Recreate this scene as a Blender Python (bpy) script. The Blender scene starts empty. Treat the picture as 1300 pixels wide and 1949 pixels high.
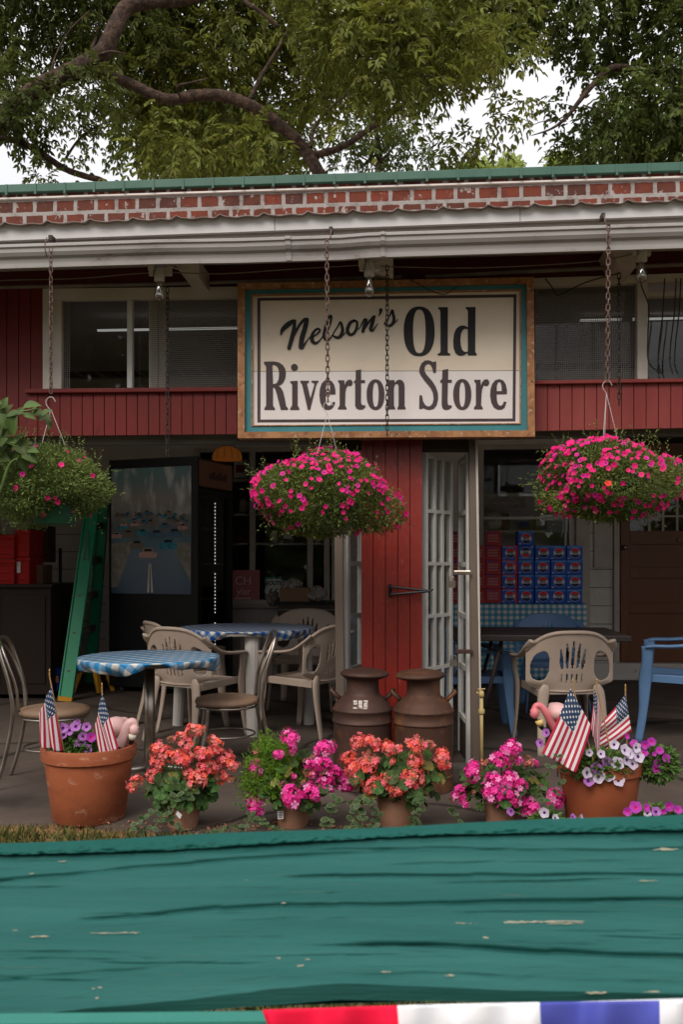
import bpy, bmesh, math, random
import numpy as np
from mathutils import Vector, Matrix
from mathutils.geometry import tessellate_polygon
R=math.radians; V=Vector
sc=bpy.context.scene
# ---------------- camera, world, sun, exposure ----------------
FPX=1700.; HOR=1075.; EYE=1.25; PHI=R(4.34)
cd=bpy.data.cameras.new('camera'); cam=bpy.data.objects.new('camera',cd); sc.collection.objects.link(cam); sc.camera=cam
cam.location=(0,0,EYE); cam.rotation_euler=(R(90),0,PHI)
cd.sensor_fit='VERTICAL'; cd.sensor_height=36; cd.lens=FPX/1949*36; cd.shift_y=(HOR-974.5)/1949
cd.clip_start=.05; cd.clip_end=2000
cd.dof.use_dof=True; cd.dof.focus_distance=5.2; cd.dof.aperture_fstop=7.5
w=bpy.data.worlds.new('World'); sc.world=w; w.use_nodes=True
nt=w.node_tree; bg=nt.nodes['Background']
sky=nt.nodes.new('ShaderNodeTexSky'); sky.sky_type='NISHITA'; sky.sun_disc=False
sky.sun_elevation=R(52); sky.sun_rotation=R(200); sky.air_density=1.5; sky.dust_density=4
mx=nt.nodes.new('ShaderNodeMix'); mx.data_type='RGBA'; mx.inputs[0].default_value=.86
nt.links.new(sky.outputs[0],mx.inputs[6]); mx.inputs[7].default_value=(8.7,8.6,8.75,1)
# overcast: the cloud layer is brighter overhead than at the horizon
tcw=nt.nodes.new('ShaderNodeTexCoord'); sxw=nt.nodes.new('ShaderNodeSeparateXYZ'); mrw=nt.nodes.new('ShaderNodeMapRange'); nt.links.new(tcw.outputs['Generated'],sxw.inputs[0]); nt.links.new(sxw.outputs[2],mrw.inputs['Value'])
mrw.inputs['From Min'].default_value=0; mrw.inputs['From Max'].default_value=1; mrw.inputs['To Min'].default_value=.60; mrw.inputs['To Max'].default_value=1.5
vmw=nt.nodes.new('ShaderNodeVectorMath'); vmw.operation='SCALE'; nt.links.new(mx.outputs[2],vmw.inputs[0]); nt.links.new(mrw.outputs[0],vmw.inputs['Scale']); nt.links.new(vmw.outputs[0],bg.inputs[0]); bg.inputs[1].default_value=.1
sl=bpy.data.lights.new('sun','SUN'); sl.energy=1.5; sl.angle=R(28); sl.color=(1,.93,.84)
so=bpy.data.objects.new('sun',sl); sc.collection.objects.link(so)
so.rotation_euler=V((.28,.68,-.68)).to_track_quat('-Z','Y').to_euler()
sc.view_settings.view_transform='Standard'; sc.view_settings.look='None'; sc.view_settings.gamma=1
sc.view_settings.exposure=0.42
# ---------------- helpers ----------------
FW=V((-math.sin(PHI),math.cos(PHI),0)); RT=V((math.cos(PHI),math.sin(PHI),0)); CAM=V((0,0,EYE))
def ray(px,py): return FW+RT*((px-650)/FPX)+V((0,0,(HOR-py)/FPX))
def at(px,py,Y): r=ray(px,py); return CAM+r*(Y/r.y)
def AD(px,py,d): return CAM+ray(px,py)*d
def G(px,py,z=0.): r=ray(px,py); return CAM+r*((z-EYE)/r.z)
rnd=random.Random(7); nr=np.random.default_rng(11)
def root_of(o):
    while o.parent: o=o.parent
    return o
def props(o,label=None,cat=None,group=None,kind=None):
    if label: o['label']=label
    if cat: o['category']=cat
    if group: o['group']=group
    if kind: o['kind']=kind
    return o
def thing(name,label,cat,loc=(0,0,0),rz=0,group=None):
    o=bpy.data.objects.new(name,None); sc.collection.objects.link(o); o.empty_display_size=.05
    o.location=loc; o.rotation_euler=(0,0,rz); return props(o,label,cat,group)
class MB:
    def __init__(s): s.v=[]; s.f=[]; s.uv=None; s.mi=[]
    def add(s,vs,fs,m=0):
        b=len(s.v); s.v+=[tuple(p) for p in vs]; s.f+=[tuple(b+i for i in f) for f in fs]; s.mi+=[m]*len(fs); return s
    def box(s,a,b,m=0):
        x0,y0,z0=[min(a[i],b[i]) for i in range(3)]; x1,y1,z1=[max(a[i],b[i]) for i in range(3)]
        return s.add([(x0,y0,z0),(x1,y0,z0),(x1,y1,z0),(x0,y1,z0),(x0,y0,z1),(x1,y0,z1),(x1,y1,z1),(x0,y1,z1)],
          [(0,3,2,1),(4,5,6,7),(0,1,5,4),(1,2,6,5),(2,3,7,6),(3,0,4,7)],m)
    def pq(s,q,Y,th,m=0):
        """prism on a facade plane: q = pixel corners TL,TR,BR,BL on plane y=Y, th = depth away from the camera"""
        p=[at(x,y,Y) for x,y in q]; k=[c+V((0,th,0)) for c in p]
        return s.add(p+k,[(0,3,2,1),(4,5,6,7),(0,1,5,4),(1,2,6,5),(2,3,7,6),(3,0,4,7)],m)
    def rect(s,x0,x1,yt,yb,Y,th,m=0):
        """upright box: pixel extents measured at its middle"""
        a=at(x0,(yt+yb)/2,Y); b=at(x1,(yt+yb)/2,Y); xm=(x0+x1)/2
        return s.box((a.x,Y,at(xm,yb,Y).z),(b.x,Y+th,at(xm,yt,Y).z),m)
    def bar(s,a,b,w,h,m=0,up=V((0,0,1)),w2=None,h2=None):
        a=V(a);b=V(b);d=(b-a).normalized(); x=d.cross(up)
        if x.length<1e-3: x=d.cross(V((0,1,0)))
        x.normalize(); y=x.cross(d); w2=w2 or w; h2=h2 or h
        vs=[a-x*w/2-y*h/2,a+x*w/2-y*h/2,a+x*w/2+y*h/2,a-x*w/2+y*h/2,b-x*w2/2-y*h2/2,b+x*w2/2-y*h2/2,b+x*w2/2+y*h2/2,b-x*w2/2+y*h2/2]
        return s.add(vs,[(0,3,2,1),(4,5,6,7),(0,1,5,4),(1,2,6,5),(2,3,7,6),(3,0,4,7)],m)
    def tube(s,pts,r,n=8,m=0,flat=1.,up=None,caps=True,jit=0,closed=False):
        pts=[V(p) for p in pts]; k=len(pts); rr=r if hasattr(r,'__len__') else [r]*k
        t0=(pts[1]-pts[0]).normalized(); x=up.copy() if up else (t0.cross(V((0,0,1))) if abs(t0.z)<.9 else t0.cross(V((0,1,0))))
        base=len(s.v)
        for i,p in enumerate(pts):
            if closed: t=(pts[(i+1)%k]-pts[i-1]).normalized()
            else: t=(pts[min(i+1,k-1)]-pts[max(i-1,0)]).normalized()
            x=(x-t*x.dot(t)); x.normalize(); y=t.cross(x)
            for j in range(n):
                a=2*math.pi*j/n; q=rr[i]*(1+(rnd.uniform(-jit,jit) if jit else 0))
                s.v.append(tuple(p+x*math.cos(a)*q+y*math.sin(a)*q*flat))
        for i in range(k if closed else k-1):
            for j in range(n):
                a=base+i*n+j; b=base+i*n+(j+1)%n; i2=((i+1)%k)
                s.f.append((a,b,base+i2*n+(j+1)%n,base+i2*n+j)); s.mi.append(m)
        if caps and not closed:
            s.f.append(tuple(base+j for j in range(n))[::-1]); s.f.append(tuple(base+(k-1)*n+j for j in range(n))); s.mi+=[m,m]
        return s
    def lathe(s,prof,c=(0,0,0),n=40,m=0,sy=1.,cap=True):
        base=len(s.v); c=V(c)
        for r,z in prof:
            for j in range(n):
                a=2*math.pi*j/n; s.v.append((c.x+r*math.cos(a),c.y+r*math.sin(a)*sy,c.z+z))
        for i in range(len(prof)-1):
            for j in range(n):
                s.f.append((base+i*n+j,base+i*n+(j+1)%n,base+(i+1)*n+(j+1)%n,base+(i+1)*n+j)); s.mi.append(m)
        if cap:
            s.f.append(tuple(base+j for j in range(n))[::-1]); s.f.append(tuple(base+(len(prof)-1)*n+j for j in range(n))); s.mi+=[m,m]
        return s
    def ball(s,c,r,n=12,m=0,sc_=(1,1,1),rot=None):
        base=len(s.v); c=V(c); k=max(4,n*2//3)
        for i in range(k+1):
            th=math.pi*i/k
            for j in range(n):
                a=2*math.pi*j/n; p=V((math.sin(th)*math.cos(a)*r*sc_[0],math.sin(th)*math.sin(a)*r*sc_[1],math.cos(th)*r*sc_[2]))
                if rot: p=rot@p
                s.v.append(tuple(c+p))
        for i in range(k):
            for j in range(n):
                s.f.append((base+i*n+j,base+(i+1)*n+j,base+(i+1)*n+(j+1)%n,base+i*n+(j+1)%n)); s.mi.append(m)
        return s
    def grid(s,fn,nu,nv,m=0,keep=None,uv=False):
        base=len(s.v)
        if uv and s.uv is None: s.uv={}
        for j in range(nv+1):
            for i in range(nu+1):
                if uv: s.uv[len(s.v)]=(i/nu,j/nv)
                s.v.append(tuple(fn(i/nu,j/nv)))
        for j in range(nv):
            for i in range(nu):
                if keep and not keep((i+.5)/nu,(j+.5)/nv): continue
                a=base+j*(nu+1)+i; s.f.append((a,a+1,a+nu+2,a+nu+1)); s.mi.append(m)
        return s
    def mesh(s,name,mats,smooth=False,off=V((0,0,0))):
        me=bpy.data.meshes.new(name); me.from_pydata([(a-off.x,b-off.y,c-off.z) for a,b,c in s.v],[],s.f)
        for q in (mats if isinstance(mats,(list,tuple)) else [mats]): me.materials.append(q)
        if any(s.mi): me.polygons.foreach_set('material_index',s.mi)
        if s.uv:
            l=me.uv_layers.new(name='UVMap')
            for lp in me.loops:
                l.data[lp.index].uv=s.uv.get(lp.vertex_index,(0,0))
        if smooth: me.shade_smooth()
        me.update(); return me
    def build(s,name,mats,parent=None,smooth=False,world=True,bevel=0,solid=0,sub=0,weld=False,kind=None):
        off=V((0,0,0))
        if parent and world: off=root_of(parent).location.copy()
        me=s.mesh(name,mats,smooth,off)
        if weld:
            b=bmesh.new(); b.from_mesh(me); bmesh.ops.remove_doubles(b,verts=b.verts,dist=1e-5); bmesh.ops.recalc_face_normals(b,faces=b.faces); b.to_mesh(me); b.free()
        o=bpy.data.objects.new(name,me); sc.collection.objects.link(o)
        if parent: o.parent=parent
        if solid: md=o.modifiers.new('s','SOLIDIFY'); md.thickness=solid; md.offset=0
        if bevel: md=o.modifiers.new('b','BEVEL'); md.width=bevel; md.segments=2; md.limit_method='ANGLE'
        if sub: md=o.modifiers.new('u','SUBSURF'); md.levels=sub; md.render_levels=sub
        if kind: o['kind']=kind
        return o
def one(mb,name,mats,label,cat,group=None,kind=None,**k):
    """a top-level thing that is one mesh; origin moved to its base centre"""
    xs=[p[0] for p in mb.v]; ys=[p[1] for p in mb.v]; zs=[p[2] for p in mb.v]
    off=V(((min(xs)+max(xs))/2,(min(ys)+max(ys))/2,min(zs)))
    mb.v=[(a-off.x,b-off.y,c-off.z) for a,b,c in mb.v]
    o=mb.build(name,mats,**k); o.location=off; return props(o,label,cat,group,kind)
def inst(me,name,parent,loc,rot=None,s=1.,world=True):
    o=bpy.data.objects.new(name,me); sc.collection.objects.link(o); o.parent=parent
    o.location=V(loc)-(root_of(parent).location if world else V((0,0,0)))
    if rot is not None: o.rotation_euler=rot
    o.scale=(s,s,s) if not hasattr(s,'__len__') else s
    return o
def copy_tree(o,parent=None):
    c=o.copy(); sc.collection.objects.link(c); c.parent=parent
    for ch in o.children: copy_tree(ch,c)
    return c
def place(o,loc,rz,label=None,scale=None):
    o.location=loc; o.rotation_euler=(0,0,rz)
    if label: o['label']=label
    if scale: o.scale=(scale,)*3
    return o
def spline(P,n=6,closed=False):
    P=[V(p) for p in P]; out=[]; k=len(P)
    for i in range(k if closed else k-1):
        g=lambda j:(P[j%k] if closed else P[max(0,min(k-1,j))])
        p0,p1,p2,p3=g(i-1),g(i),g(i+1),g(i+2)
        for t in range(n):
            u=t/n; out.append(.5*((2*p1)+(p2-p0)*u+(2*p0-5*p1+4*p2-p3)*u*u+(3*p1-p0-3*p2+p3)*u**3))
    if not closed: out.append(P[-1])
    return out
def text_mb(s,size,mb,org,xd,yd,m=0,xs=1.,bold=0.):
    """built-in lettering laid flat at org with directions xd, yd (centred)"""
    c=bpy.data.curves.new('t','FONT'); c.body=s; c.size=size; c.align_x='CENTER'; c.align_y='CENTER'; c.offset=bold; c.resolution_u=3
    o=bpy.data.objects.new('t',c); sc.collection.objects.link(o)
    bpy.context.view_layer.update()
    me=bpy.data.meshes.new_from_object(o.evaluated_get(bpy.context.evaluated_depsgraph_get()))
    org=V(org); mb.add([org+xd*(v.co.x*xs)+yd*v.co.y for v in me.vertices],[tuple(p.vertices) for p in me.polygons],m)
    bpy.data.objects.remove(o); bpy.data.curves.remove(c); bpy.data.meshes.remove(me)
def quads_obj(name,P,mats,parent=None,kind=None,smooth=False,mi=None):
    """P: (n,k,3) array of separate n-gons"""
    n,k,_=P.shape; me=bpy.data.meshes.new(name)
    if parent: P=P-np.array(root_of(parent).location)[None,None,:]
    me.vertices.add(n*k); me.vertices.foreach_set('co',P.reshape(-1).astype(np.float32))
    me.loops.add(n*k); me.loops.foreach_set('vertex_index',np.arange(n*k,dtype=np.int32))
    me.polygons.add(n); me.polygons.foreach_set('loop_start',np.arange(0,n*k,k,dtype=np.int32))
    for q in (mats if isinstance(mats,(list,tuple)) else [mats]): me.materials.append(q)
    if mi is not None: me.polygons.foreach_set('material_index',mi.astype(np.int32))
    me.update(calc_edges=True); me.validate()
    o=bpy.data.objects.new(name,me); sc.collection.objects.link(o)
    if parent: o.parent=parent
    if kind: o['kind']=kind
    return o
def unit(a): return a/np.maximum(np.linalg.norm(a,axis=-1,keepdims=True),1e-6)
def leafs(B,A,N,L,Wd,curl=.15):
    """leaf blades: base B, axis A, normal N, length L, width Wd -> (2n,4,3) two-sided folded blades"""
    A=unit(A); S=unit(np.cross(A,N)); N=np.cross(S,A); L=L[:,None]; Wd=Wd[:,None]
    tip=B+A*L-N*L*curl; c1=B+A*L*.33; c2=B+A*L*.7-N*L*curl*.4
    l1=c1+S*Wd*.5+N*Wd*.18; l2=c2+S*Wd*.4+N*Wd*.12; r1=c1-S*Wd*.5+N*Wd*.18; r2=c2-S*Wd*.4+N*Wd*.12
    q1=np.stack([B,l1,l2,tip],1); q2=np.stack([B,tip,r2,r1],1)
    return np.concatenate([q1,q2])
# ---------------- materials ----------------
def M(name,col,rough=.6,col2=None,ns=6.,det=6,lo=.35,hi=.65,bump=0.,bs=30.,metal=0.,st=(1,1,1),wear=None,spec=.28,trans=0.,island=0.,sheen=0,coords='Object',emit=None):
    m=bpy.data.materials.new(name); m.use_nodes=True; t=m.node_tree; N=t.nodes; Lk=t.links; p=N['Principled BSDF']
    p.inputs['Roughness'].default_value=rough; p.inputs['Metallic'].default_value=metal; p.inputs['Specular IOR Level'].default_value=spec
    if emit: p.inputs['Emission Color'].default_value=(*emit[0],1); p.inputs['Emission Strength'].default_value=emit[1]
    tc=N.new('ShaderNodeTexCoord'); mp=N.new('ShaderNodeMapping'); mp.inputs['Scale'].default_value=st
    Lk.new(tc.outputs[coords],mp.inputs[0]); cur=None
    def noise(s,d=6,r=.6):
        n=N.new('ShaderNodeTexNoise'); n.inputs['Scale'].default_value=s; n.inputs['Detail'].default_value=d; n.inputs['Roughness'].default_value=r
        Lk.new(mp.outputs[0],n.inputs['Vector']); return n.outputs['Fac']
    def ramp(sock,a,b):
        r=N.new('ShaderNodeMapRange'); r.inputs['From Min'].default_value=a; r.inputs['From Max'].default_value=b; Lk.new(sock,r.inputs['Value']); return r.outputs[0]
    def mix(f,a,b):
        x=N.new('ShaderNodeMix'); x.data_type='RGBA'
        if isinstance(f,float): x.inputs[0].default_value=f
        else: Lk.new(f,x.inputs[0])
        for i,q in ((6,a),(7,b)):
            if isinstance(q,tuple): x.inputs[i].default_value=(*q[:3],1)
            else: Lk.new(q,x.inputs[i])
        return x.outputs[2]
    cur=tuple(col)
    if col2: cur=mix(ramp(noise(ns,det),lo,hi),tuple(col),tuple(col2))
    if wear:
        for (wc,wsc,wl,wh) in wear: cur=mix(ramp(noise(wsc,8,.7),wl,wh),cur,tuple(wc))
    if island:
        g=N.new('ShaderNodeNewGeometry'); hs=N.new('ShaderNodeHueSaturation')
        r=N.new('ShaderNodeMapRange'); r.inputs['To Min'].default_value=1-island; r.inputs['To Max'].default_value=1+island
        Lk.new(g.outputs['Random Per Island'],r.inputs['Value']); Lk.new(r.outputs[0],hs.inputs['Value'])
        r2=N.new('ShaderNodeMapRange'); r2.inputs['To Min'].default_value=.5-island*.05; r2.inputs['To Max'].default_value=.5+island*.05
        Lk.new(g.outputs['Random Per Island'],r2.inputs['Value']); Lk.new(r2.outputs[0],hs.inputs['Hue'])
        if isinstance(cur,tuple): hs.inputs['Color'].default_value=(*cur,1)
        else: Lk.new(cur,hs.inputs['Color'])
        cur=hs.outputs[0]
    if isinstance(cur,tuple): p.inputs['Base Color'].default_value=(*cur,1)
    else: Lk.new(cur,p.inputs['Base Color'])
    if bump:
        b=N.new('ShaderNodeBump'); b.inputs['Strength'].default_value=1; b.inputs['Distance'].default_value=bump
        Lk.new(noise(bs,8,.65),b.inputs['Height']); Lk.new(b.outputs[0],p.inputs['Normal'])
    if trans:
        tr=N.new('ShaderNodeBsdfTranslucent'); ms=N.new('ShaderNodeMixShader'); ms.inputs[0].default_value=trans
        if isinstance(cur,tuple): tr.inputs[0].default_value=(min(1,cur[0]*1.5),min(1,cur[1]*1.5),min(1,cur[2]*1.2),1)
        else: Lk.new(cur,tr.inputs[0])
        Lk.new(p.outputs[0],ms.inputs[1]); Lk.new(tr.outputs[0],ms.inputs[2]); Lk.new(ms.outputs[0],N['Material Output'].inputs[0])
    m['_c']=1; return m
def glassmat(name,tint=(.8,.85,.85),refl_rough=.02,extra=0.):
    m=bpy.data.materials.new(name); m.use_nodes=True; N=m.node_tree.nodes; L=m.node_tree.links; N.remove(N['Principled BSDF'])
    t=N.new('ShaderNodeBsdfTransparent'); t.inputs[0].default_value=(*tint,1); g=N.new('ShaderNodeBsdfGlossy'); g.inputs['Roughness'].default_value=refl_rough
    lw=N.new('ShaderNodeLayerWeight'); pw=N.new('ShaderNodeMath'); pw.operation='POWER'; pw.inputs[1].default_value=5; L.new(lw.outputs['Facing'],pw.inputs[0]); ms=N.new('ShaderNodeMixShader'); ad=N.new('ShaderNodeMath'); ad.operation='MULTIPLY_ADD'; ad.inputs[1].default_value=.9; ad.inputs[2].default_value=.045+extra
    L.new(pw.outputs[0],ad.inputs[0]); L.new(ad.outputs[0],ms.inputs[0]); L.new(t.outputs[0],ms.inputs[1]); L.new(g.outputs[0],ms.inputs[2]); L.new(ms.outputs[0],N['Material Output'].inputs[0]); return m
REDSK=M('overhang_shaded_red_paint',(.115,.010,.008),.45,(.15,.014,.011),ns=3,bump=.002,bs=45,st=(1,1,.25),wear=[((.05,.006,.005),9,.62,.72),((.28,.14,.11),38,.73,.76)])  # same red as the pillar, with the overhang's shade put into its colour
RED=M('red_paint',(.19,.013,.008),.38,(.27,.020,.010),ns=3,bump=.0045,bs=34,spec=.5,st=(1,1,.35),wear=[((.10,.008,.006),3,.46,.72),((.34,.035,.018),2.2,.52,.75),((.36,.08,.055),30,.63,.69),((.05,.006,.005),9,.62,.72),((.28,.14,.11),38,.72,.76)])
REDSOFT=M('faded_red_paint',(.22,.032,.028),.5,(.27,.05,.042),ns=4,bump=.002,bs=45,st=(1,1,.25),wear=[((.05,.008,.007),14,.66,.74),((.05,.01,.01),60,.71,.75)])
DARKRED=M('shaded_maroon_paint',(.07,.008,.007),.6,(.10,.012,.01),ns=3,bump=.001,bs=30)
WHITE=M('aged_white_paint',(.60,.59,.56),.55,(.48,.46,.43),ns=3,bump=.0008,bs=25,wear=[((.20,.16,.13),12,.68,.8)])
FASCIA=M('white_fascia_metal',(.63,.61,.61),.4,(.52,.50,.49),ns=1.5,wear=[((.26,.22,.20),7,.60,.85)],st=(.4,1,2))
GUTTERM=M('gutter_metal',(.42,.40,.385),.42,(.33,.305,.29),ns=2,wear=[((.20,.09,.06),16,.63,.74),((.16,.13,.12),4,.55,.9)],st=(.5,1,1.5))
TRIM=M('dingy_trim_paint',(.56,.51,.46),.6,(.46,.41,.36),ns=4,bump=.001,bs=20,wear=[((.10,.08,.06),16,.68,.78)])
GREY=M('grey_board',(.20,.18,.16),.7,(.14,.125,.11),ns=4,bump=.001)
DARKW=M('dark_interior_wood',(.04,.026,.02),.6,(.05,.035,.028),ns=5,bump=.001)
CEIL=M('interior_ceiling',(.55,.49,.45),.85,(.45,.40,.36),ns=2)
BLOCK=M('painted_block_wall',(.74,.69,.64),.75,(.62,.57,.53),ns=3,bump=.003,bs=12,wear=[((.11,.10,.09),10,.62,.75)])
TAUPE=M('taupe_door_post',(.155,.115,.09),.5,(.12,.09,.07),ns=3,bump=.0008,st=(1,1,.2))
GREENM=M('green_painted_metal',(.045,.115,.085),.42,(.06,.135,.10),ns=3,bump=.0006,bs=8,wear=[((.12,.16,.13),14,.66,.8)])
DOORB=M('varnished_brown_door',(.15,.055,.025),.38,(.2,.075,.034),ns=3,bump=.0008,bs=18,st=(1,1,.15))
BLACK=M('black_enamel',(.008,.008,.009),.35,(.013,.013,.014),ns=4)
GLASS=glassmat('window_glass',(.62,.63,.63)); SHOPGL=glassmat('shop_glass',(.92,.93,.93))
CLEAR=glassmat('clear_glass',(.93,.94,.94)); BULBG=glassmat('bulb_glass',(.80,.80,.78),.05,.16)
RUST=M('rusty_steel',(.085,.042,.030),.55,(.055,.031,.025),ns=5,bump=.0028,bs=24,wear=[((.16,.085,.055),2.6,.54,.74),((.035,.02,.016),11,.60,.72),((.17,.065,.03),6,.56,.74),((.30,.24,.2),70,.73,.76)],metal=.25)
CHAINM=M('rusty_chain_metal',(.10,.055,.045),.6,(.20,.13,.11),ns=60,metal=.4)
CHAIND=M('dark_chain_metal',(.03,.025,.022),.6,(.06,.045,.04),ns=60,metal=.4)
STEEL=M('tube_chrome',(.42,.38,.34),.3,(.30,.24,.19),ns=9,metal=.9,wear=[((.16,.08,.04),22,.62,.74)])
WIRE=M('white_wire',(.45,.43,.41),.35)
CABLE=M('black_cable',(.02,.018,.016),.6)
GREYCABLE=M('grey_conduit',(.22,.19,.17),.6,(.14,.12,.105),ns=8)
TERRA=M('terracotta',(.40,.115,.048),.62,(.27,.075,.033),ns=2.6,lo=.4,hi=.6,bump=.002,bs=16,st=(1,1,2.2),wear=[((.52,.26,.17),9,.58,.66),((.17,.055,.03),4,.58,.80),((.5,.3,.22),34,.68,.74)])
TERRAD=M('darker_terracotta',(.34,.095,.038),.58,(.27,.07,.03),ns=3,bump=.001,bs=12,wear=[((.10,.04,.025),7,.62,.8),((.42,.2,.13),16,.7,.78)])
NURS=M('nursery_pot_plastic',(.38,.20,.125),.55,(.31,.16,.10),ns=6,wear=[((.10,.06,.045),10,.66,.8)])
SOIL=M('potting_soil',(.03,.018,.012),.9,(.05,.03,.02),ns=30,bump=.006,bs=60)
PLB=M('beige_chair_plastic',(.40,.315,.255),.42,(.36,.28,.225),ns=5,bump=.0003,bs=60,wear=[((.2,.165,.14),7,.66,.85)])
PLW=M('pale_plastic',(.50,.47,.44),.42,(.44,.41,.38),ns=5)
PLBL=M('blue_chair_plastic',(.13,.24,.43),.42,(.11,.21,.38),ns=5)
CARD=M('cardboard',(.24,.14,.085),.8,(.2,.115,.07),ns=8)
VINYL=M('worn_tan_vinyl',(.33,.215,.145),.5,(.26,.16,.10),ns=6,bump=.001,bs=30,wear=[((.55,.52,.48),7,.66,.69),((.12,.06,.03),25,.68,.74)])
PAPER=M('white_paper',(.72,.70,.68),.7)
# ---------------- ground ----------------
def floor_mat():
    m=M('porch_concrete',(.12,.092,.075),.8,(.072,.054,.044),ns=1.6,lo=.3,hi=.7,bump=.004,bs=9,wear=[((.055,.047,.042),3.2,.57,.72),((.25,.22,.19),16,.68,.78)])
    N=m.node_tree.nodes; L=m.node_tree.links; p=N['Principled BSDF']; src=p.inputs['Base Color'].links[0].from_socket
    tc=N.new('ShaderNodeTexCoord'); ns=N.new('ShaderNodeTexNoise'); ns.inputs['Scale'].default_value=2.2; ns.inputs['Detail'].default_value=8
    L.new(tc.outputs['Object'],ns.inputs['Vector'])
    vm=N.new('ShaderNodeVectorMath'); vm.operation='MULTIPLY_ADD'; vm.inputs[1].default_value=(.25,.25,.25); L.new(ns.outputs['Color'],vm.inputs[0]); L.new(tc.outputs['Object'],vm.inputs[2])
    vo=N.new('ShaderNodeTexVoronoi'); vo.feature='DISTANCE_TO_EDGE'; vo.inputs['Scale'].default_value=.62; L.new(vm.outputs[0],vo.inputs['Vector'])
    mr=N.new('ShaderNodeMapRange'); mr.inputs['From Min'].default_value=.004; mr.inputs['From Max'].default_value=.019; L.new(vo.outputs['Distance'],mr.inputs['Value'])
    x=N.new('ShaderNodeMix'); x.data_type='RGBA'; x.inputs[6].default_value=(.028,.022,.018,1); L.new(mr.outputs[0],x.inputs[0]); L.new(src,x.inputs[7]); L.new(x.outputs[2],p.inputs['Base Color']); return m
mb=MB(); mb.grid(lambda u,v:((u-.5)*900,-300+v*900,-.03),30,30)
props(mb.build('ground',M('lawn_soil',(.16,.115,.06),.9,(.05,.06,.018),ns=1.2,bump=.02,bs=8)),kind='structure')
# porch slab with a broken front edge
mb=MB(); xs=np.linspace(-7,7,160); fe=[4.13+.03/(1+math.exp((x+.95)*9))+.03*math.sin(x*2.1)+.03*math.sin(x*7.3+1)+rnd.uniform(-.012,.012) for x in xs]
for i in range(159):
    a,b=xs[i],xs[i+1]; mb.add([(a,fe[i],0),(b,fe[i+1],0),(b,10.2,0),(a,10.2,0),(a,fe[i]-.01,-.08),(b,fe[i+1]-.01,-.08)],[(0,1,2,3),(4,5,1,0)])
props(mb.build('porch_floor',floor_mat(),weld=True),kind='structure')
# grass blades
def grass(n,x0,x1,y0,y1,h,mat,name,label):
    B=np.stack([nr.uniform(x0,x1,n),nr.uniform(y0,y1,n),np.full(n,-.03)],1)
    A=np.stack([nr.normal(0,.5,n),nr.normal(0,.5,n),np.ones(n)],1); N=nr.normal(0,1,(n,3)); 
    P=leafs(B,A,N,nr.uniform(.5,1.3,n)*h,nr.uniform(.003,.006,n),.3)
    o=quads_obj(name,P,mat); props(o,label,'grass',kind='stuff'); return o
GR1=M('dry_grass',(.50,.30,.14),.8,(.30,.22,.085),ns=3,island=.35,trans=.25)
GR2=M('green_grass',(.085,.11,.025),.8,(.12,.12,.035),ns=2,island=.4,trans=.25)
grass(52000,-3.2,3.0,3.3,4.2,.034,GR1,'dry_grass','dry straw-coloured grass along the broken edge of the porch concrete')
grass(42000,-3.4,3.2,1.2,4.05,.07,GR2,'lawn_grass','short green lawn grass in front of the porch, behind the green board')
# ---------------- the store building ----------------
YF=5.5; YB=10.0
store=thing('store_building','single-storey red wooden store front with open porch, gutter and brick parapet','building',(0,YF,0))
def boards(mb,x0,x1,yt,yb,Y,th,n,gap=1.6,m=0):
    """vertical boards between pixel lines; yt,yb = (left,right)"""
    for i in range(n):
        a=x0+(x1-x0)*i/n+gap/2; b=x0+(x1-x0)*(i+1)/n-gap/2
        f=lambda x,t:t[0]+(t[1]-t[0])*(x-x0)/(x1-x0)
        dy=rnd.uniform(-.0015,.0015)
        mb.pq([(a,f(a,yt)),(b,f(b,yt)),(b,f(b,yb)),(a,f(a,yb))],Y+dy,th,m)
def backing(mb,x0,x1,yt,yb,Y,th,m=0): mb.pq([(x0,yt[0]),(x1,yt[1]),(x1,yb[1]),(x0,yb[0])],Y,th,m)
# upper band wall, eave shade put into its dark red, above the windows
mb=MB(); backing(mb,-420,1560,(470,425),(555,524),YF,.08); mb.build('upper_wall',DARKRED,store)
# left wall section
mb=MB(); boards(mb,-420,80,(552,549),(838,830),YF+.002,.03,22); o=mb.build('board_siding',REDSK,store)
mb=MB(); backing(mb,-420,80,(553,550),(837,830),YF+.02,.05); mb.build('siding_backing',DARKRED,store)
# skirts
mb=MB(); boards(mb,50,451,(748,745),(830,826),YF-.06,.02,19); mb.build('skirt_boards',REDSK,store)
mb=MB(); backing(mb,48,452,(748,745),(828,825),YF-.042,.04); mb.build('skirt_backing',DARKRED,store)
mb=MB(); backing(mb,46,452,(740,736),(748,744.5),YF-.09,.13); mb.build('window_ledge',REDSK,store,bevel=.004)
mb=MB(); boards(mb,1019,1560,(731,723),(820,809),YF-.06,.02,23); mb.build('skirt_boards',REDSOFT,store)
mb=MB(); backing(mb,1018,1560,(731,723),(818,807),YF-.042,.04); mb.build('skirt_backing',DARKRED,store)
mb=MB(); backing(mb,1018,1560,(724,715.5),(731,723),YF-.09,.13); mb.build('window_ledge',REDSOFT,store,bevel=.004)
# centre band behind the sign
mb=MB(); backing(mb,452,1019,(546,538),(836,826),YF+.01,.05); mb.build('sign_backing_wall',DARKRED,store)
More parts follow.
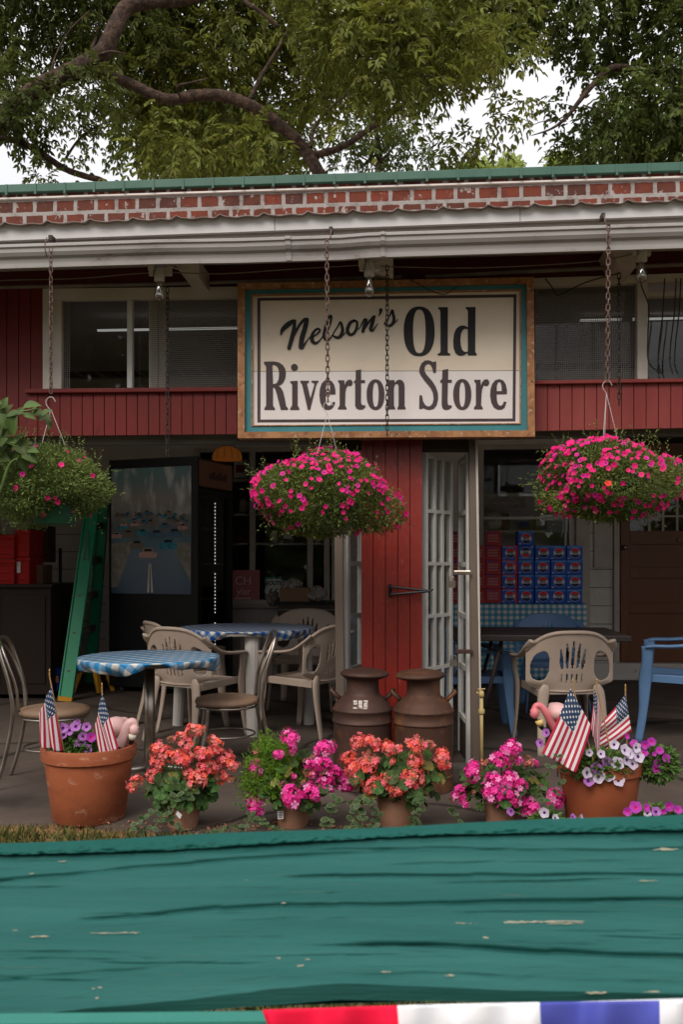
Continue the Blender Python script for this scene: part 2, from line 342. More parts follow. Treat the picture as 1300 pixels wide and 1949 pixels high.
# header under the skirts
mb=MB(); backing(mb,-420,690,(833,826),(850,842),YF+.06,.1); backing(mb,803,1560,(826,810),(836,821),YF+.06,.1); mb.build('door_header',GREY,store)
MESH=None
def screen_mat():
    m=bpy.data.materials.new('wire_screen'); m.use_nodes=True; N=m.node_tree.nodes; L=m.node_tree.links; p=N['Principled BSDF']
    p.inputs['Base Color'].default_value=(.17,.155,.14,1); p.inputs['Roughness'].default_value=.6
    tc=N.new('ShaderNodeTexCoord'); sx=N.new('ShaderNodeSeparateXYZ'); L.new(tc.outputs['Object'],sx.inputs[0]); out=[]
    for k in ('X','Z'):
        a=N.new('ShaderNodeMath'); a.operation='MULTIPLY'; a.inputs[1].default_value=78; L.new(sx.outputs[k],a.inputs[0])
        b=N.new('ShaderNodeMath'); b.operation='FRACT'; L.new(a.outputs[0],b.inputs[0]); c=N.new('ShaderNodeMath'); c.operation='LESS_THAN'; c.inputs[1].default_value=.24; L.new(b.outputs[0],c.inputs[0]); out.append(c)
    mxm=N.new('ShaderNodeMath'); mxm.operation='MAXIMUM'; L.new(out[0].outputs[0],mxm.inputs[0]); L.new(out[1].outputs[0],mxm.inputs[1])
    t=N.new('ShaderNodeBsdfTransparent'); ms=N.new('ShaderNodeMixShader'); L.new(mxm.outputs[0],ms.inputs[0]); L.new(t.outputs[0],ms.inputs[1]); L.new(p.outputs[0],ms.inputs[2]); L.new(ms.outputs[0],N['Material Output'].inputs[0]); return m
SCREEN=screen_mat()
# left window band
wl=MB(); wl.pq([(80,549),(452,545),(452,566),(80,571)],YF-.03,.05); wl.pq([(80,571),(95,571),(95,741),(80,741)],YF-.03,.05); wl.pq([(95,571),(116,571),(116,740),(95,740)],YF-.012,.05)
w1=wl.build('window_frame',TRIM,store,bevel=.003)
mb=MB(); mb.pq([(241,570),(251,570),(251,738),(241,738)],YF-.02,.04); mb.build('mullion',WHITE,w1,bevel=.002)
mb=MB(); mb.pq([(283,569),(300,569),(300,738),(283,738)],YF+.03,.03); mb.pq([(302,569),(317,569),(317,738),(302,738)],YF+.03,.03); mb.build('mullion',TRIM,w1,bevel=.002)
mb=MB(); mb.pq([(117,571),(452,567),(452,738),(117,740)],YF+.065,.004); mb.build('pane',GLASS,w1)
mb=MB(); mb.pq([(117,571),(132,571),(132,740),(117,740)],YF+.02,.001); mb.build('wire_screen',SCREEN,w1); mb=MB(); mb.pq([(284,569),(452,567),(452,738),(284,739)],YF+.02,.001); mb.build('wire_screen',SCREEN,w1)
# right window band
wr=MB(); wr.pq([(1016,529),(1560,511),(1560,524),(1016,546)],YF-.03,.05); wr.pq([(1214,538),(1234,537),(1234,722),(1214,722)],YF-.03,.06)
w2=wr.build('window_frame',TRIM,store,bevel=.003)
mb=MB(); mb.pq([(1234,555),(1560,545),(1560,555),(1234,565)],YF-.01,.05); mb.build('mullion',TRIM,w2,bevel=.002)
mb=MB(); mb.pq([(1019,546),(1215,539),(1215,722),(1019,725)],YF+.065,.004); mb.pq([(1234,560),(1560,550),(1560,716),(1234,721)],YF+.065,.004); mb.build('pane',GLASS,w2)
mb=MB(); mb.pq([(1019,546),(1215,539),(1215,722),(1019,725)],YF+.02,.001); mb.build('wire_screen',SCREEN,w2)
mb=MB(); mb.bar(at(1024,558,YF+.1),at(1205,552,YF+.1),.03,.03); mb.bar(at(1022,656,YF+.1),at(1190,655,YF+.1),.03,.03); mb.bar(at(1204,556,YF+.14),at(1186,656,YF+.3),.05,.05); mb.build('window_brace',TRIM,w2)
# red pillar
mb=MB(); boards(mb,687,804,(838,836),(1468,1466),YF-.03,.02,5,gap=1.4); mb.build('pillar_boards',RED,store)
mb=MB(); backing(mb,688,803,(838,836),(1462,1460),YF-.014,.13); mb.build('pillar_core',DARKRED,store)
# posts beside the doors
mb=MB(); mb.pq([(635,838),(650,838),(657,1462),(640,1462)],YF-.01,.11); mb.build('door_post',TAUPE,store,bevel=.004)
mb=MB(); mb.pq([(893,836),(905,836),(915,1463),(898,1463)],YF-.02,.11); mb.build('door_post',TAUPE,store,bevel=.004)
mb=MB(); mb.pq([(905,836),(910,836),(918,1463),(915,1463)],YF-.025,.11); mb.build('door_post',TRIM,store,bevel=.002)
mb=MB(); mb.pq([(636,838),(689,838),(689,856),(636,856)],YF+.02,.08); mb.pq([(804,836),(894,836),(894,858),(804,858)],YF+.02,.08); mb.build('door_lintel',DARKW,store)
def lite_door(name,pa,Ya,pb,Yb,yt,yb_glass,yb,rows,cols,fr,nb,st=.028,mun=.02):
    """glazed door leaf from pixel pa at depth Ya to pixel pb at depth Yb"""
    A=at(pa,1075,Ya); B=at(pb,1075,Yb); zt=at(pa,yt,Ya).z; zg=at(pa,yb_glass,Ya).z; zb=max(.02,at(pa,yb,Ya).z)
    d=(B-A); Lh=d.length; d.normalize(); n=V((-d.y,d.x,0)); th=.035
    def bx(mb,s0,s1,z0,z1,t=th):
        p=[A+d*s0,A+d*s1]; vs=[]
        for z in (z0,z1):
            for q,sg in ((p[0],-1),(p[1],-1),(p[1],1),(p[0],1)): vs.append((q.x+n.x*t/2*sg,q.y+n.y*t/2*sg,z))
        mb.add(vs,[(0,3,2,1),(4,5,6,7),(0,1,5,4),(1,2,6,5),(2,3,7,6),(3,0,4,7)])
    mb=MB(); bx(mb,0,st,zb,zt); bx(mb,Lh-st,Lh,zb,zt); bx(mb,st,Lh-st,zt-.03,zt,.034)
    o=mb.build('glazed_door',fr,store)
    mb=MB()
    for i in range(1,cols): c=st+(Lh-2*st)*i/cols; bx(mb,c-mun/2,c+mun/2,zg,zt-.03,.03)
    for j in range(0,rows):
        z=zg+(zt-.03-zg)*j/rows; bx(mb,st,Lh-st,z-mun/2,z+mun/2,.026)
        if cols==1: mb.build('muntin',fr,o); mb=MB()
    if cols>1: mb.build('muntins',fr,o)
    mb=MB(); bx(mb,st,Lh-st,zg,zt-.03,.004); mb.build('pane',CLEAR,o)
    mb=MB(); bx(mb,st,Lh-st,zb,zg-mun/2,.02); mb.build('kick_panel',nb,o)
    return o
lite_door('d',807,YF+.06,858,YF+.33,862,1375,1452,5,3,WHITE,WHITE,st=.024,mun=.022)
lite_door('d',894,YF+.06,876,YF+.50,862,1378,1462,5,1,WHITE,DARKW,st=.05,mun=.03)
lite_door('d',657,YF+.05,690,YF+.36,860,1378,1462,5,1,WHITE,DARKW,st=.05,mun=.03)
# latches on the doors, hook on the pillar
def latch(px,py,rusty):
    mb=MB(); a=at(px-33,py,YF-.02); b=at(px,py,YF-.045); mb.bar(a,b,.012,.026,up=V((0,0,1))); m=RUST if rusty else STEEL
    o=mb.build('door_latch',m,store,bevel=.004)
    mb=MB(); c=at(px-37,py+22,YF-.03); mb.box(c-V((.022,.012,.02)),c+V((.022,.012,.02))); mb.tube([c+V((-.013,0,.018)),c+V((-.013,0,.045)),c+V((.013,0,.045)),c+V((.013,0,.018))],.004,6); mb.build('padlock',STEEL,o)
latch(897,1090,False); latch(900,1240,True)
mb=MB(); p=[at(744,1117,YF-.07),at(820,1125,YF-.07),at(744,1132,YF-.07)]; mb.tube([at(744,1132,YF-.05),p[0],p[1]],.008,6); mb.tube([p[2],p[1]],.008,6); mb.bar(at(743,1112,YF-.045),at(743,1136,YF-.045),.02,.03); mb.tube([p[1],at(825,1121,YF-.07)],.006,6); mb.build('door_hook',BLACK,store)
# floor threshold of the doors
mb=MB(); mb.rect(640,915,1458,1464,YF+.0,.12); mb.build('door_sill',GREY,store)
# soffit + beams under the overhang
YE=4.86
def line(px,L): return L[0]+(L[1]-L[0])*px/1300.
def stripe(mb,L1,L2,Y,th,x0=-420,x1=1700): mb.pq([(x0,line(x0,L1)),(x1,line(x1,L1)),(x1,line(x1,L2)),(x0,line(x0,L2))],Y,th)
mb=MB(); a,b=at(-420,line(-420,(500,458)),YE+.1),at(1700,line(1700,(500,458)),YE+.1)
mb.add([(a.x-1,YE+.1,a.z),(b.x+1,YE+.1,b.z),(b.x+1,YF+.02,at(1700,line(1700,(515,474)),YF+.02).z),(a.x-1,YF+.02,at(-420,line(-420,(515,474)),YF+.02).z)],[(0,1,2,3)]); mb.build('soffit',WHITE,store,solid=.02)
mb=MB(); stripe(mb,(428,381),(458,410),YE+.02,.03); mb.build('fascia_board',FASCIA,store)
mb=MB(); stripe(mb,(455,407),(500,456),YE+.06,.03); mb.build('eave_board',TRIM,store)
mb=MB(); 
for px in (522,990): mb.pq([(px,line(px,(429,382))),(px+1.2,line(px,(429,382))),(px+1.2,line(px,(457,409))),(px,line(px,(457,409)))],YE+.018,.01)
mb.build('fascia_seam',GREY,store)
# gutter: K profile swept along
prof=[(.055,0),(0,0),(-.012,-.006),(-.012,-.018),(-.002,-.024),(0,-.045),(.012,-.062),(.030,-.072),(.036,-.095),(.038,-.118),(.055,-.118)]
mb=MB(); pts=[-420,-100,0,300,450,545,650,700,900,1300,1700]; lip=lambda px:466+(424-466)*px/1300.+(2.5 if 300<px<700 else 0)
rows=[]
for px in pts:
    c=at(px,lip(px),YE-.06)
    rows.append([(c.x,c.y+py_,c.z+pz_) for py_,pz_ in prof])
for i in range(len(rows)-1):
    k=len(prof); mb.add(rows[i]+rows[i+1],[(j,j+1,k+j+1,k+j) for j in range(k-1)])
g=mb.build('gutter',GUTTERM,store,weld=True,solid=.003)
mb=MB()
for px,wd in ((548,10),(729,8)):
    c0=at(px-wd/2,lip(px)-1,YE-.064); c1=at(px+wd/2,lip(px)-1,YE-.064)
    mb.add([(c0.x,c0.y+a*1.04-.003,c0.z+b_) for a,b_ in prof[1:-1]]+[(c1.x,c1.y+a*1.04-.003,c1.z+b_) for a,b_ in prof[1:-1]],[(j,j+1,10-1+j+1,10-1+j) for j in range(8)])
mb.build('gutter_joint',GUTTERM,g,solid=.003)
# corrugated porch roof
mb=MB(); nx=1400
def roofz(px,v): 
    s=px/85.+.02; f=s-math.floor(s); h=.015*math.exp(-((f-.5)/.08)**2)+.003*math.sin(s*4*math.pi)
    return h
top=[];bot=[]
a0,a1=at(-420,line(-420,(427,381)),YE-.02),at(1700,line(1700,(427,381)),YE-.02)
for i in range(nx+1):
    t=i/nx; px=-420+2120*t; x=a0.x+(a1.x-a0.x)*t; h=roofz(px,0); z=a0.z+(a1.z-a0.z)*t
    bot.append((x,YE-.02,z+h-.002)); top.append((x*1.0,9.45,z+.42+h))
k=len(bot); mb.add(bot+top,[(j,j+1,k+j+1,k+j) for j in range(k-1)]); mb.build('corrugated_roof',M('weathered_roof_metal',(.30,.24,.21),.5,(.2,.15,.13),ns=5,metal=.3,wear=[((.10,.04,.03),9,.55,.7)]),store,solid=.004)
# brick parapet
YP=9.45
def brick_mat():
    m=bpy.data.materials.new('whitewashed_brick'); m.use_nodes=True; N=m.node_tree.nodes; L=m.node_tree.links; p=N['Principled BSDF']; p.inputs['Roughness'].default_value=.85
    tc=N.new('ShaderNodeTexCoord'); mp=N.new('ShaderNodeMapping'); mp.inputs['Rotation'].default_value=(R(-90),0,0); L.new(tc.outputs['Object'],mp.inputs[0])
    sx=N.new('ShaderNodeSeparateXYZ'); L.new(tc.outputs['Object'],sx.inputs[0]); cx=N.new('ShaderNodeCombineXYZ')
    L.new(sx.outputs['X'],cx.inputs[0]); L.new(sx.outputs['Z'],cx.inputs[1])
    def noise(s,d=6,v=None,sc2=(1,1,1)):
        q=N.new('ShaderNodeMapping'); q.inputs['Scale'].default_value=sc2; L.new(tc.outputs['Object'],q.inputs[0])
        n=N.new('ShaderNodeTexNoise'); n.inputs['Scale'].default_value=s; n.inputs['Detail'].default_value=d; n.inputs['Roughness'].default_value=.65; L.new(q.outputs[0],n.inputs['Vector']); return n
    dis=N.new('ShaderNodeVectorMath'); dis.operation='MULTIPLY_ADD'; dis.inputs[1].default_value=(.02,.02,0); n0=noise(18,6); sb=N.new('ShaderNodeVectorMath'); sb.operation='SUBTRACT'; sb.inputs[1].default_value=(.5,.5,.5)
    L.new(n0.outputs['Color'],sb.inputs[0]); L.new(sb.outputs[0],dis.inputs[0]); L.new(cx.outputs[0],dis.inputs[2])
    b=N.new('ShaderNodeTexBrick'); L.new(dis.outputs[0],b.inputs['Vector']); b.offset=.5
    b.inputs['Scale'].default_value=1; b.inputs['Brick Width'].default_value=.228; b.inputs['Row Height'].default_value=.152; b.inputs['Mortar Size'].default_value=.022; b.inputs['Mortar Smooth'].default_value=.1; b.inputs['Bias'].default_value=0
    b.inputs['Color1'].default_value=(.19,.034,.014,1); b.inputs['Color2'].default_value=(.075,.022,.013,1); b.inputs['Mortar'].default_value=(.33,.30,.285,1)
    # whitewash smears over the bricks, mortar variation
    mr=N.new('ShaderNodeMapRange'); mr.inputs['From Min'].default_value=.60; mr.inputs['From Max'].default_value=.65; L.new(noise(11,8,sc2=(1.2,1,.9)).outputs['Fac'],mr.inputs['Value'])
    x=N.new('ShaderNodeMix'); x.data_type='RGBA'; L.new(mr.outputs[0],x.inputs[0]); L.new(b.outputs['Color'],x.inputs[6]); x.inputs[7].default_value=(.40,.365,.345,1)
    m2=N.new('ShaderNodeMapRange'); m2.inputs['From Min'].default_value=.5; m2.inputs['From Max'].default_value=.72; L.new(noise(7,8).outputs['Fac'],m2.inputs['Value'])
    y=N.new('ShaderNodeMix'); y.data_type='RGBA'; y.blend_type='MULTIPLY'; L.new(m2.outputs[0],y.inputs[0]); L.new(x.outputs[2],y.inputs[6]); y.inputs[7].default_value=(.55,.5,.47,1)
    L.new(y.outputs[2],p.inputs['Base Color'])
    bp=N.new('ShaderNodeBump'); bp.inputs['Distance'].default_value=.008; ad=N.new('ShaderNodeMath'); ad.operation='MULTIPLY_ADD'; ad.inputs[1].default_value=-1
    L.new(b.outputs['Fac'],ad.inputs[0]); L.new(noise(40).outputs['Fac'],ad.inputs[2]); L.new(ad.outputs[0],bp.inputs['Height']); L.new(bp.outputs[0],p.inputs['Normal']); return m
zc=at(650,350,YP).z   # underside of the coping
mb=MB(); mb.box((-10,0,-.22),(10,.25,.025-1.3+1.25)); 
o=MB()
par=MB(); par.box((-10,YP,zc-1.95),(10,YP+.3,zc+.0)); po=par.build('brick_parapet',brick_mat(),store)
# align brick courses with the coping: shift object origin (mesh stays put)
def reorigin(o,p):
    d=V(p); o.data.transform(Matrix.Translation(-d)); o.location=o.location+d
reorigin(po,V((.03,0,zc-.066-.152*4)))
mb=MB(); mb.box((-10,YP-.035,zc-.062),(10,YP,zc-.045)); mb.build('parapet_ledge',BLOCK,store)
mb=MB(); mb.box((-10,YP-.06,zc),(10,YP+.36,zc+.088)); cp=mb.build('coping',GREENM,store,bevel=.006)
x=-6.
while x<6: mb=MB(); mb.box((x,YP-.068,zc-.02),(x+.022,YP-.0605,zc+.085)); mb.box((x-.003,YP-.075,zc-.03),(x+.025,YP-.0605,zc-.0205)); mb.build('coping_clip',GREENM,cp); x+=.325
# shell of the building behind the porch
mb=MB(); ww=.2
zt=3.75
def wallrect(mb,x0,x1,z0,z1): mb.box((x0,YB,z0),(x1,YB+ww,z1))
XL,XR=-5.2,5.0
wx=lambda px:at(px,1075,YB).x
wz=lambda py:at(650,py,YB).z
# openings in the back wall: shop window 445-640, right window 912-1092, door 1180+
segs=[(XL,wx(370)),(wx(640),wx(912)),(wx(1092),wx(1178)),(wx(1420),XR)]
for a,b in segs: wallrect(mb,a,b,0,zt)
for a,b,zb,ztp in ((wx(370),wx(640),wz(1150),wz(850)),(wx(912),wx(1092),wz(1150),wz(850))): wallrect(mb,a,b,0,zb); wallrect(mb,a,b,ztp,zt)
wallrect(mb,wx(1178),wx(1420),wz(835),zt); wallrect(mb,wx(1178),wx(1420),0,wz(1256))
bw=mb.build('back_wall',BLOCK,store)
mb=MB(); mb.box((XL-.2,YF+.05,0),(XL,YB+4,zt)); mb.box((XR,YF+.05,0),(XR+.2,YB+4,zt)); mb.box((XL,YB+4,0),(XR,YB+4.2,zt)); mb.build('inner_walls',BLOCK,store)
mb=MB(); mb.add([(XL-.2,YF+.08,3.14),(XR+.2,YF+.08,3.14),(XR+.2,YB+4.2,3.62),(XL-.2,YB+4.2,3.62)],[(0,1,2,3)]); mb.build('ceiling',CEIL,store,solid=.02)
mb=MB(); mb.box((XL,YB+.2,0.001),(XR,YB+4,.01)); mb.build('shop_floor',DARKW,store)
# block joints on the visible back wall pieces
for a,b in ((XL,wx(200)),(wx(1123),wx(1167))):
    z=.2
    while z<2.4: mb=MB(); mb.box((a,YB-.004,z-.004),(b,YB-.0005,z+.004)); mb.build('wall_joint',GREY,bw); z+=.2
def win(px0,px1,py0,py1,name='shop_window'):
    x0,x1=wx(px0),wx(px1); z0,z1=wz(py1),wz(py0); f=.05
    mb=MB(); mb.box((x0,YB-.02,z0),(x0+f,YB+.08,z1)); mb.box((x1-f,YB-.02,z0),(x1,YB+.08,z1)); mb.box((x0+f,YB-.018,z1-f),(x1-f,YB+.08,z1)); mb.box((x0+f,YB-.018,z0),(x1-f,YB+.08,z0+f))
    o=mb.build(name,TRIM,store,bevel=.003)
    mb=MB(); mb.box((x0+f,YB+.02,z0+f),(x1-f,YB+.025,z1-f)); mb.build('pane',SHOPGL,o)
    mb=MB(); mb.box((x0-.03,YB-.08,z0-.04),(x1+.03,YB-.02,z0)); mb.build('sill',TRIM,o); return o
w3=win(370,640,850,1150); w4=win(912,1092,850,1150)
mb=MB()
for py in (912,978,1035): mb.box((wx(372)+.04,YB+.03,wz(py)-.012),(wx(638)-.05,YB+.25,wz(py)+.012))
mb.build('display_shelf',TRIM,w3)
mb=MB()
for px in (480,590,622): mb.box((wx(px)-.03,YB-.01,wz(1148)),(wx(px)+.03,YB+.05,wz(852)))
mb.build('mullion',TRIM,w3)
mb=MB(); mb.box((wx(914)+.04,YB-.012,wz(990)),(wx(1078),YB+.015,wz(985))); mb.box((wx(1075),YB-.012,wz(1140)),(wx(1079),YB+.015,wz(990))); mb.build('mullion',WHITE,w4)
mb=MB(); mb.box((wx(1096),YB-.05,0),(wx(1122),YB-.001,wz(850))); mb.box((wx(1168),YB-.05,0),(wx(1178),YB-.001,wz(850))); mb.build('wall_trim',TRIM,store)
mb=MB(); mb.box((wx(1131),YB-.03,wz(1080)),(wx(1165),YB-.001,wz(900))); mb.build('wall_panel',TRIM,store)
# base course in front of the brown door
mb=MB(); mb.box((wx(1085),YB-.12,0),(wx(1420),YB-.004,wz(1256))); mb.build('door_step',BLOCK,store,bevel=.01)
# brown panelled door
x0,x1=wx(1182),wx(1350); z0,z1=wz(1255),wz(850)
mb=MB(); mb.box((x0,YB+.02,z0),(x1,YB+.05,z1)); dr=mb.build('panelled_door',DOORB,store)
mb=MB(); L_=x1-x0
cols=[(x0,x0+.1),(x1-.1,x1)]
for a,b in cols: mb.box((a,YB-.005,z0),(b,YB+.0195,z1))
zs=[wz(1255),wz(1245),wz(1205),wz(1170),wz(1125)-.0,wz(1100),wz(1055),wz(1037),wz(1012),wz(850)]
for a,b in ((wz(1255),wz(1228)),(wz(1190),wz(1172)),(wz(1130),wz(1102)),(wz(1060),wz(1012))): 
    pass
for py0,py1 in ((1255,1215),(1165,1145),(1100,1080),(1037,1012),(880,850)):
    mb.box((x0+.1,YB-.003,wz(py0)),(x1-.1,YB+.0195,wz(py1)))
mb.build('door_rails',DOORB,dr,bevel=.004)
mb=MB(); mb.box((x0+.1,YB+.012,wz(1012)),(x1-.1,YB+.0185,wz(880))); mb.build('pane',GLASS,dr)
mb=MB(); 
for px in (1237,1263,1290): mb.box((wx(px)-.012,YB-.001,wz(1012)),(wx(px)+.012,YB+.011,wz(880)))
mb.box((x0+.1,YB-.0005,wz(985)-.01),(x1-.1,YB+.0105,wz(985)+.01)); mb.build('muntins',TRIM,dr)
mb=MB(); c=at(1190,1042,YB-.04); mb.ball(c,.03,12); mb.tube([c,c+V((0,.04,0))],.012,8); mb.build('door_knob',STEEL,dr,smooth=True)
mb=MB(); c=at(1293,1028,YB-.02); mb.ball(c,.02,10); mb.build('door_lock',STEEL,dr,smooth=True)
# rafters visible at the lamps
for px,y0,y1 in ((352,494,532),(722,483,527),(1185,465,512)):
    mb=MB(); mb.pq([(px-26,y0),(px+26,y0-1),(px+26,y1-4),(px-8,y1-12)],YF-.30,.28); mb.build('rafter_end',TRIM,store)
mb=MB()
mb.tube([at(-300,553,YF-.08),at(300,541,YF-.08),at(765,527,YF-.08)],.011,8); mb.tube([at(810,527,YF-.08),at(1000,517,YF-.08),at(1600,490,YF-.08)],.012,8); mb.build('conduit',GREYCABLE,store)
# ---------------- the sign ----------------
YS=5.30
sign=thing('store_sign','large framed white sign reading Old Riverton Store above the red pillar','sign',at(735,833,YS))
FRW=M('chipped_wood_frame',(.38,.18,.075),.55,(.25,.10,.04),ns=12,bump=.002,bs=40,wear=[((.10,.04,.02),22,.56,.68),((.50,.38,.28),38,.55,.68)],st=(1,1,1))
TEAL=M('teal_paint',(.035,.17,.19),.5,(.05,.21,.23),ns=5,bump=.001,wear=[((.02,.05,.05),14,.64,.78)])
SW=M('sign_face_upper',(.70,.60,.48),.55,(.62,.52,.41),ns=2.2,wear=[((.33,.27,.2),5,.63,.9)]); SL=M('sign_face_lower',(.72,.66,.64),.5,(.66,.60,.58),ns=2)
INK=M('sign_black',(.012,.011,.012),.6,spec=.3); INKF=M('sign_grey_black',(.065,.042,.045),.55,(.05,.033,.034),ns=6)  # second black is slightly greyer, for the lower lettering and border
O=[(452,539),(1016.6,527),(1019,831),(452,834)]; I1=[(466,550),(1003,539),(1005,819),(465,822)]; I2=[(478,560),(993,550),(992,807),(478,811)]
def ring(mb,A,B,Y,th):
    for i in range(4): j=(i+1)%4; mb.pq([A[i],A[j],B[j],B[i]] if i==0 else [A[i],A[j],B[j],B[i]],Y,th)
mb=MB(); ring(mb,O,I1,YS-.03,.10); mb.build('frame',FRW,sign,weld=True)
mb=MB(); ring(mb,I1,I2,YS-.005,.06); mb.build('inner_frame',TEAL,sign,weld=True)
I3=[(480,562),(991,552),(990,805),(480,809)]
mb=MB(); ring(mb,I2,I3,YS-.012,.05); mb.build('bead',FRW,sign)
sy=lambda x:707+(705.2-707)*(x-480)/510
mb=MB(); mb.pq([(480,562),(991,552),(991,sy(991)-.4),(480,sy(480)-.4)],YS+.01,.01); pu=mb.build('upper_panel',SW,sign)
mb=MB(); mb.pq([(480,sy(480)+.6),(991,sy(991)+.6),(990,805),(480,809)],YS+.009,.01); pl_=mb.build('lower_panel',SL,sign)
mb=MB(); mb.pq([(478,561),(992,551),(992,806),(478,810)],YS+.021,.02); mb.build('backboard',DARKW,sign)
K=[0]
def poly(mb,outer,holes=(),org=(0,0),s=1.,smooth=None):
    f=lambda P:[(org[0]+x/s,org[1]+y/s) for x,y in P]
    L=[f(outer)]+[f(h) for h in holes]; K[0]+=1; Y=YS+.0065-(K[0]%9)*.00012
    tri=tessellate_polygon([[V((x,-y,0)) for x,y in q] for q in L]); flat=[p for q in L for p in q]
    vs=[]
    for x,y in flat:
        vs.append(at(x,y,Y+(.0006 if y<sy(x) else 0)))
    mb.add(vs,[tuple(t) for t in tri])
def sup(cx,cy,rx,ry,n=2.35,k=44):
    o=[]
    for i in range(k):
        a=2*math.pi*i/k; c,s_=math.cos(a),math.sin(a)
        o.append((cx+rx*math.copysign(abs(c)**(2/n),c),cy+ry*math.copysign(abs(s_)**(2/n),s_)))
    return o
# border lines
mb=MB()
def bring(mb,A,B):
    for i in range(4):
        j=(i+1)%4; vs=[at(*q,YS+.0075) for q in (A[i],A[j],B[j],B[i])]; mb.add(vs,[(0,1,2,3)])
bring(mb,[(489.5,567),(983.7,560),(981.5,802),(489.5,804)],[(495.5,572.5),(978,566),(976,796.5),(495.5,798.5)]); mb.build('border_line',INKF,sign)
# Old
z=((760,570),8.125); mb=MB()
poly(mb,sup(310,492,240,385),[sup(312,492,97,336,2.6)],*z)
poly(mb,[(605,120),(755,118),(752,810),(762,828),(788,835),(788,865),(597,865),(597,838),(625,830),(640,808),(640,190),(632,165),(600,140)],(),*z)
poly(mb,[(1030,118),(1182,116),(1178,800),(1185,825),(1200,832),(1200,865),(1062,865),(1066,190),(1058,165),(1030,140)],(),*z)
poly(mb,[(1068,434),(1030,410),(980,400),(930,412),(880,455),(850,530),(836,640),(842,750),(868,825),(910,862),(955,872),(1010,858),(1064,824),(1064,800),(1035,810),(1005,805),(975,775),(955,710),(948,620),(958,530),(985,470),(1020,452),(1068,462)],(),*z)
mb.build('lettering',INK,sign)
# Riverton Store
mb=MB(); z=((490,680),8.125)
poly(mb,[(100,66),(250,64),(330,78),(390,118),(425,172),(438,240),(430,320),(400,388),(360,425),(325,440),(365,475),(395,530),(425,660),(440,750),(472,790),(470,812),(360,812),(345,760),(320,660),(290,540),(265,475),(238,465),(238,745),(268,790),(268,812),(105,812),(105,790),(132,745),(132,150),(120,125),(100,100)],[[(228,118),(262,116),(300,140),(325,190),(333,260),(325,340),(300,395),(265,412),(238,412)]],*z)
poly(mb,[(505,370),(620,362),(620,745),(645,785),(645,812),(505,812),(505,790),(535,745),(535,420),(505,388)],(),*z); poly(mb,sup(570,155,53,54,2),(),*z)
poly(mb,[(662,362),(795,362),(795,385),(765,405),(768,425),(818,635),(880,422),(870,400),(835,385),(835,362),(942,362),(942,380),(915,405),(812,812),(778,812),(690,422),(662,385)],(),*z)
poly(mb,[(1205,575),(1205,500),(1185,420),(1150,370),(1095,345),(1035,360),(990,410),(965,490),(957,590),(968,690),(1000,770),(1045,808),(1090,815),(1145,800),(1185,755),(1203,692),(1165,690),(1150,725),(1120,748),(1090,745),(1065,715),(1055,650),(1055,575)],[[(1058,535),(1058,470),(1068,410),(1090,388),(1110,400),(1120,450),(1122,535)]],*z)
z=((640,680),8.125)
poly(mb,[(28,355),(125,355),(130,430),(150,380),(185,348),(225,345),(250,370),(253,410),(235,440),(205,448),(180,435),(155,480),(142,540),(137,745),(160,785),(160,805),(25,805),(25,785),(52,745),(52,410),(28,380)],(),*z)
poly(mb,[(302,200),(385,188),(385,352),(445,352),(445,398),(385,398),(383,690),(392,728),(415,742),(450,742),(450,775),(410,805),(360,812),(315,795),(292,750),(292,398),(270,398),(270,378),(300,345)],(),*z)
poly(mb,sup(608,577,138,237,2.2),[sup(610,577,46,190,2.3)],*z)
poly(mb,[(790,355),(900,352),(905,395),(935,360),(980,343),(1025,360),(1052,405),(1058,470),(1058,745),(1075,785),(1075,803),(948,803),(948,785),(965,745),(965,450),(955,415),(930,408),(905,430),(893,470),(893,745),(912,785),(912,803),(775,803),(775,785),(800,745),(800,400),(785,380)],(),*z)
z=((790,680),6.842)
poly(mb,[(232,62),(278,52),(275,198),(240,202),(225,140),(205,100),(175,82),(145,95),(125,130),(127,180),(150,225),(230,315),(275,390),(300,470),(302,540),(285,620),(245,670),(190,685),(140,675),(105,660),(90,670),(55,670),(58,495),(92,495),(105,570),(130,615),(165,640),(200,635),(230,600),(243,540),(233,460),(200,395),(120,300),(75,235),(56,190),(60,140),(85,80),(130,42),(175,38),(210,48)],(),*z)
poly(mb,[(358,165),(435,152),(432,292),(480,292),(480,330),(430,330),(425,580),(432,615),(445,625),(480,625),(480,650),(440,680),(395,685),(360,665),(348,620),(352,330),(330,330),(330,305),(355,280)],(),*z)
poly(mb,sup(617,483,118,201,2.2),[sup(617,483,38,163,2.3)],*z)
poly(mb,[(775,292),(855,292),(860,370),(875,325),(905,290),(945,285),(968,310),(968,345),(945,372),(915,372),(895,362),(875,420),(868,480),(862,620),(885,660),(885,675),(770,675),(770,655),(795,620),(795,340),(775,315)],(),*z)
poly(mb,[(1200,480),(1200,420),(1185,350),(1150,300),(1100,283),(1045,300),(1005,350),(985,420),(980,500),(995,590),(1030,655),(1080,682),(1130,682),(1170,655),(1195,582),(1160,575),(1145,615),(1120,632),(1095,625),(1075,590),(1068,540),(1066,482)],[[(1066,440),(1068,370),(1082,330),(1103,320),(1120,335),(1130,380),(1132,440)]],*z)
mb.build('lettering',INKF,sign)
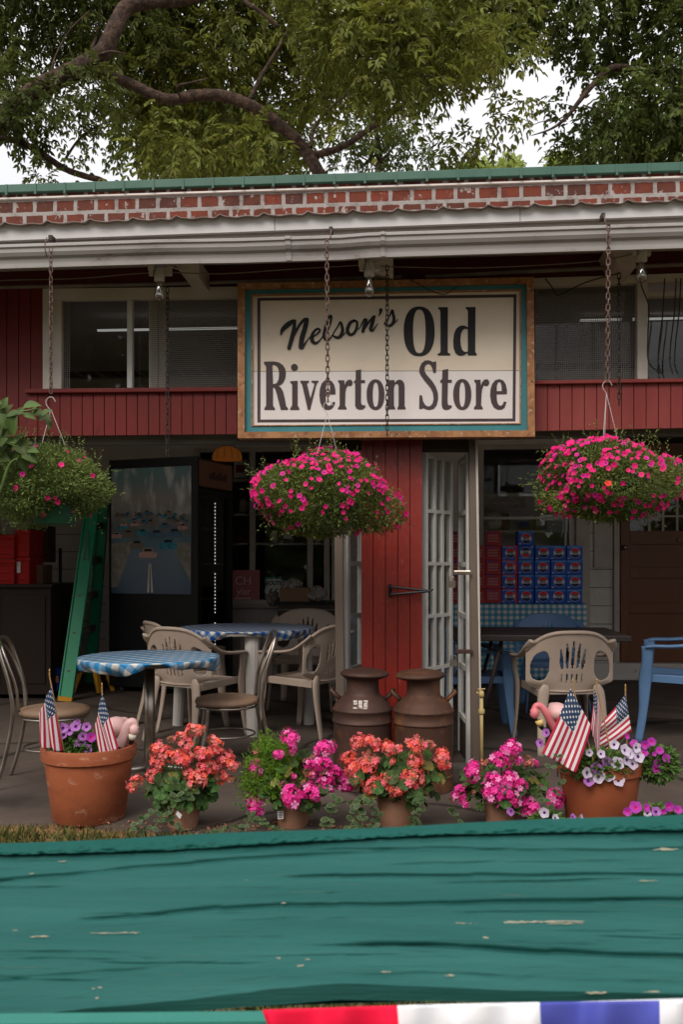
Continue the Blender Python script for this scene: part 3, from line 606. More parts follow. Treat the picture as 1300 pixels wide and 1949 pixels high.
# Nelson's: brush strokes with changing width
mb=MB(); z=((520,570),5.2)
def stroke(P):
    sp=spline([(x,y,r) for x,y,r in P],8); K[0]+=1; Y=YS+.0055-(K[0]%12)*.0001; vs=[]; n=len(sp)
    for i in range(n):
        a=sp[max(0,i-1)];b=sp[min(n-1,i+1)]; t=V((b.x-a.x,b.y-a.y)); t.normalize(); nn=V((-t.y,t.x)); r=max(2.,sp[i].z)
        for s in (1,-1): vs.append(at(z[0][0]+(sp[i].x+nn.x*r*s)/z[1],z[0][1]+(sp[i].y+nn.y*r*s)/z[1],Y))
    mb.add(vs,[(2*i,2*i+1,2*i+3,2*i+2) for i in range(n-1)])
    for e in (0,n-1):
        c=sp[e]; vs=[at(z[0][0]+(c.x+c.z*math.cos(a*.5236))/z[1],z[0][1]+(c.y+c.z*math.sin(a*.5236))/z[1],Y-.00005) for a in range(12)]; mb.add(vs,[tuple(range(12))])
for P in ([(74,350,6),(92,300,20),(140,252,26),(195,214,18),(218,208,10)],[(212,212,14),(205,290,20),(185,380,22),(155,482,18)],[(160,470,12),(200,370,10),(255,260,13),(300,205,15),(325,192,13)],
 [(332,200,22),(315,280,24),(285,380,25),(272,470,22)],[(285,480,15),(325,420,7),(362,372,5)],
 [(378,378,6),(430,345,8),(462,308,10),(440,290,12),(405,315,13),(385,360,18),(388,410,20),(420,432,14),(465,400,7),(500,345,6)],
 [(498,372,6),(545,290,8),(574,200,10),(570,162,12),(545,190,12),(520,270,15),(507,350,19),(522,392,18),(555,395,9),(600,330,6)],
 [(590,345,6),(640,265,8),(665,225,11),(682,270,15),(685,320,17),(660,368,17),(625,376,14),(592,358,8)],[(668,375,8),(700,345,6),(740,310,6)],
 [(800,208,13),(760,235,17),(735,300,18),(755,345,16),(795,338,14),(825,285,14),(830,225,12),(800,208,12)],[(832,300,6),(855,280,5),(885,240,5)],
 [(870,250,6),(905,200,13),(922,210,14),(905,260,18),(888,315,16)],[(892,312,9),(940,235,10),(985,178,12),(1003,168,13)],[(998,175,15),(980,240,19),(965,295,17),(985,308,11),(1010,275,7),(1035,240,4)],
 [(1066,104,19),(1060,135,11),(1045,164,4)],[(1100,238,5),(1150,165,8),(1178,108,12),(1188,145,14),(1197,195,16),(1182,240,16),(1145,262,13),(1105,240,9)],[(1188,242,9),(1215,220,6),(1236,195,4)]):
    stroke(P)
mb.build('lettering',INK,sign)
# ---------------- chains ----------------
def chain(px0,py0,px1,py1,Y,pitch,wd,r,mat,label,name='hanging_chain',top=None):
    mb=MB(); a=at(px0,py0,Y); b=at(px1,py1,Y); L=(b-a).length; n=max(2,int(L/pitch)); d=(b-a)/n; ln=pitch*1.32
    for i in range(n):
        c=a+d*(i+.5); pts=[]; ax=V((1,0,0)) if i%2==0 else V((.25,.97,0)); t=d.normalized()
        tw=rnd.uniform(-.35,.35); ax=Matrix.Rotation(tw,3,'Z')@ax
        for k in range(12):
            q=2*math.pi*k/12; s=math.copysign(1,math.sin(q)); pts.append(c+ax*math.cos(q)*wd/2+t*(math.sin(q)*wd/2+s*(ln-wd)/2))
        mb.tube(pts,r,5,closed=True)
    if top: mb.tube([at(*q,Y) for q in top],r*1.1,5)
    return one(mb,name,mat,label,'chain','chains hanging under the porch eave',smooth=True)
YC=4.74
chain(96,470,96,748,YC,.027,.017,.0028,CHAINM,'rusty chain carrying the left flower basket with few blooms',top=[(88,452),(84,470),(88,488)])
chain(622,458,624,764,YC,.030,.018,.0033,CHAINM,'rusty chain carrying the middle flower basket, in front of the sign',top=[(630,436),(629,452),(622,460)])
chain(1159,428,1157,722,YC,.029,.019,.0034,CHAINM,'rusty chain carrying the bushiest pink flower basket at right',top=[(1150,408),(1153,425),(1160,430)])
chain(318,548,318,868,5.15,.030,.018,.003,CHAIND,'thin dark chain hanging in front of the left window, with no basket')
chain(737,505,737,828,5.15,.028,.017,.003,CHAIND,'dark chain ending over the letter n on the sign')
chain(1179,520,1179,770,5.2,.030,.018,.003,CHAIND,'dark chain hanging just behind the right basket chain in front of the screened window')
mb=MB()
for px,py in ((94,448),(629,432),(1149,406)):
    mb.rect(px-3,px+4,py-1,py+9,YE-.03,.05)
mb.build('hanger_bracket',CHAIND,store)
# ---------------- lamps under the eave ----------------
def lamp(px,py,Y,label,first=None):
    """clear bulb with base top at pixel py"""
    t=thing('bare_bulb_lamp',label,'lamp',at(px,py,Y),0,'clear bulbs under the porch eave')
    mb=MB(); mb.lathe([(.018,-.05),(.03,-.045),(.03,.0),(.024,.012),(.024,.03)],n=20); mb.build('socket',WHITE,t,smooth=True,world=False)
    mb=MB(); prof=[(.0001,-.165)]+[(.034*math.sin(a),-.13-.034*math.cos(a)) for a in (0.4,.8,1.2,1.6,2.0)]+[(.024,-.085),(.015,-.062),(.0135,-.05)]
    mb.lathe(prof,n=20); mb.build('bulb',BULBG,t,smooth=True,world=False)
    mb=MB(); mb.tube([(-.006,0,-.06),(-.008,0,-.11),(0,0,-.118),(.008,0,-.11),(.006,0,-.06)],.0018,5); mb.lathe([(.014,-.128),(.018,-.12),(.013,-.112)],n=12); mb.build('filament',PAPER,t,world=False)
    mb=MB(); mb.box((-.06,-.03,.012),(-.025,.03,.045)); mb.box((-.055,-.028,-.02),(-.032,-.005,.015)); mb.box((-.02,.03,.0),(.06,.06,.05)); mb.tube([(.02,.0,.02),(.07,0,.035),(.12,.02,.02),(.09,.05,.05)],.004,5); mb.build('junction_box',TRIM,t,world=False,bevel=.003)
    return t
lamp(303,520,5.05,'clear bulb under the eave, leftmost, above the left window')
lamp(703,510,5.05,'clear bulb under the eave above the middle of the sign')
lamp(1222,482,5.05,'clear bulb under the eave above the right window post')
# cables
def cable(pts,Y,r,mat,name,label):
    mb=MB(); mb.tube(spline([at(x,y,Y+(q[0] if q else 0)) for x,y,*q in pts],6),r,5); return one(mb,name,mat,label,'cable')
cable([(-200,545),(0,534),(150,530),(290,519),(420,521),(560,512),(700,504)],5.2,.0035,GREYCABLE,'electric_cable','thin pale cable sagging from the left edge to the middle bulb')
cable([(703,505),(760,508),(900,510),(1060,503),(1150,495),(1220,480)],5.2,.0035,GREYCABLE,'electric_cable','thin pale cable running from the middle bulb to the right bulb')
cable([(1038,530),(1050,545),(1062,562),(1085,552),(1120,536),(1180,520)],5.35,.004,CABLE,'electric_cable','drooping black cable across the top of the right screened window')
cable([(870,545),(845,560),(810,548),(780,530)],5.2,.003,CABLE,'electric_cable','thin dark wire drooping over the top of the sign frame')
cable([(1218,522),(1222,545),(1232,570),(1236,590),(1234,640),(1236,690),(1262,712)],5.42,.004,CABLE,'electric_cable','black cable dropping along the right window post')
for i,(dx,lb) in enumerate(((1262,'leftmost of the three loose wires dangling in the far right window'),(1284,'middle one of the three loose wires dangling in the far right window'),(1293,'rightmost of the three loose wires dangling in the far right window'))):
    cable([(dx+4,530),(dx,600),(dx-6,650),(dx-8,690),(dx-2,712)],5.44,.004,CABLE,'loose_wire','black cable, '+lb)
mb=MB()
for i in range(9): mb.ball(at(1240+i*7,706-rnd.random()*14,5.62),rnd.uniform(.03,.05),8,sc_=(1.3,1,.8))
mb.rect(1297,1345,680,716,5.62,.08)
one(mb,'cable_bundle',CABLE,'black clump of bundled cable and boxes on the far right window sill','cables')
# ---------------- hanging baskets ----------------
LEAFS=M('basket_leaf',(.24,.29,.08),.6,(.14,.19,.05),ns=5,island=.5,trans=.3)
LEAFD=M('basket_leaf_deep',(.22,.25,.06),.6,(.12,.165,.04),ns=5,island=.5,trans=.3)
GPOT=M('green_pot_plastic',(.02,.09,.045),.5)
def petal_mesh(name,n,r,cup,mp,mc,cr=.22,lob=.2):
    mb=MB(); vs=[(0,0,-r*cup)]; K2=n*4
    for i in range(K2):
        a=2*math.pi*i/K2; q=r*(1-lob*(.5+.5*math.cos(n*a))); vs.append((math.cos(a)*r*cr,math.sin(a)*r*cr,-r*cup*.35))
    for i in range(K2):
        a=2*math.pi*i/K2; q=r*(1-lob*(.5+.5*math.cos(n*a))); vs.append((math.cos(a)*q,math.sin(a)*q,r*.10*math.sin(n*a*.5)**2-.03*r*math.cos(3*a)))
    mb.add(vs,[(0,1+i,1+(i+1)%K2) for i in range(K2)],1); 
    mb.f+=[(1+i,1+K2+i,1+K2+(i+1)%K2,1+(i+1)%K2) for i in range(K2)]; mb.mi+=[0]*K2
    return mb.mesh(name,[mp,mc])
def pet(name,c,c2=None): return M(name,c,.5,c2,ns=40,trans=.3)
P_HOT=pet('hot_pink_petal',(.90,.012,.25),(.86,.01,.19)); P_MAG=pet('magenta_petal',(.72,.015,.36),(.80,.02,.26)); P_COR=pet('coral_pink_petal',(.86,.02,.17),(.88,.03,.22)); P_ORG=pet('orange_red_petal',(.92,.06,.02))
P_DK=pet('dark_throat',(.10,.01,.08)); P_PUR=pet('violet_petal',(.42,.13,.50),(.5,.2,.55)); P_WHT=pet('white_petal',(.72,.66,.74),(.62,.5,.68)); P_PT=pet('purple_throat',(.12,.02,.18)); P_MGP=pet('magenta_petunia_petal',(.50,.04,.42),(.42,.04,.38))
F_HOT=[petal_mesh('bloom',5,.021,.3,m_,c_) for m_,c_ in ((P_HOT,P_COR),(P_MAG,P_DK),(P_COR,P_HOT),(P_HOT,P_COR),(P_HOT,P_MAG))]; F_ORG=petal_mesh('bloom',5,.024,.3,P_ORG,P_COR)
def facing(n,tw=0.):
    n=V(n); q=n.to_track_quat('Z','Y'); return (q@Matrix.Rotation(tw,3,'Z').to_quaternion()).to_euler()
def basket(cx,cy,rx,ry,d,hook,wires,label,nfl,pbias,leafmat,nleaf,potpx,orange=0,thin=0,seed=1):
    r_=random.Random(seed); g=np.random.default_rng(seed)
    C=AD(cx,cy,d); A=rx*d/FPX; Bz=ry*d/FPX
    t=thing('hanging_basket',label,'flower basket',C-V((0,0,Bz)),0,'flower baskets hanging from the eave')
    pc=AD(potpx[0],potpx[1],d)
    mb=MB(); mb.lathe([(.10,-.13),(.105,-.125),(.135,.0),(.145,.0),(.145,.015),(.13,.012),(.12,-.03)],c=pc,n=28); mb.build('pot',potpx[2],t,smooth=True)
    mb=MB(); H=[at(*q,C.y-.0) for q in hook]; mb.tube(spline(H,5),.0022,6); hb=at(*wires[0],C.y)
    for (wx_,wy_),dy in zip(wires[1:],(-.06,.06,-.02)):
        e=at(wx_,wy_,C.y); e.y+=dy; e2=pc+V(((e.x-pc.x)*1.1,dy,0)); e2=V((e.x+(e.x-hb.x)*.5,e.y,e.z-.12)); mb.tube([hb,e,e2],.0015,6)
    mb.build('wire_hanger',WIRE,t,smooth=True)
    # leaves in a shell with lumps
    lumps=[(V((r_.gauss(0,1),r_.gauss(0,1),r_.gauss(0,.8))).normalized(),r_.uniform(-.20,.20)) for _ in range(34)]
    n=nleaf; D=unit(g.normal(0,1,(n,3))*np.array([1,1,1])); 
    rad=np.ones(n)
    for l,a in lumps: rad+=a*np.exp(-((1-D@np.array(l))/.10)**2)*1.0
    k=g.uniform(0,1,n)**.22; low=np.clip(-D[:,2],0,1); rad=rad*(1-.12*low); k=np.where(g.random(n)<.04+thin,k*1.0+.0+g.uniform(0,.16,n),k)
    P=D*np.array([A,A*.85,Bz])*(rad*k)[:,None]; P[:,2]-=.10*Bz*(np.abs(P[:,0])/A)**2
    ax=unit(D*.8+g.normal(0,.6,(n,3))+np.array([0,0,.1])); N=g.normal(0,1,(n,3))
    Q=leafs(P+np.array(C),ax,N,g.uniform(.014,.030,n),g.uniform(.006,.010,n),.25)
    # stray shoots
    fl=[]
    for i in range(nfl):
        for _ in range(60):
            th=r_.uniform(0,2*math.pi); z=r_.uniform(-.85,1)
            x=math.cos(th)*math.sqrt(1-z*z); y=math.sin(th)*math.sqrt(1-z*z)
            if y>.35: continue
            if r_.random()<pbias(x,z): break
        v=V((x,y,z)); rd=1.+sum(a*math.exp(-((1-v.dot(l))/.10)**2) for l,a in lumps)
        rd*=(1-.12*max(0,-z))*r_.uniform(1.0,1.09)
        p=C+V((v.x*A*rd,v.y*A*.85*rd,v.z*Bz*rd-.10*Bz*v.x*v.x)); fl.append((p,v))
    fl.sort(key=lambda q:q[0].y)
    rest=MB()
    for i,(p,v) in enumerate(fl):
        m_=F_ORG if r_.random()<orange else r_.choice(F_HOT); rt=facing(v+V((r_.gauss(0,.3),-.45+r_.gauss(0,.3),r_.gauss(.15,.3))),r_.uniform(0,6)); s=r_.uniform(.5,.85)
        if i<100: inst(m_,'flower',t,p,rt,s)
        else:
            mt=Matrix.LocRotScale(p,rt,V((s,s,s))); rest.add([mt@w_.co for w_ in m_.vertices],[tuple(f.vertices) for f in m_.polygons],0)
            rest.mi[-len(m_.polygons):]=[0 if m_.materials[f.material_index]!=P_DK else 1 for f in m_.polygons]
            if m_.materials[0]==P_MAG: rest.mi[-len(m_.polygons):]=[2]*len(m_.polygons)
    if rest.v: rest.build('flowers',[P_HOT,P_DK,P_MAG],t,kind='stuff')
    # upright shoots on top
    n2=160; th=g.uniform(0,2*math.pi,26); 
    B0=[];A0=[]
    for a in th:
        q=C+V((math.cos(a)*A*.85*r_.random()**.5,math.sin(a)*A*.5,0)); q.z=C.z+Bz*math.sqrt(max(0,1-((q.x-C.x)/A)**2))*1.0; u=V((r_.gauss(0,.35),-.1,1)).normalized()
        for j in range(7): B0.append(q+u*.012*j); A0.append((u*.4+V((r_.gauss(0,.8),r_.gauss(0,.8),.3))))
    for _ in range(26):   # trailing stems below the rim
        a=r_.uniform(0,6.283); q=C+V((math.cos(a)*A*r_.uniform(.5,.98),math.sin(a)*A*.7,-Bz*r_.uniform(.25,.8))); u=V((math.cos(a)*.5+r_.gauss(0,.3),r_.gauss(0,.3),-1)).normalized()
        for j in range(r_.randrange(4,8)): B0.append(q+u*.011*j+V((0,0,-.0006*j*j))); A0.append((u*.3+V((r_.gauss(0,.8),r_.gauss(0,.8),r_.gauss(0,.4)))))
    for _ in range(30):   # side shoots breaking the outline
        a=r_.uniform(0,6.283); q=C+V((math.cos(a)*A*.9,math.sin(a)*A*.7,Bz*r_.uniform(-.3,.6))); u=V((math.cos(a)*1.+r_.gauss(0,.3),math.sin(a)*.5,r_.uniform(-.4,.8))).normalized()
        for j in range(9): B0.append(q+u*.011*j); A0.append((u*.4+V((r_.gauss(0,.8),r_.gauss(0,.8),r_.gauss(0,.5)))))
    B0=np.array(B0);A0=np.array(A0); quads_obj('foliage',np.concatenate([Q,leafs(B0,A0,g.normal(0,1,A0.shape),g.uniform(.012,.02,len(B0)),g.uniform(.005,.008,len(B0)))]),leafmat,t)
    return t
WP=M('clear_saucer_plastic',(.35,.33,.31),.4)
hk=lambda x,y:[(x+10,y+8),(x+5,y),(x-2,y-1),(x-8,y+6),(x-7,y+14),(x-1,y+22)]
basket(90,925,114,78,4.78,hk(95,757),[(96,779),(84,862),(117,850)],'left hanging basket, mostly green foliage with a few pink flowers',34,lambda x,z:.9 if z>.25 else (.35 if x>.1 else .2),LEAFS,15000,(105,952,GPOT),0,.03,3)
basket(612,947,130,82,4.78,hk(624,765),[(623,787),(606,866),(641,862)],'middle hanging basket beside the red pillar, dotted with small pink flowers',330,lambda x,z:1. if (z>.5) else (.9 if (x<-.5 and z>-.3) else (.50 if z>.0 else (.26 if z>-.5 else .08))),LEAFD,19000,(640,968,WP),0,.02,5)
basket(1152,920,146,84,4.72,hk(1156,726),[(1155,748),(1144,838),(1182,836),(1150,836)],'fullest hanging basket, at the right, covered in hot pink flowers',480,lambda x,z:1. if z>-.1 else .6,LEAFD,18000,(1165,925,GPOT),.015,.02,8)
# ---------------- pots and plants ----------------
def pot(px,pyb,dia,h,mat,label,rim=.1,taper=.76,name='terracotta_pot',group=None,z0=0.,d=None):
    c=G(px,pyb) if d is None else AD(px,pyb,d)
    c=V((c.x,c.y,z0)); r=dia/2
    t=thing(name,label,'flower pot',c,0,group); rb=r*taper; rh=h*rim*1.9
    if rim>0: prof=[(rb*.97,0),(rb,.006),(rb+(r*.93-rb)*.97,h-rh),(r*.955,h-rh),(r*.985,h-rh+.006),(r,h-.012),(r*.985,h),(r*.93,h),(r*.88,h-.02),(r*.84,h-.06)]
    else: prof=[(rb*.97,0),(rb,.004),(r*.95,h*.86),(r,h*.87),(r,h),(r*.95,h),(r*.92,h-.03)]
    mb=MB(); mb.lathe(prof,n=56,cap=False); mb.lathe([(.001,0),(rb*.97,0)],n=56,cap=False); mb.build('pot_body',mat,t,smooth=True,world=False).modifiers.new('e','EDGE_SPLIT').split_angle=R(38)
    mb=MB(); zz=h-(.026 if rim>0 else .025); rr=r*.85 if rim>0 else r*.92
    mb.grid(lambda u,v:(rr*v*math.cos(u*6.2832),rr*v*math.sin(u*6.2832),zz+.008*math.sin(v*9+u*20)),28,5); mb.build('soil',SOIL,t,world=False)
    return t
GLEAF=M('geranium_leaf',(.055,.11,.020),.55,(.035,.075,.015),ns=14,lo=.4,hi=.6,bump=.0006,bs=90,island=.4,trans=.22)
GLEAFY=M('geranium_leaf_yellowing',(.17,.20,.035),.55,(.2,.15,.04),ns=20,island=.3,trans=.25)
BRN=M('withered_petal',(.28,.12,.06),.8,(.2,.09,.05),ns=30,island=.3)
STEM=M('plant_stem',(.10,.15,.04),.6)
def head_mesh(cols,r,n,seed):
    g=random.Random(seed); mb=MB()
    for i in range(n):
        z=g.uniform(-.45,1); a=g.uniform(0,6.283); q=math.sqrt(1-z*z); v=V((q*math.cos(a),q*math.sin(a),z)); c=v*r*g.uniform(.68,1.15)*(1+.22*math.sin(a*2+seed)); c.z*=.74
        rot=facing(v+V((g.gauss(0,.25),g.gauss(0,.25),g.gauss(0,.25))),g.uniform(0,6)); M4=Matrix.LocRotScale(c,rot,V((1,1,1))); k=g.randrange(len(cols)-1) if g.random()>.07 else len(cols)-1
        pr=r*g.uniform(.32,.46)
        for j in range(5):
            a=j*1.2566; d_=V((math.cos(a),math.sin(a),0)); s_=V((-math.sin(a),math.cos(a),0))
            pts=[V((0,0,-pr*.15)),d_*pr*.5+s_*pr*.33+V((0,0,pr*.05)),d_*pr*.95+s_*pr*.25+V((0,0,pr*g.uniform(-.1,.2))),d_*pr*.95-s_*pr*.25+V((0,0,pr*g.uniform(-.1,.2))),d_*pr*.5-s_*pr*.33+V((0,0,pr*.05))]
            mb.add([M4@p for p in pts],[(0,1,2,3,4)],k)
        mb.tube([c*.0,c*.9],r*.02,4,m=len(cols)-1)
    return mb.mesh('flower_head',cols)
C1=pet('coral_petal',(.95,.19,.09),(.95,.15,.12)); C2=pet('salmon_petal',(.92,.32,.28),(.90,.24,.24)); C3=pet('pink_coral_petal',(.92,.18,.24)); 
K1=pet('bright_pink_petal',(.90,.07,.42),(.84,.05,.34)); K2_=pet('pale_pink_petal',(.92,.32,.62)); K3=pet('deep_pink_petal',(.70,.02,.26))
H_COR=[head_mesh([C1,C2,C3,C1,BRN],.04,40,i) for i in (1,2,3)]; H_SAL=[head_mesh([C2,C3,C2,C1,BRN],.04,38,i) for i in (4,5)]
H_PNK=[head_mesh([K1,K2_,K1,K3,BRN],.04,44,i) for i in (6,7,8)]; H_BRN=[head_mesh([BRN,BRN,C2,BRN],.034,18,9)]
def round_leaf(r,mat,seed):
    g=random.Random(seed); mb=MB(); n=22; vs=[(0,0,0)]
    for k,q in ((1,.55),(2,1.)):
        for i in range(n):
            a=.35+(2*math.pi-.7)*i/(n-1); rr=r*q*(1+(.07*math.cos(a*9) if k==2 else 0)); vs.append((math.cos(a)*rr,math.sin(a)*rr,r*(.10*q*math.cos(a*5)+.12*q)))
    mb.add(vs,[(0,1+i,2+i) for i in range(n-1)]+[(1+i,1+n+i,2+n+i,2+i) for i in range(n-1)]); return mb
def geranium(px,py,w_,h_,d,potobj,heads,label,nleaf,ferny=None,seed=1,cat='geranium'):
    """leafy mound centred at a pixel, flower heads given as (px,py,radius px,kind)"""
    g=random.Random(seed); C=AD(px,py,d); A=w_*d/FPX; Bz=h_*d/FPX
    base=V((potobj.location.x,potobj.location.y,potobj.location.z+.13)) if potobj else C-V((0,0,Bz))
    t=thing('geranium_plant',label,cat,base,0,'potted geraniums in front of the porch')
    mb=MB(); lf=MB()
    for i in range(nleaf):
        v=V((g.gauss(0,1),g.gauss(0,1)-.3,g.gauss(0,.8)+.15)).normalized(); k=g.uniform(.45,1.0)
        p=C+V((v.x*A*k,v.y*A*.75*k,v.z*Bz*k)); r=g.uniform(.020,.038)
        M4=Matrix.LocRotScale(p,facing(v*.6+V((0,-.45,.6))+V((g.gauss(0,.35),g.gauss(0,.35),0)),g.uniform(0,6)),V((1,1,1)))
        m=round_leaf(r,None,i); lf.add([M4@V(q) for q in m.v],m.f,1 if g.random()<.10 else 0)
        if i%3==0: mb.tube([base+V((g.gauss(0,.02),g.gauss(0,.02),0)),base.lerp(p,.6)+V((0,0,.02)),p],.0022,4)
    lf.build('leaves',[GLEAF,GLEAFY],t,smooth=True)
    if ferny:
        fx,fy,fw,fh,n=ferny; F=AD(fx,fy,d); gg=np.random.default_rng(seed); nb=n//24; Bs=[];As=[]
        for i in range(nb):
            v=V((gg.normal(),gg.normal()*.8-.2,abs(gg.normal())*.8+.05)).normalized(); L=gg.uniform(.5,1.); tip=V((F.x+v.x*fw*d/FPX*L,F.y+v.y*fw*d/FPX*L,F.z+(v.z*1.9-.9)*fh*d/FPX*L)); st=F+V((0,0,-fh*d/FPX*.9))
            for j in range(24):
                u=.35+.65*j/24; p=st.lerp(tip,u)+V((0,0,.03*math.sin(u*3))); Bs.append(p); ax=(tip-st).normalized()*.8+V(gg.normal(0,.75,3)); As.append(ax)
        Bs=np.array(Bs);As=np.array(As); n_=len(Bs)
        quads_obj('ferny_foliage',leafs(Bs,As,gg.normal(0,1,(n_,3)),gg.uniform(.016,.030,n_),gg.uniform(.003,.0048,n_),.2),M('fern_green',(.20,.34,.035),.55,(.13,.24,.025),ns=8,island=.35,trans=.3),t)
    for (hx,hy,hr,kd) in heads:
        ms={'c':H_COR,'s':H_SAL,'p':H_PNK,'b':H_BRN}[kd]; p=AD(hx,hy,d-A*.62*max(.15,1-((hx-px)/w_)**2*.9)); v=(p-C).normalized()
        s=hr*p.dot(FW)/FPX/.036
        inst(g.choice(ms),'flower_head',t,p,facing(v*.6+V((0,-.5,.7)),g.uniform(0,6)),s)
        mb.tube([C+V((v.x*A*.3,0,-Bz*.3)),C.lerp(p,.7),p],.003,5)
    mb.build('stems',STEM,t); return t
Z=lambda L,ox,oy,s,sr=None:[(ox+x/s,oy+y/s,r/s,k) for x,y,r,k in L]
# big left pot
bp1=pot(169,1555,.463,.362,TERRA,'big orange terracotta pot at the left with purple petunias, two flags and a flamingo')
p2=pot(348,1571,.190,.185,NURS,'brown nursery pot holding the leftmost coral geranium',rim=0,name='nursery_pot',group='nursery pots of geraniums')
p3=pot(557,1570,.190,.185,NURS,'brown nursery pot with a white price label holding the ferny pink geranium',rim=0,name='nursery_pot',group='nursery pots of geraniums')
p4=pot(753,1571,.195,.185,NURS,'brown nursery pot holding the coral geranium in front of the milk cans',rim=0,name='nursery_pot',group='nursery pots of geraniums')
p5=pot(955,1571,.190,.185,NURS,'brown nursery pot holding the pink geranium right of the milk cans',rim=0,name='nursery_pot',group='nursery pots of geraniums')
bp2=pot(1142,1572,.405,.322,TERRAD,'big terracotta pot at the right overflowing with white petunias and holding three flags',)
# price labels and tag
mb=MB(); mb.pq([(528,1544),(539,1543.5),(539.5,1559),(528.5,1559)],p3.location.y-.094,.001); mb.build('price_label',PAPER,p3)
mb=MB()
for k in range(4): mb.pq([(530,1546+k*3),(537,1546+k*3),(537,1547.2+k*3),(530,1547.2+k*3)],p3.location.y-.0948,.0003)
mb.build('label_print',BLACK,p3)
mb=MB(); mb.pq([(337,1543),(346,1551),(342,1559),(334,1550)],p2.location.y-.12,.0015); mb.build('price_label',PAPER,p2)
g1=geranium(350,1498,72,46,4.26,p2,Z([(725,262,70,'s'),(640,390,72,'c'),(600,320,50,'s'),(490,350,50,'b'),(350,440,66,'s'),(450,480,62,'s'),(560,520,70,'s'),(610,545,75,'c'),(340,560,55,'s'),(325,690,72,'c'),(400,590,45,'s'),(135,775,66,'s'),(120,840,40,'c'),(790,490,72,'s'),(850,480,62,'c'),(920,375,62,'s'),(945,460,48,'s'),(1030,525,72,'c'),(1095,600,60,'s'),(870,615,78,'c'),(930,620,62,'c'),(790,625,52,'c'),(665,680,52,'c'),(760,750,85,'s'),(980,700,72,'s'),(1085,745,60,'b'),(800,270,50,'b'),(720,700,45,'s')],230,1340,5.2),'leftmost coral geranium, its bushy salmon flower heads beside the big left pot',130,seed=2)
g2=geranium(560,1488,88,60,4.26,p3,Z([(560,225,78,'p'),(900,325,80,'p'),(460,385,46,'p'),(240,510,72,'p'),(845,465,80,'p'),(745,470,50,'p'),(925,560,82,'p'),(565,760,100,'p'),(745,725,82,'p'),(880,660,78,'p'),(235,850,84,'p'),(1075,600,70,'p'),(1080,690,60,'p'),(240,350,32,'b'),(730,540,60,'b'),(590,350,36,'p'),(770,570,42,'p'),(600,590,25,'p')],440,1360,5.),'pink geranium mixed with feathery green fern foliage, second pot from the left',120,ferny=(520,1458,74,78,15000),seed=3)
g3=geranium(755,1480,92,58,4.27,p4,Z([(310,755,66,'c'),(400,745,50,'c'),(480,765,45,'c'),(520,820,48,'c'),(600,810,62,'c'),(680,830,45,'s'),(600,850,60,'b'),(400,870,52,'b'),(220,920,70,'c'),(400,960,88,'c'),(260,1010,78,'c'),(290,1110,72,'c'),(460,1160,72,'s'),(430,1215,52,'c'),(510,1150,50,'b'),(600,1110,66,'c'),(640,1160,70,'s'),(690,1200,76,'c'),(750,1180,60,'c'),(835,1110,92,'c'),(870,1025,48,'c'),(850,940,62,'c'),(860,785,78,'c'),(980,785,62,'b'),(1110,900,74,'c'),(1100,960,66,'c'),(640,945,30,'c'),(470,930,50,'b')],620,1260,5.),'coral red geranium growing in front of the two milk cans',150,seed=4)
g4=geranium(955,1500,82,50,4.26,p5,Z([(690,240,88,'p'),(740,260,50,'p'),(600,345,80,'p'),(755,345,50,'p'),(315,462,86,'p'),(860,350,68,'b'),(920,370,36,'p'),(440,365,46,'b'),(545,560,82,'p'),(670,545,85,'p'),(750,580,80,'p'),(500,660,98,'p'),(640,660,86,'p'),(700,710,80,'p'),(180,690,76,'p'),(240,780,36,'p'),(885,840,105,'p'),(1130,730,88,'p'),(1110,680,60,'p'),(990,590,26,'p'),(320,660,26,'b')],840,1380,5.2),'bright pink geranium between the open door post and the big right pot',140,seed=5)
# petunias
PL_P=petal_mesh('bloom',5,.030,.45,P_PUR,P_PT,.30,.14); PL_M=petal_mesh('bloom',5,.029,.45,P_MGP,P_MAG,.3,.14); PL_W=petal_mesh('bloom',5,.031,.45,P_WHT,P_PT,.26,.16)
PLEAF=M('petunia_leaf',(.11,.19,.04),.55,(.08,.15,.03),ns=10,island=.4,trans=.25)
def petunia(px,py,w_,h_,d,blooms,label,nleaf,seed,base=None,name='petunia_plant',lsz=.03):
    g=np.random.default_rng(seed); C=AD(px,py,d); A=w_*d/FPX; Bz=h_*d/FPX
    t=thing(name,label,'petunia',base or (C-V((0,0,Bz))))
    n=nleaf; D=unit(g.normal(0,1,(n,3))); P=D*np.array([A,A*.6,Bz])*(g.uniform(.3,1,n)**.5)[:,None]+np.array(C)
    quads_obj('leaves',leafs(P,D+g.normal(0,.5,(n,3))+np.array([0,-.2,.3]),D*.5+np.array([0,-.4,.8])+g.normal(0,.35,(n,3)),g.uniform(.6,1.2,n)*lsz,g.uniform(.35,.6,n)*lsz,.2),PLEAF,t)
    mb=MB(); b0=C-V((0,0,Bz))
    for x,y,k,s in blooms:
        p=AD(x,y,d-A*.55); v=V((g.normal(0,.3)+(x-px)/w_*.4,-1,.35+g.normal(0,.25))); inst({'p':PL_P,'m':PL_M,'w':PL_W}[k],'flower',t,p,facing(v,g.uniform(0,6)),s)
        mb.tube([b0.lerp(C,.5),C.lerp(p,.5),p-V(v).normalized()*.012],.0018,4)
    mb.build('stems',STEM,t); return t
z1=lambda x,y:(x/4.333,1260+y/4.333)
petunia(150,1418,54,24,4.38,[(*z1(x,y),k,s) for x,y,k,s in ((515,545,'p',.9),(570,565,'p',.85),(620,530,'p',.95),(710,535,'p',.8),(520,600,'p',.8),(680,615,'p',.8),(665,658,'p',.85),(750,620,'m',.9),(720,715,'p',.8),(622,683,'w',.4),(640,490,'p',.4))],'violet petunias with dark centres filling the big left pot',2200,21)
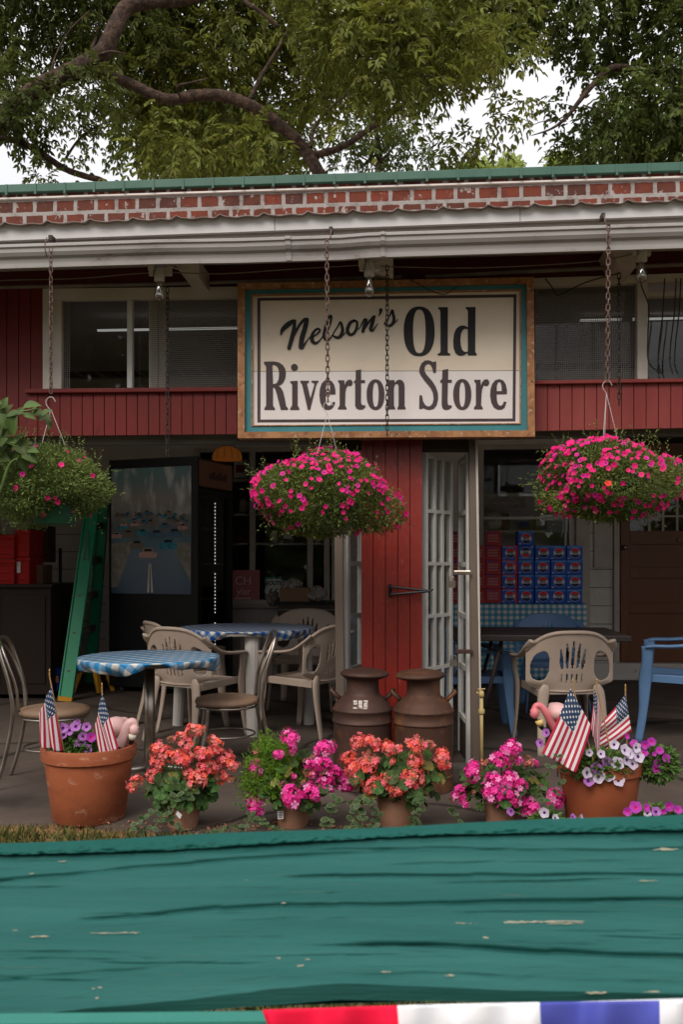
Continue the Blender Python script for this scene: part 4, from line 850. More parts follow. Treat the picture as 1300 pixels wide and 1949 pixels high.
z6=lambda x,y:(990+x/4.1935,1280+y/4.1935)
petunia(1142,1456,62,28,4.16,[(*z6(x,y),k,s) for x,y,k,s in ((845,620,'w',1.),(880,650,'w',.8),(860,700,'w',.9),(950,670,'w',1.),(935,600,'w',.85),(905,730,'w',.9),(780,725,'w',1.05),(755,575,'w',.8),(650,650,'w',.7),(690,705,'p',.8),(685,755,'p',.75),(610,760,'p',.9),(540,800,'w',.9),(625,830,'w',1.1),(550,865,'p',.9),(710,820,'w',1.),(790,860,'w',1.),(690,790,'w',.8),(210,480,'p',.7),(160,562,'p',.75),(858,510,'m',.5),(555,640,'w',.6))],'white and pale lilac petunias spilling over the front rim of the big right pot',1500,22)
petunia(1250,1455,42,34,4.2,[(*z6(x,y),k,s) for x,y,k,s in ((912,565,'m',.7),(1000,578,'m',.75),(1053,552,'m',.75),(995,640,'m',.7),(1118,622,'m',.7),(1170,685,'m',.85),(1095,728,'m',.7),(1092,772,'m',.75),(1075,650,'m',.4))],'magenta petunias trailing off the right side of the big right pot',700,23)
petunia(1250,1562,52,26,3.98,[(*z6(x,y),k,s) for x,y,k,s in ((925,1075,'m',1.),(1015,1078,'m',.7),(860,1112,'m',.7),(1195,1070,'m',.8),(1265,1095,'m',.7),(1090,1112,'p',.8),(1020,1125,'w',.6),(1150,1110,'m',.5))],'low magenta petunias on the ground at the far right behind the green board',700,24)
petunia(1040,1566,32,18,4.0,[(*z6(x,y),k,s) for x,y,k,s in ((195,1120,'w',.8),(285,1160,'w',.6),(425,1155,'p',.6),(490,1155,'w',.5),(-75,1110,'p',.7))],'tiny white and lilac petunias on the ground below the bright pink geranium',350,25)
# variegated trailing vines
VG=M('vine_leaf_green',(.05,.09,.03),.5,(.03,.06,.022),ns=20,island=.25,trans=.15); VW=M('vine_leaf_cream_edge',(.20,.23,.09),.5,(.12,.16,.055),ns=20,trans=.2)
def vine(strands,d,label,seed,lsz=.034):
    g=random.Random(seed); mb=MB(); B=[];A=[];N=[];L=[]
    P0=AD(*strands[0][0],d); base=V((P0.x,P0.y,0)); t=thing('variegated_vine',label,'trailing vine',base,0,'variegated vines trailing between the pots')
    for s in strands:
        pts=spline([AD(x,y,d+g.uniform(-.06,.06)) for x,y in s],8)
        for p in pts: p.z=max(p.z,.01)
        mb.tube(pts,.0018,4)
        for i,p in enumerate(pts[::4]):
            for sd in (-1,1):
                B.append(p); A.append(V((sd*.8+g.gauss(0,.3),-.3+g.gauss(0,.3),g.gauss(.1,.45)))); N.append(V((g.gauss(0,.3),-.7,.6+g.gauss(0,.2)))); L.append(lsz*g.uniform(.7,1.1))
    mb.build('stems',STEM,t); B,A,N,L=map(np.array,(B,A,N,L))
    def oval(B,A,N,L,k,off):
        A=unit(A);S=unit(np.cross(A,N));N2=np.cross(S,A); o=B+A*(L*(1-k)*.5)[:,None]+N2*off; L=L*k; P=[]
        for j in range(10):
            a=2*math.pi*j/10; P.append(o+A*(L*(.5-.5*math.cos(a)))[:,None]+S*(L*.34*math.sin(a))[:,None]-N2*(L*.12*abs(math.sin(a)))[:,None]*-1)
        return np.stack(P,1)
    quads_obj('leaves',np.concatenate([oval(B,A,N,L,1.,0.),oval(B,A,N,L,.84,.0014)]),[VW,VG],t,mi=np.array([0]*len(B)+[1]*len(B)))
    return t
vine([[(336,1515),(326,1535),(322,1560),(340,1578)],[(300,1545),(285,1550),(262,1568)],[(310,1550),(290,1575),(260,1580)]],4.05,'cream-edged vine trailing over the leftmost nursery pot',31)
vine([[(452,1530),(478,1552),(500,1572)],[(480,1550),(465,1572),(450,1576)],[(495,1560),(515,1575),(530,1580)],[(440,1575),(420,1580),(400,1582)]],4.1,'cream-edged vine creeping on the ground left of the ferny pink geranium',32,.028)
vine([[(640,1522),(632,1545),(622,1570)],[(690,1520),(680,1545),(665,1575)],[(700,1530),(718,1550),(712,1575)],[(672,1530),(690,1560),(684,1580)]],4.08,'dense cream-edged vine hanging between the middle pots, below the milk cans',33,.04)
vine([[(800,1520),(792,1545),(780,1575)],[(805,1525),(796,1560),(770,1582)]],4.1,'small cream-edged vine at the right side of the coral geranium pot',34,.032)
vine([[(860,1545),(872,1560),(890,1575)],[(1062,1440),(1075,1470),(1060,1510)],[(1050,1460),(1030,1500),(1045,1540)]],4.06,'thin green shoots trailing left of the big right pot',35,.03)
# dead leaves and twigs on the slab edge
mb=MB()
n=150; B=np.stack([nr.uniform(-1.6,1.8,n),nr.uniform(4.1,4.3,n),np.full(n,.008)],1)
props(quads_obj('fallen_leaves',leafs(B,nr.normal(0,1,(n,3))*[1,1,.1],nr.normal(0,.3,(n,3))+[0,0,1],nr.uniform(.015,.035,n),nr.uniform(.01,.018,n)),BRN),'scattered brown fallen leaves on the concrete edge by the pots','leaves',kind='stuff')
# ---------------- flags ----------------
def flag_mat():
    m=bpy.data.materials.new('flag_cloth'); m.use_nodes=True; N=m.node_tree.nodes; L=m.node_tree.links; p=N['Principled BSDF']; p.inputs['Roughness'].default_value=.7
    uv=N.new('ShaderNodeUVMap'); sx=N.new('ShaderNodeSeparateXYZ'); L.new(uv.outputs[0],sx.inputs[0])
    def mth(op,a,b=None,c=None):
        x=N.new('ShaderNodeMath'); x.operation=op
        for i,q in enumerate((a,b,c)):
            if q is None: continue
            if isinstance(q,(int,float)): x.inputs[i].default_value=q
            else: L.new(q,x.inputs[i])
        return x.outputs[0]
    U,Vv=sx.outputs[0],sx.outputs[1]
    st=mth('MODULO',mth('FLOOR',mth('MULTIPLY',Vv,13)),2)       # 0 red,1 white counted from the top
    can=mth('MULTIPLY',mth('LESS_THAN',U,.4),mth('LESS_THAN',Vv,7/13))
    su=mth('MULTIPLY',U,4.5/.4); sv=mth('MULTIPLY',Vv,13/7*3.5)
    def dots(ou,ov):
        fu=mth('SUBTRACT',mth('FRACT',mth('ADD',su,ou)),.5); fv=mth('SUBTRACT',mth('FRACT',mth('ADD',sv,ov)),.5)
        d=mth('ADD',mth('MULTIPLY',mth('MULTIPLY',fu,fu),1.1),mth('MULTIPLY',fv,fv)); return mth('LESS_THAN',d,.032)
    star=mth('MAXIMUM',dots(0,0),dots(.5,.5))
    def mix(f,a,b):
        x=N.new('ShaderNodeMix'); x.data_type='RGBA'; L.new(f,x.inputs[0])
        for i,q in ((6,a),(7,b)):
            if isinstance(q,tuple): x.inputs[i].default_value=(*q,1)
            else: L.new(q,x.inputs[i])
        return x.outputs[2]
    c=mix(can,mix(st,(.50,.012,.045),(.80,.74,.75)),mix(star,(.02,.05,.12),(.70,.68,.70))); L.new(c,p.inputs['Base Color'])
    tr=N.new('ShaderNodeBsdfTranslucent'); L.new(c,tr.inputs[0]); ms=N.new('ShaderNodeMixShader'); ms.inputs[0].default_value=.25; L.new(p.outputs[0],ms.inputs[1]); L.new(tr.outputs[0],ms.inputs[2]); L.new(ms.outputs[0],N['Material Output'].inputs[0]); return m
FLAG=flag_mat(); POLEM=M('flag_stick_wood',(.42,.26,.12),.5,(.36,.2,.09),ns=20); 
def flag(pole,corners,d,label,waves=2.5,amp=.012,ph=0.,dd=(0,0,0,0),gild=True):
    """corners: hoist-top, fly-top, fly-bottom, hoist-bottom in pixels"""
    c=[AD(x,y,d+e) for (x,y),e in zip(corners,dd)]; a=AD(*pole[0],d+.004); b=AD(*pole[1],d+.03)
    t=thing('small_flag',label,'flag',b,0,'small american flags stuck in the pots')
    mb=MB(); mb.tube([a.lerp(b,.07),b],.0032,8); mb.build('pole',POLEM,t)
    mb=MB(); mb.lathe([(.0035,0),(.0042,.002),(.0035,.012),(.0028,.018),(.0038,.024),(.001,.034)],c=a.lerp(b,.07),n=10); mb.build('finial',M('gold_tip',(.5,.3,.1),.4,metal=.6),t)
    def fn(u,v):
        top=c[0].lerp(c[1],u); bot=c[3].lerp(c[2],u); p=top.lerp(bot,v)
        w_=amp*math.sin(v*waves*6.28+ph+u*1.5)*(.35+.65*u); sag=.006*math.sin(u*3.14)
        return p+V((w_*.25,w_,-sag))
    mb=MB(); mb.grid(fn,40,40,uv=True); mb.build('cloth',FLAG,t,smooth=True,solid=.0008); return t
flag([(91,1274),(124,1445)],[(96,1307),(115.6,1431),(71.5,1419),(73,1362)],4.27,'small flag at the left of the big left pot, draped over the rim',2.,.014,.5,(0,0,-.03,-.02))
flag([(193,1302),(199,1450)],[(193.4,1320),(224,1425),(190,1439),(180,1383)],4.29,'small flag in the middle of the big left pot, beside the pale flamingo',1.6,.012,1.)
flag([(1087,1294),(1132,1455)],[(1086.6,1311),(1032,1433),(1097,1471),(1127,1383)],4.06,'largest-looking flag at the front left of the big right pot, spread diagonally',1.4,.007,2.,(0,-.02,-.04,0))
flag([(1134,1293),(1167,1450)],[(1133,1311),(1125,1380),(1142,1457),(1143,1345)],4.15,'narrow folded flag in the middle of the big right pot',2.2,.01,0.)
flag([(1191,1307),(1194,1420)],[(1191,1322),(1146,1374),(1139,1432),(1203,1392)],4.24,'rearmost right flag in the big right pot, fanned out to the left',1.8,.012,.8)
# ---------------- flamingos ----------------
FP1=M('pale_pink_plastic',(.68,.42,.40),.4,(.6,.36,.34),ns=9); FP2=M('pink_plastic',(.70,.20,.21),.4,(.62,.17,.19),ns=9); BKW=M('beak_cream',(.62,.56,.45),.4); BKY=M('beak_yellow',(.66,.48,.16),.4)
def flamingo(body,br,neck,nr_,head,hr,beak,d,mb_,mn_,bk,label):
    B=AD(*body,d+.04); t=thing('garden_flamingo',label,'flamingo ornament',V((B.x,B.y,.24)))
    mb=MB(); s=d/FPX; mb.ball(B,br*s,20,sc_=(1.05,1.5,.95)); mb.ball(B+V((0,.10,.012)),br*s*.6,14,sc_=(1,2.0,.6)); o=mb.build('body',mb_,t,smooth=True)
    mb=MB(); pts=spline([AD(x,y,d+e) for x,y,e in neck],7); n=len(pts); mb.tube(pts,[nr_*s*(1.25-.45*i/n) for i in range(n)],14); H=AD(*head,d-.01); mb.ball(H,hr*s,16,sc_=(.95,1.1,1.15)); mb.build('neck_and_head',mn_,t,smooth=True)
    p=[AD(x,y,d-.015) for x,y in beak]; mb=MB(); mb.tube([p[0],p[1]],[hr*s*.82,hr*s*.60],12); mb.build('beak',bk,t,smooth=True)
    mb=MB(); mb.tube(spline([p[1],p[2],p[3]],5),[hr*s*.60]*1+[hr*s*(.55-.045*i) for i in range(10)],12); mb.build('beak_tip',BLACK,t,smooth=True)
    mb=MB(); 
    for sd in (-1,1): mb.ball(H+RT*sd*hr*s*.85+V((0,-hr*s*.3,hr*s*.2)),hr*s*.16,8)
    mb.build('eyes',BLACK,t); mb=MB(); mb.tube([B,V((B.x,B.y,.22))],.004,6); mb.build('stake',STEEL,t); return t
flamingo((219,1384),21,[(226,1418,.0),(233,1405,0),(239,1390,0),(245,1378,0),(252,1375,0),(256,1382,0)],9.5,(255,1389),10,[(252,1398),(250,1408),(248,1414),(244,1412)],4.42,FP1,FP1,BKW,'pale pink plastic flamingo in the big left pot behind the flag')
flamingo((1062,1355),19,[(1056,1385,.02),(1048,1372,.01),(1040,1357,0),(1031,1345,0),(1022,1343,0),(1017,1350,0)],6.5,(1018,1357),9.5,[(1026,1371),(1030,1381),(1034,1387),(1040,1386)],4.30,FP1,FP2,BKY,'deeper pink plastic flamingo with a yellow beak in the big right pot')
# ---------------- milk cans ----------------
def can(px,pyb,lid_tilt,label,mat,tag):
    c=G(px,pyb); t=thing('milk_can',label,'milk can',V((c.x,c.y,0)),0,'rusty milk cans by the pillar')
    H=[(.155,0),(.165,.004),(.165,.074),(.171,.078),(.171,.086),(.165,.09),(.164,.360),(.1655,.366),(.172,.371),(.172,.378),(.1665,.383),(.1665,.43),(.172,.435),(.172,.442),(.163,.45),(.150,.475),(.125,.50),(.100,.518),(.094,.53),(.092,.60),(.098,.612),(.118,.625)]
    mb=MB(); mb.lathe(H,n=64,cap=False); mb.lathe([(.0,.0),(.155,0)],n=64,cap=False); b=mb.build('can_body',mat,t,smooth=True,world=False)
    b.modifiers.new('e','EDGE_SPLIT').split_angle=R(50)
    mb=MB(); mb.lathe([(.10,.612),(.136,.628),(.139,.634),(.136,.642),(.120,.652),(.06,.664),(.0,.666)],n=48,cap=False); l=mb.build('lid',mat,t,smooth=True,world=False); l.rotation_euler=(lid_tilt[0],lid_tilt[1],0)
    for s in (-1,1):
        mb=MB(); mb.tube([(s*.125,-.02,.49),(s*.150,-.022,.515),(s*.178,-.02,.545),(s*.172,0,.55),(s*.178,.02,.545),(s*.150,.022,.515),(s*.125,.02,.49)],.007,8,flat=1.6); mb.add([(s*.128,-.02,.488),(s*.177,-.02,.545),(s*.177,.02,.545),(s*.128,.02,.488)],[(0,1,2,3)]); mb.build('handle',mat,t,smooth=True,world=False)
    return t
cn1=can(690,1496,(.0,.02),'left rusty milk can with a peeling white sticker and dull brown lid',RUST,1)
can(806,1500,(.02,-.03),'right rusty milk can with an orange-brown lid, standing before the pillar',M('orange_rust_steel',(.095,.044,.028),.6,(.065,.036,.026),ns=5,bump=.0028,bs=24,wear=[((.035,.02,.016),9,.60,.72),((.21,.085,.035),5,.50,.68),((.30,.24,.2),70,.74,.77)],metal=.25),0)
mb=MB(); sp=cn1.location
for i,(x0,x1) in enumerate(((673,680),(683,690),(692,700))):
    for k in range(4):
        if (i,k)==(0,2): continue
        y0=1334+k*3.7+rnd.uniform(-.5,.5); 
        def P(x,y): 
            z_=at(x,y,sp.y-.14).z; 
            r_=.150+(.475-z_)*.4 if z_<.475 else .150-(z_-.475)*1.0
            X=at(x,y,sp.y-.14).x-sp.x; return V((sp.x+X,sp.y-math.sqrt(max(.0001,r_*r_-X*X))-.006,z_))
        o_=rnd.uniform(-.8,.8); mb.add([P(x0+o_,y0),P(x1+o_*.4,y0),P(x1,y0+3.3),P(x0+o_,y0+3.3)],[(0,1,2,3)])
mb.build('sticker',M('flaking_sticker',(.62,.56,.50),.7,(.40,.33,.28),ns=60,wear=[((.12,.06,.045),90,.55,.60)]),cn1)
# ---------------- gingham cloths ----------------
def gingham(name,c,cell,coords='Object',dark=(.012,.05,.17)):
    m=bpy.data.materials.new(name); m.use_nodes=True; N=m.node_tree.nodes; L=m.node_tree.links; p=N['Principled BSDF']; p.inputs['Roughness'].default_value=.32
    if coords=='UV': tc=N.new('ShaderNodeUVMap'); src=tc.outputs[0]
    else: tc=N.new('ShaderNodeTexCoord'); src=tc.outputs['Object']
    sx=N.new('ShaderNodeSeparateXYZ'); L.new(src,sx.inputs[0]); o=[]
    for k in (0,1):
        a=N.new('ShaderNodeMath'); a.operation='MULTIPLY'; a.inputs[1].default_value=1/(2*cell); L.new(sx.outputs[k],a.inputs[0])
        b=N.new('ShaderNodeMath'); b.operation='FRACT'; L.new(a.outputs[0],b.inputs[0]); q=N.new('ShaderNodeMath'); q.operation='LESS_THAN'; q.inputs[1].default_value=.5; L.new(b.outputs[0],q.inputs[0]); o.append(q.outputs[0])
    s=N.new('ShaderNodeMath'); s.operation='ADD'; L.new(o[0],s.inputs[0]); L.new(o[1],s.inputs[1]); h=N.new('ShaderNodeMath'); h.operation='MULTIPLY'; h.inputs[1].default_value=.5; L.new(s.outputs[0],h.inputs[0])
    cr=N.new('ShaderNodeValToRGB'); cr.color_ramp.interpolation='CONSTANT'; e=cr.color_ramp.elements; e[0].color=(.62,.60,.56,1); e[1].position=.75; e[1].color=(*c,1); k=e.new(.25); k.color=(c[0]*.5+.16,c[1]*.5+.22,c[2]*.5+.25,1)
    L.new(h.outputs[0],cr.inputs[0]); L.new(cr.outputs[0],p.inputs['Base Color']); return m
GB1=gingham('blue_gingham',(.008,.20,.46),.040,'UV'); GB2=gingham('navy_gingham',(.010,.07,.30),.031,'UV'); GB3=gingham('teal_gingham',(.012,.22,.40),.030,'UV')
def round_cloth(t_name,label,c,r,zt,mat,drop,seed,group):
    g=random.Random(seed); o=thing.__call__ if 0 else None
    mb=MB(); K1_=96; rows=[]; ph=[g.uniform(0,6) for _ in range(5)]
    def fn(u,v):
        a=u*2*math.pi
        if v<.5: q=r*v/.5; return V((q*math.cos(a),q*math.sin(a),zt+.0))
        w_=(v-.5)/.5; dr=drop*(.75+.35*math.sin(a*3+ph[0])+.22*math.sin(a*7+ph[1])); q=r*(1+.012*math.sin(w_*3.14))-.035*w_*w_*(1+.8*math.sin(a*11+ph[2]))+.006*math.sin(a*31+ph[3])*w_
        return V((q*math.cos(a),q*math.sin(a),zt-dr*w_**1.1-.004*w_))
    mb.grid(fn,K1_*2,24,uv=True)
    for k_,(u_,v_) in list(mb.uv.items()):
        x_,y_,z_=mb.v[k_]; R_=r*v_/.5 if v_<.5 else r+(zt-z_); a_=u_*2*math.pi; cx_,cy_=math.cos(a_)*R_,math.sin(a_)*R_; rt=.22+seed*.1; mb.uv[k_]=(cx_*math.cos(rt)-cy_*math.sin(rt)+5,cx_*math.sin(rt)+cy_*math.cos(rt)+5)
    ob=mb.build(t_name,mat,None,smooth=True,world=False,weld=True,solid=.0025); ob.location=c; props(ob,label,'tablecloth',group); return ob
def small_table():
    c=AD(284,1250,5.22); c.z=0; t=thing('round_table','small round cafe table with a steel pole, nearest the big left pot','table',c)
    zt=.712
    mb=MB(); mb.lathe([(.0,zt-.028),(.385,zt-.028),(.39,zt-.02),(.39,zt-.004),(.385,zt-.001),(0,zt-.001)],n=72,cap=False); mb.build('tabletop',DARKW,t,world=False,smooth=True).modifiers.new('e','EDGE_SPLIT')
    mb=MB(); mb.tube([(0,0,.03),(0,0,zt-.03)],.031,20); mb.build('pole',STEEL,t,world=False,smooth=True)
    mb=MB()
    for a in (.35,1.92,3.49,5.06): mb.tube([(0,0,.07),(math.cos(a)*.15,math.sin(a)*.15,.055),(math.cos(a)*.34,math.sin(a)*.34,.02)],[.022,.018,.013],10)
    mb.build('base_feet',STEEL,t,world=False,smooth=True)
    round_cloth('tablecloth','light blue and white checked cloth on the small round table near the left pot',(c.x,c.y,0),.405,zt+.002,GB1,.062,4,'checked tablecloths')
small_table()
c=AD(470,1250,6.95); c.z=0
t=thing('round_table','larger round table with thick pale plastic legs, between the beige chairs','table',c); zt=.762
mb=MB(); mb.lathe([(.0,zt-.03),(.505,zt-.03),(.51,zt-.02),(.51,zt-.004),(.505,zt-.001),(0,zt-.001)],n=72,cap=False); mb.build('tabletop',PLW,t,world=False)
for px,d in ((338,6.95),(480,6.5),(588,7.0),(470,7.4)):
    p=AD(px,1300,d)-c; p.z=0; mb=MB(); mb.tube([(p.x*.93,p.y*.93,zt-.03),(p.x*.96,p.y*.96,.35),(p.x,p.y,0)],[.055,.05,.043],12,flat=.8,jit=.0); mb.tube([(p.x*.9-.02,p.y*.9,zt-.1),(p.x-.02,p.y,0)],[.02,.012],6); mb.build('leg',PLW,t,world=False,smooth=False)
round_cloth('tablecloth','dark blue and white checked cloth on the larger round table',(c.x,c.y,0),.52,zt+.002,GB2,.07,9,'checked tablecloths')
# ---------------- plastic armchairs ----------------
def plastic_chair(mat,label,group):
    t=thing('plastic_chair',label,'armchair',(0,0,0),0,group)
    hw=.272
    def wid(v):
        q=min(1,max(0,v/.24)); q=q*q*(3-2*q); return .168+.132*q
    def shell(u,v):   # u across, v up; chair faces -y
        s=(u-.5)*2; x=s*wid(v); top=.425+.395*v-(.13*abs(s)**3.2*v)-.02*(1-v)*(1-abs(s)**2)
        y=.205+.085*v-.11*(s*s)*(.3+.7*v); return V((x,y,top))
    def keep(u,v):
        s=(u-.5)*2; x=s*wid(v)
        # side openings
        if .14<v<.78:
            if abs((abs(x)-.212)/.061)**2.4+abs((v-.48)/.27)**2.4<1: return False
        for k,(cx_,h0,h1) in enumerate(((0,.30,.86),(.034,.30,.82),(-.034,.30,.82),(.068,.28,.72),(-.068,.28,.72))):
            cx2=cx_*(1+.55*max(0,v-.35))
            if h0+.10<v<h1: 
                wd=.0085*math.sin(math.pi*min(1,max(0,(v-h0-.10)/(h1-h0-.10)))**.8)+.0035
                if abs(x-cx2)<wd: return False
            if .17<v<.32 and abs(x-cx_)<.0048: return False
        return True
    mb=MB(); mb.grid(shell,110,54,keep=keep); bk=mb.build('backrest',mat,t,world=False,smooth=True,solid=.007)
    def rim(s): return shell(.5+s*.5,1.)
    mb=MB(); mb.tube([rim(-1+.1*i)+V((0,.004,0)) for i in range(21)],.009,8,flat=1.5); mb.build('top_rim',mat,t,world=False,smooth=True)
    def seat(u,v):
        x=(u-.5)*2*(.205+.02*v); y=.22-.45*v; z=.43-.014*math.sin(u*3.14)+.012*v-.03*max(0,v-.88)/.12; return V((x,y,z))
    mb=MB(); mb.grid(seat,16,16); mb.build('seat',mat,t,world=False,smooth=True,solid=.008)
    mb=MB()
    for sd in (-1,1): mb.bar((sd*.215,.2,.405),(sd*.225,-.215,.42),.012,.05)
    mb.bar((-.225,-.222,.412),(.225,-.222,.412),.012,.05); mb.bar((-.19,.205,.412),(.19,.205,.412),.014,.03); mb.build('seat_apron',mat,t,world=False,bevel=.004)
    for sd in (-1,1):
        P=[(sd*.268,.235,.76),(sd*.292,.19,.715),(sd*.302,.09,.655),(sd*.300,-.05,.635),(sd*.294,-.16,.632),(sd*.285,-.215,.625)]
        mb=MB(); mb.tube(spline(P,5),.031,10,flat=.42,up=V((1,0,0))); mb.build('armrest',mat,t,world=False,smooth=True)
        P=[(sd*.283,-.205,.63),(sd*.272,-.21,.52),(sd*.252,-.222,.41),(sd*.256,-.235,.2),(sd*.272,-.265,0)]
        mb=MB(); mb.tube(spline(P,4),[.040,.039,.037,.036,.035,.036,.038,.040,.041,.038,.035,.031,.028,.027,.026,.025,.024][:17],10,flat=.42,up=V((0,1,0))); mb.build('front_leg',mat,t,world=False,smooth=True)
        P=[(sd*.172,.218,.465),(sd*.182,.218,.43),(sd*.194,.222,.37),(sd*.208,.245,.22),(sd*.228,.295,0)]
        mb=MB(); mb.tube(spline(P,4),[.016,.022,.028,.033,.037,.040,.041,.040,.039,.038,.036,.034,.032,.030,.028,.026,.025],10,flat=.45,up=V((1,0,0))); mb.build('rear_leg',mat,t,world=False,smooth=True)
    return t
def fdir(px,d,rz,o,label=None,s=None,z=0):
    p=AD(px,1300,d); p.z=z; return place(o,p,rz+PHI,label,s)
GRP='beige plastic armchairs'
ch=plastic_chair(PLB,'beige plastic armchair at the black table, its slatted back to the garden','beige plastic armchairs on the porch'); fdir(1069,6.12,R(180)+.06,ch,s=.985)
k=copy_tree(ch); fdir(372,6.45,R(180)-.55,k,'beige plastic armchair directly behind the small round table, its back to the garden')
k=copy_tree(ch); fdir(583,6.62,R(180)+1.0,k,'beige plastic armchair right of the larger round table, side on, by the door post')
k=copy_tree(ch); fdir(578,7.9,-.1,k,'farthest beige plastic armchair behind the larger round table at right, facing the garden',s=1.02)
k=copy_tree(ch); fdir(347,7.0,R(90)+.55,k,'beige plastic armchair mostly hidden, its rounded top showing above the chair before it')
cb=plastic_chair(PLBL,'blue plastic armchair behind the black table, in front of the stacked drink boxes','blue plastic armchairs on the porch'); fdir(1052,7.75,-.05,cb,s=.98)
k=copy_tree(cb); fdir(905,6.75,R(90)-.05,k,'blue plastic armchair at the left end of the black table, partly behind the door post')
k=copy_tree(cb); k.scale=(1.08,)*3; fdir(1297,6.45,R(-90)-.35,k,'blue plastic armchair cut by the right edge, its arm pointing at the beige chair')
# ---------------- metal cafe chairs ----------------
def cafe_chair(label):
    t=thing('cafe_chair',label,'chair',(0,0,0),0,'tubular steel cafe chairs with round vinyl seats')
    zs=.43; rs=.205
    mb=MB(); mb.lathe([(0,zs-.03),(rs-.02,zs-.03),(rs-.003,zs-.022),(rs,zs-.008),(rs-.008,zs+.008),(rs-.05,zs+.018),(0,zs+.022)],n=56,cap=False); mb.build('seat',VINYL,t,world=False,smooth=True)
    r=.0115
    # rear legs run up into the outer hoop (back at -x, chair faces +x)
    def hoop(w_,zt_,x0): 
        P=[(-.30,-w_-.02,0),(-.245,-w_-.01,.18),(-.205,-w_,.42),(-.225,-w_,.60),(-.275,-w_*.92,zt_-.09),(-.30,-w_*.6,zt_-.015),(-.305,0,zt_),(-.30,w_*.6,zt_-.015),(-.275,w_*.92,zt_-.09),(-.225,w_,.60),(-.205,w_,.42),(-.245,w_+.01,.18),(-.30,w_+.02,0)]
        return P
    mb=MB(); mb.tube(spline(hoop(.165,.86,0),7),r,10); mb.build('back_frame',STEEL,t,world=False,smooth=True)
    mb=MB(); mb.tube(spline([(-.19,-.085,.43),(-.205,-.088,.58),(-.255,-.08,.72),(-.290,-.045,.80),(-.297,0,.815),(-.290,.045,.80),(-.255,.08,.72),(-.205,.088,.58),(-.19,.085,.43)],6),.0085,8); mb.build('inner_hoop',STEEL,t,world=False,smooth=True)
    mb=MB(); ring_=lambda rr,z:[(rr*math.cos(a*.2244),rr*math.sin(a*.2244),z) for a in range(28)]
    mb.tube(ring_(.193,zs-.04),.008,8,closed=True); mb.build('seat_ring',STEEL,t,world=False,smooth=True)
    mb=MB(); mb.tube(ring_(.178,.21),.0065,8,closed=True); mb.build('stretcher_ring',STEEL,t,world=False,smooth=True)
    for s in (-1,1):
        mb=MB(); mb.tube(spline([(.13,s*.13,zs-.04),(.145,s*.14,.25),(.20,s*.165,0)],5),r,10); mb.build('front_leg',STEEL,t,world=False,smooth=True)
    return t
q=cafe_chair('steel cafe chair at the left edge, worn tan seat, behind the big pot'); fdir(104,5.16,.12,q,s=.97)
k=copy_tree(q); fdir(432,5.55,R(180)+.22,k,'steel cafe chair right of the small round table, pale stain on its seat',s=.97)
# ---------------- black folding table ----------------
t=thing('folding_table','long dark folding table behind the beige chair at right','table',V((at(1040,1300,6.7).x,6.7,0)))
zt=.765; xa=at(862,1200,6.35).x; xb=at(1206,1213,6.2).x
mb=MB(); mb.box((xa,6.24,zt-.045),(xb,7.05,zt)); mb.build('tabletop',M('dark_tabletop',(.040,.031,.028),.45,(.028,.022,.02),ns=3,wear=[((.16,.13,.11),9,.72,.8)]),t,bevel=.008)
DKM=M('dark_brown_steel',(.035,.025,.022),.5)
for xx in (xa+.22,xb-.25):
    mb=MB(); 
    for y in (6.34,6.95): mb.tube([(xx+.12*(1 if xx<1 else -1),y,zt-.05),(xx+.03,y,.35),(xx-.10*(1 if xx<1 else -1)*1,y,0)],.014,8)
    mb.tube([(xx+.02,6.34,.3),(xx+.02,6.95,.3)],.011,8); mb.build('trestle_leg',DKM,t,smooth=True)
for q_ in ([(xb-.05,6.4,zt-.05),(xb-.30,6.4,zt-.09)],[(xa+.1,6.4,zt-.05),(xa+.35,6.4,zt-.14)]): mb=MB(); mb.tube(q_,.009,6); mb.build('brace',DKM,t)
# ---------------- drink boxes on the checked table ----------------
YT=9.15; X0=at(862,1149,YT).x; X1=at(1113,1149,YT).x; ZT=at(1000,1149,YT).z
t=thing('display_table','table under the drink boxes, hidden by a checked cloth','table',V(((X0+X1)/2,YT+.3,0)))
mb=MB(); mb.box((X0+.01,YT+.01,ZT-.04),(X1-.01,YT+.6,ZT-.005)); mb.build('tabletop',DARKW,t)
for a in (X0+.06,X1-.06):
    for b in (YT+.08,YT+.5): mb=MB(); mb.box((a-.02,b-.02,0),(a+.02,b+.02,ZT-.04)); mb.build('leg',DARKW,t)
mb=MB()
def cl(u,v):
    x=X0-.01+(X1-X0+.03)*u; 
    if v<.25: return V((x,YT+.6-.6*v/.25,ZT))
    w_=(v-.25)/.75; return V((x,YT-.004-.018*math.sin(u*34)*w_-.012*w_,ZT-.005-w_*(ZT-.10)))
mb.grid(cl,120,40,uv=True)
sx_=X1-X0
for k_,(u_,v_) in list(mb.uv.items()): mb.uv[k_]=(u_*sx_,v_*1.05)
n0=len(mb.v)
mb.grid(lambda u,v:V((X1+.02+.01*math.sin(u*20)*v,YT+.6*u,ZT-v*(ZT-.12))),20,20)
ob=mb.build('tablecloth',GB3,None,smooth=True,solid=.002); props(ob,'blue checked cloth hanging to the floor under the stacked drink boxes','tablecloth','checked tablecloths')
BX=M('blue_box_card',(.02,.11,.55),.4,(.014,.07,.42),ns=6); BXL=M('light_blue_print',(.10,.28,.70),.4); RX=M('red_box_card',(.42,.035,.045),.45,(.34,.025,.035),ns=6,wear=[((.42,.2,.2),26,.62,.66)]); LR=M('logo_red',(.65,.03,.04),.45); LW=M('logo_white',(.66,.66,.68),.45); LB=M('logo_navy',(.012,.02,.09),.45)
BXX=M('maroon_box_card',(.09,.02,.10),.4)
bw_=.160; bh=.1465; bd=.26
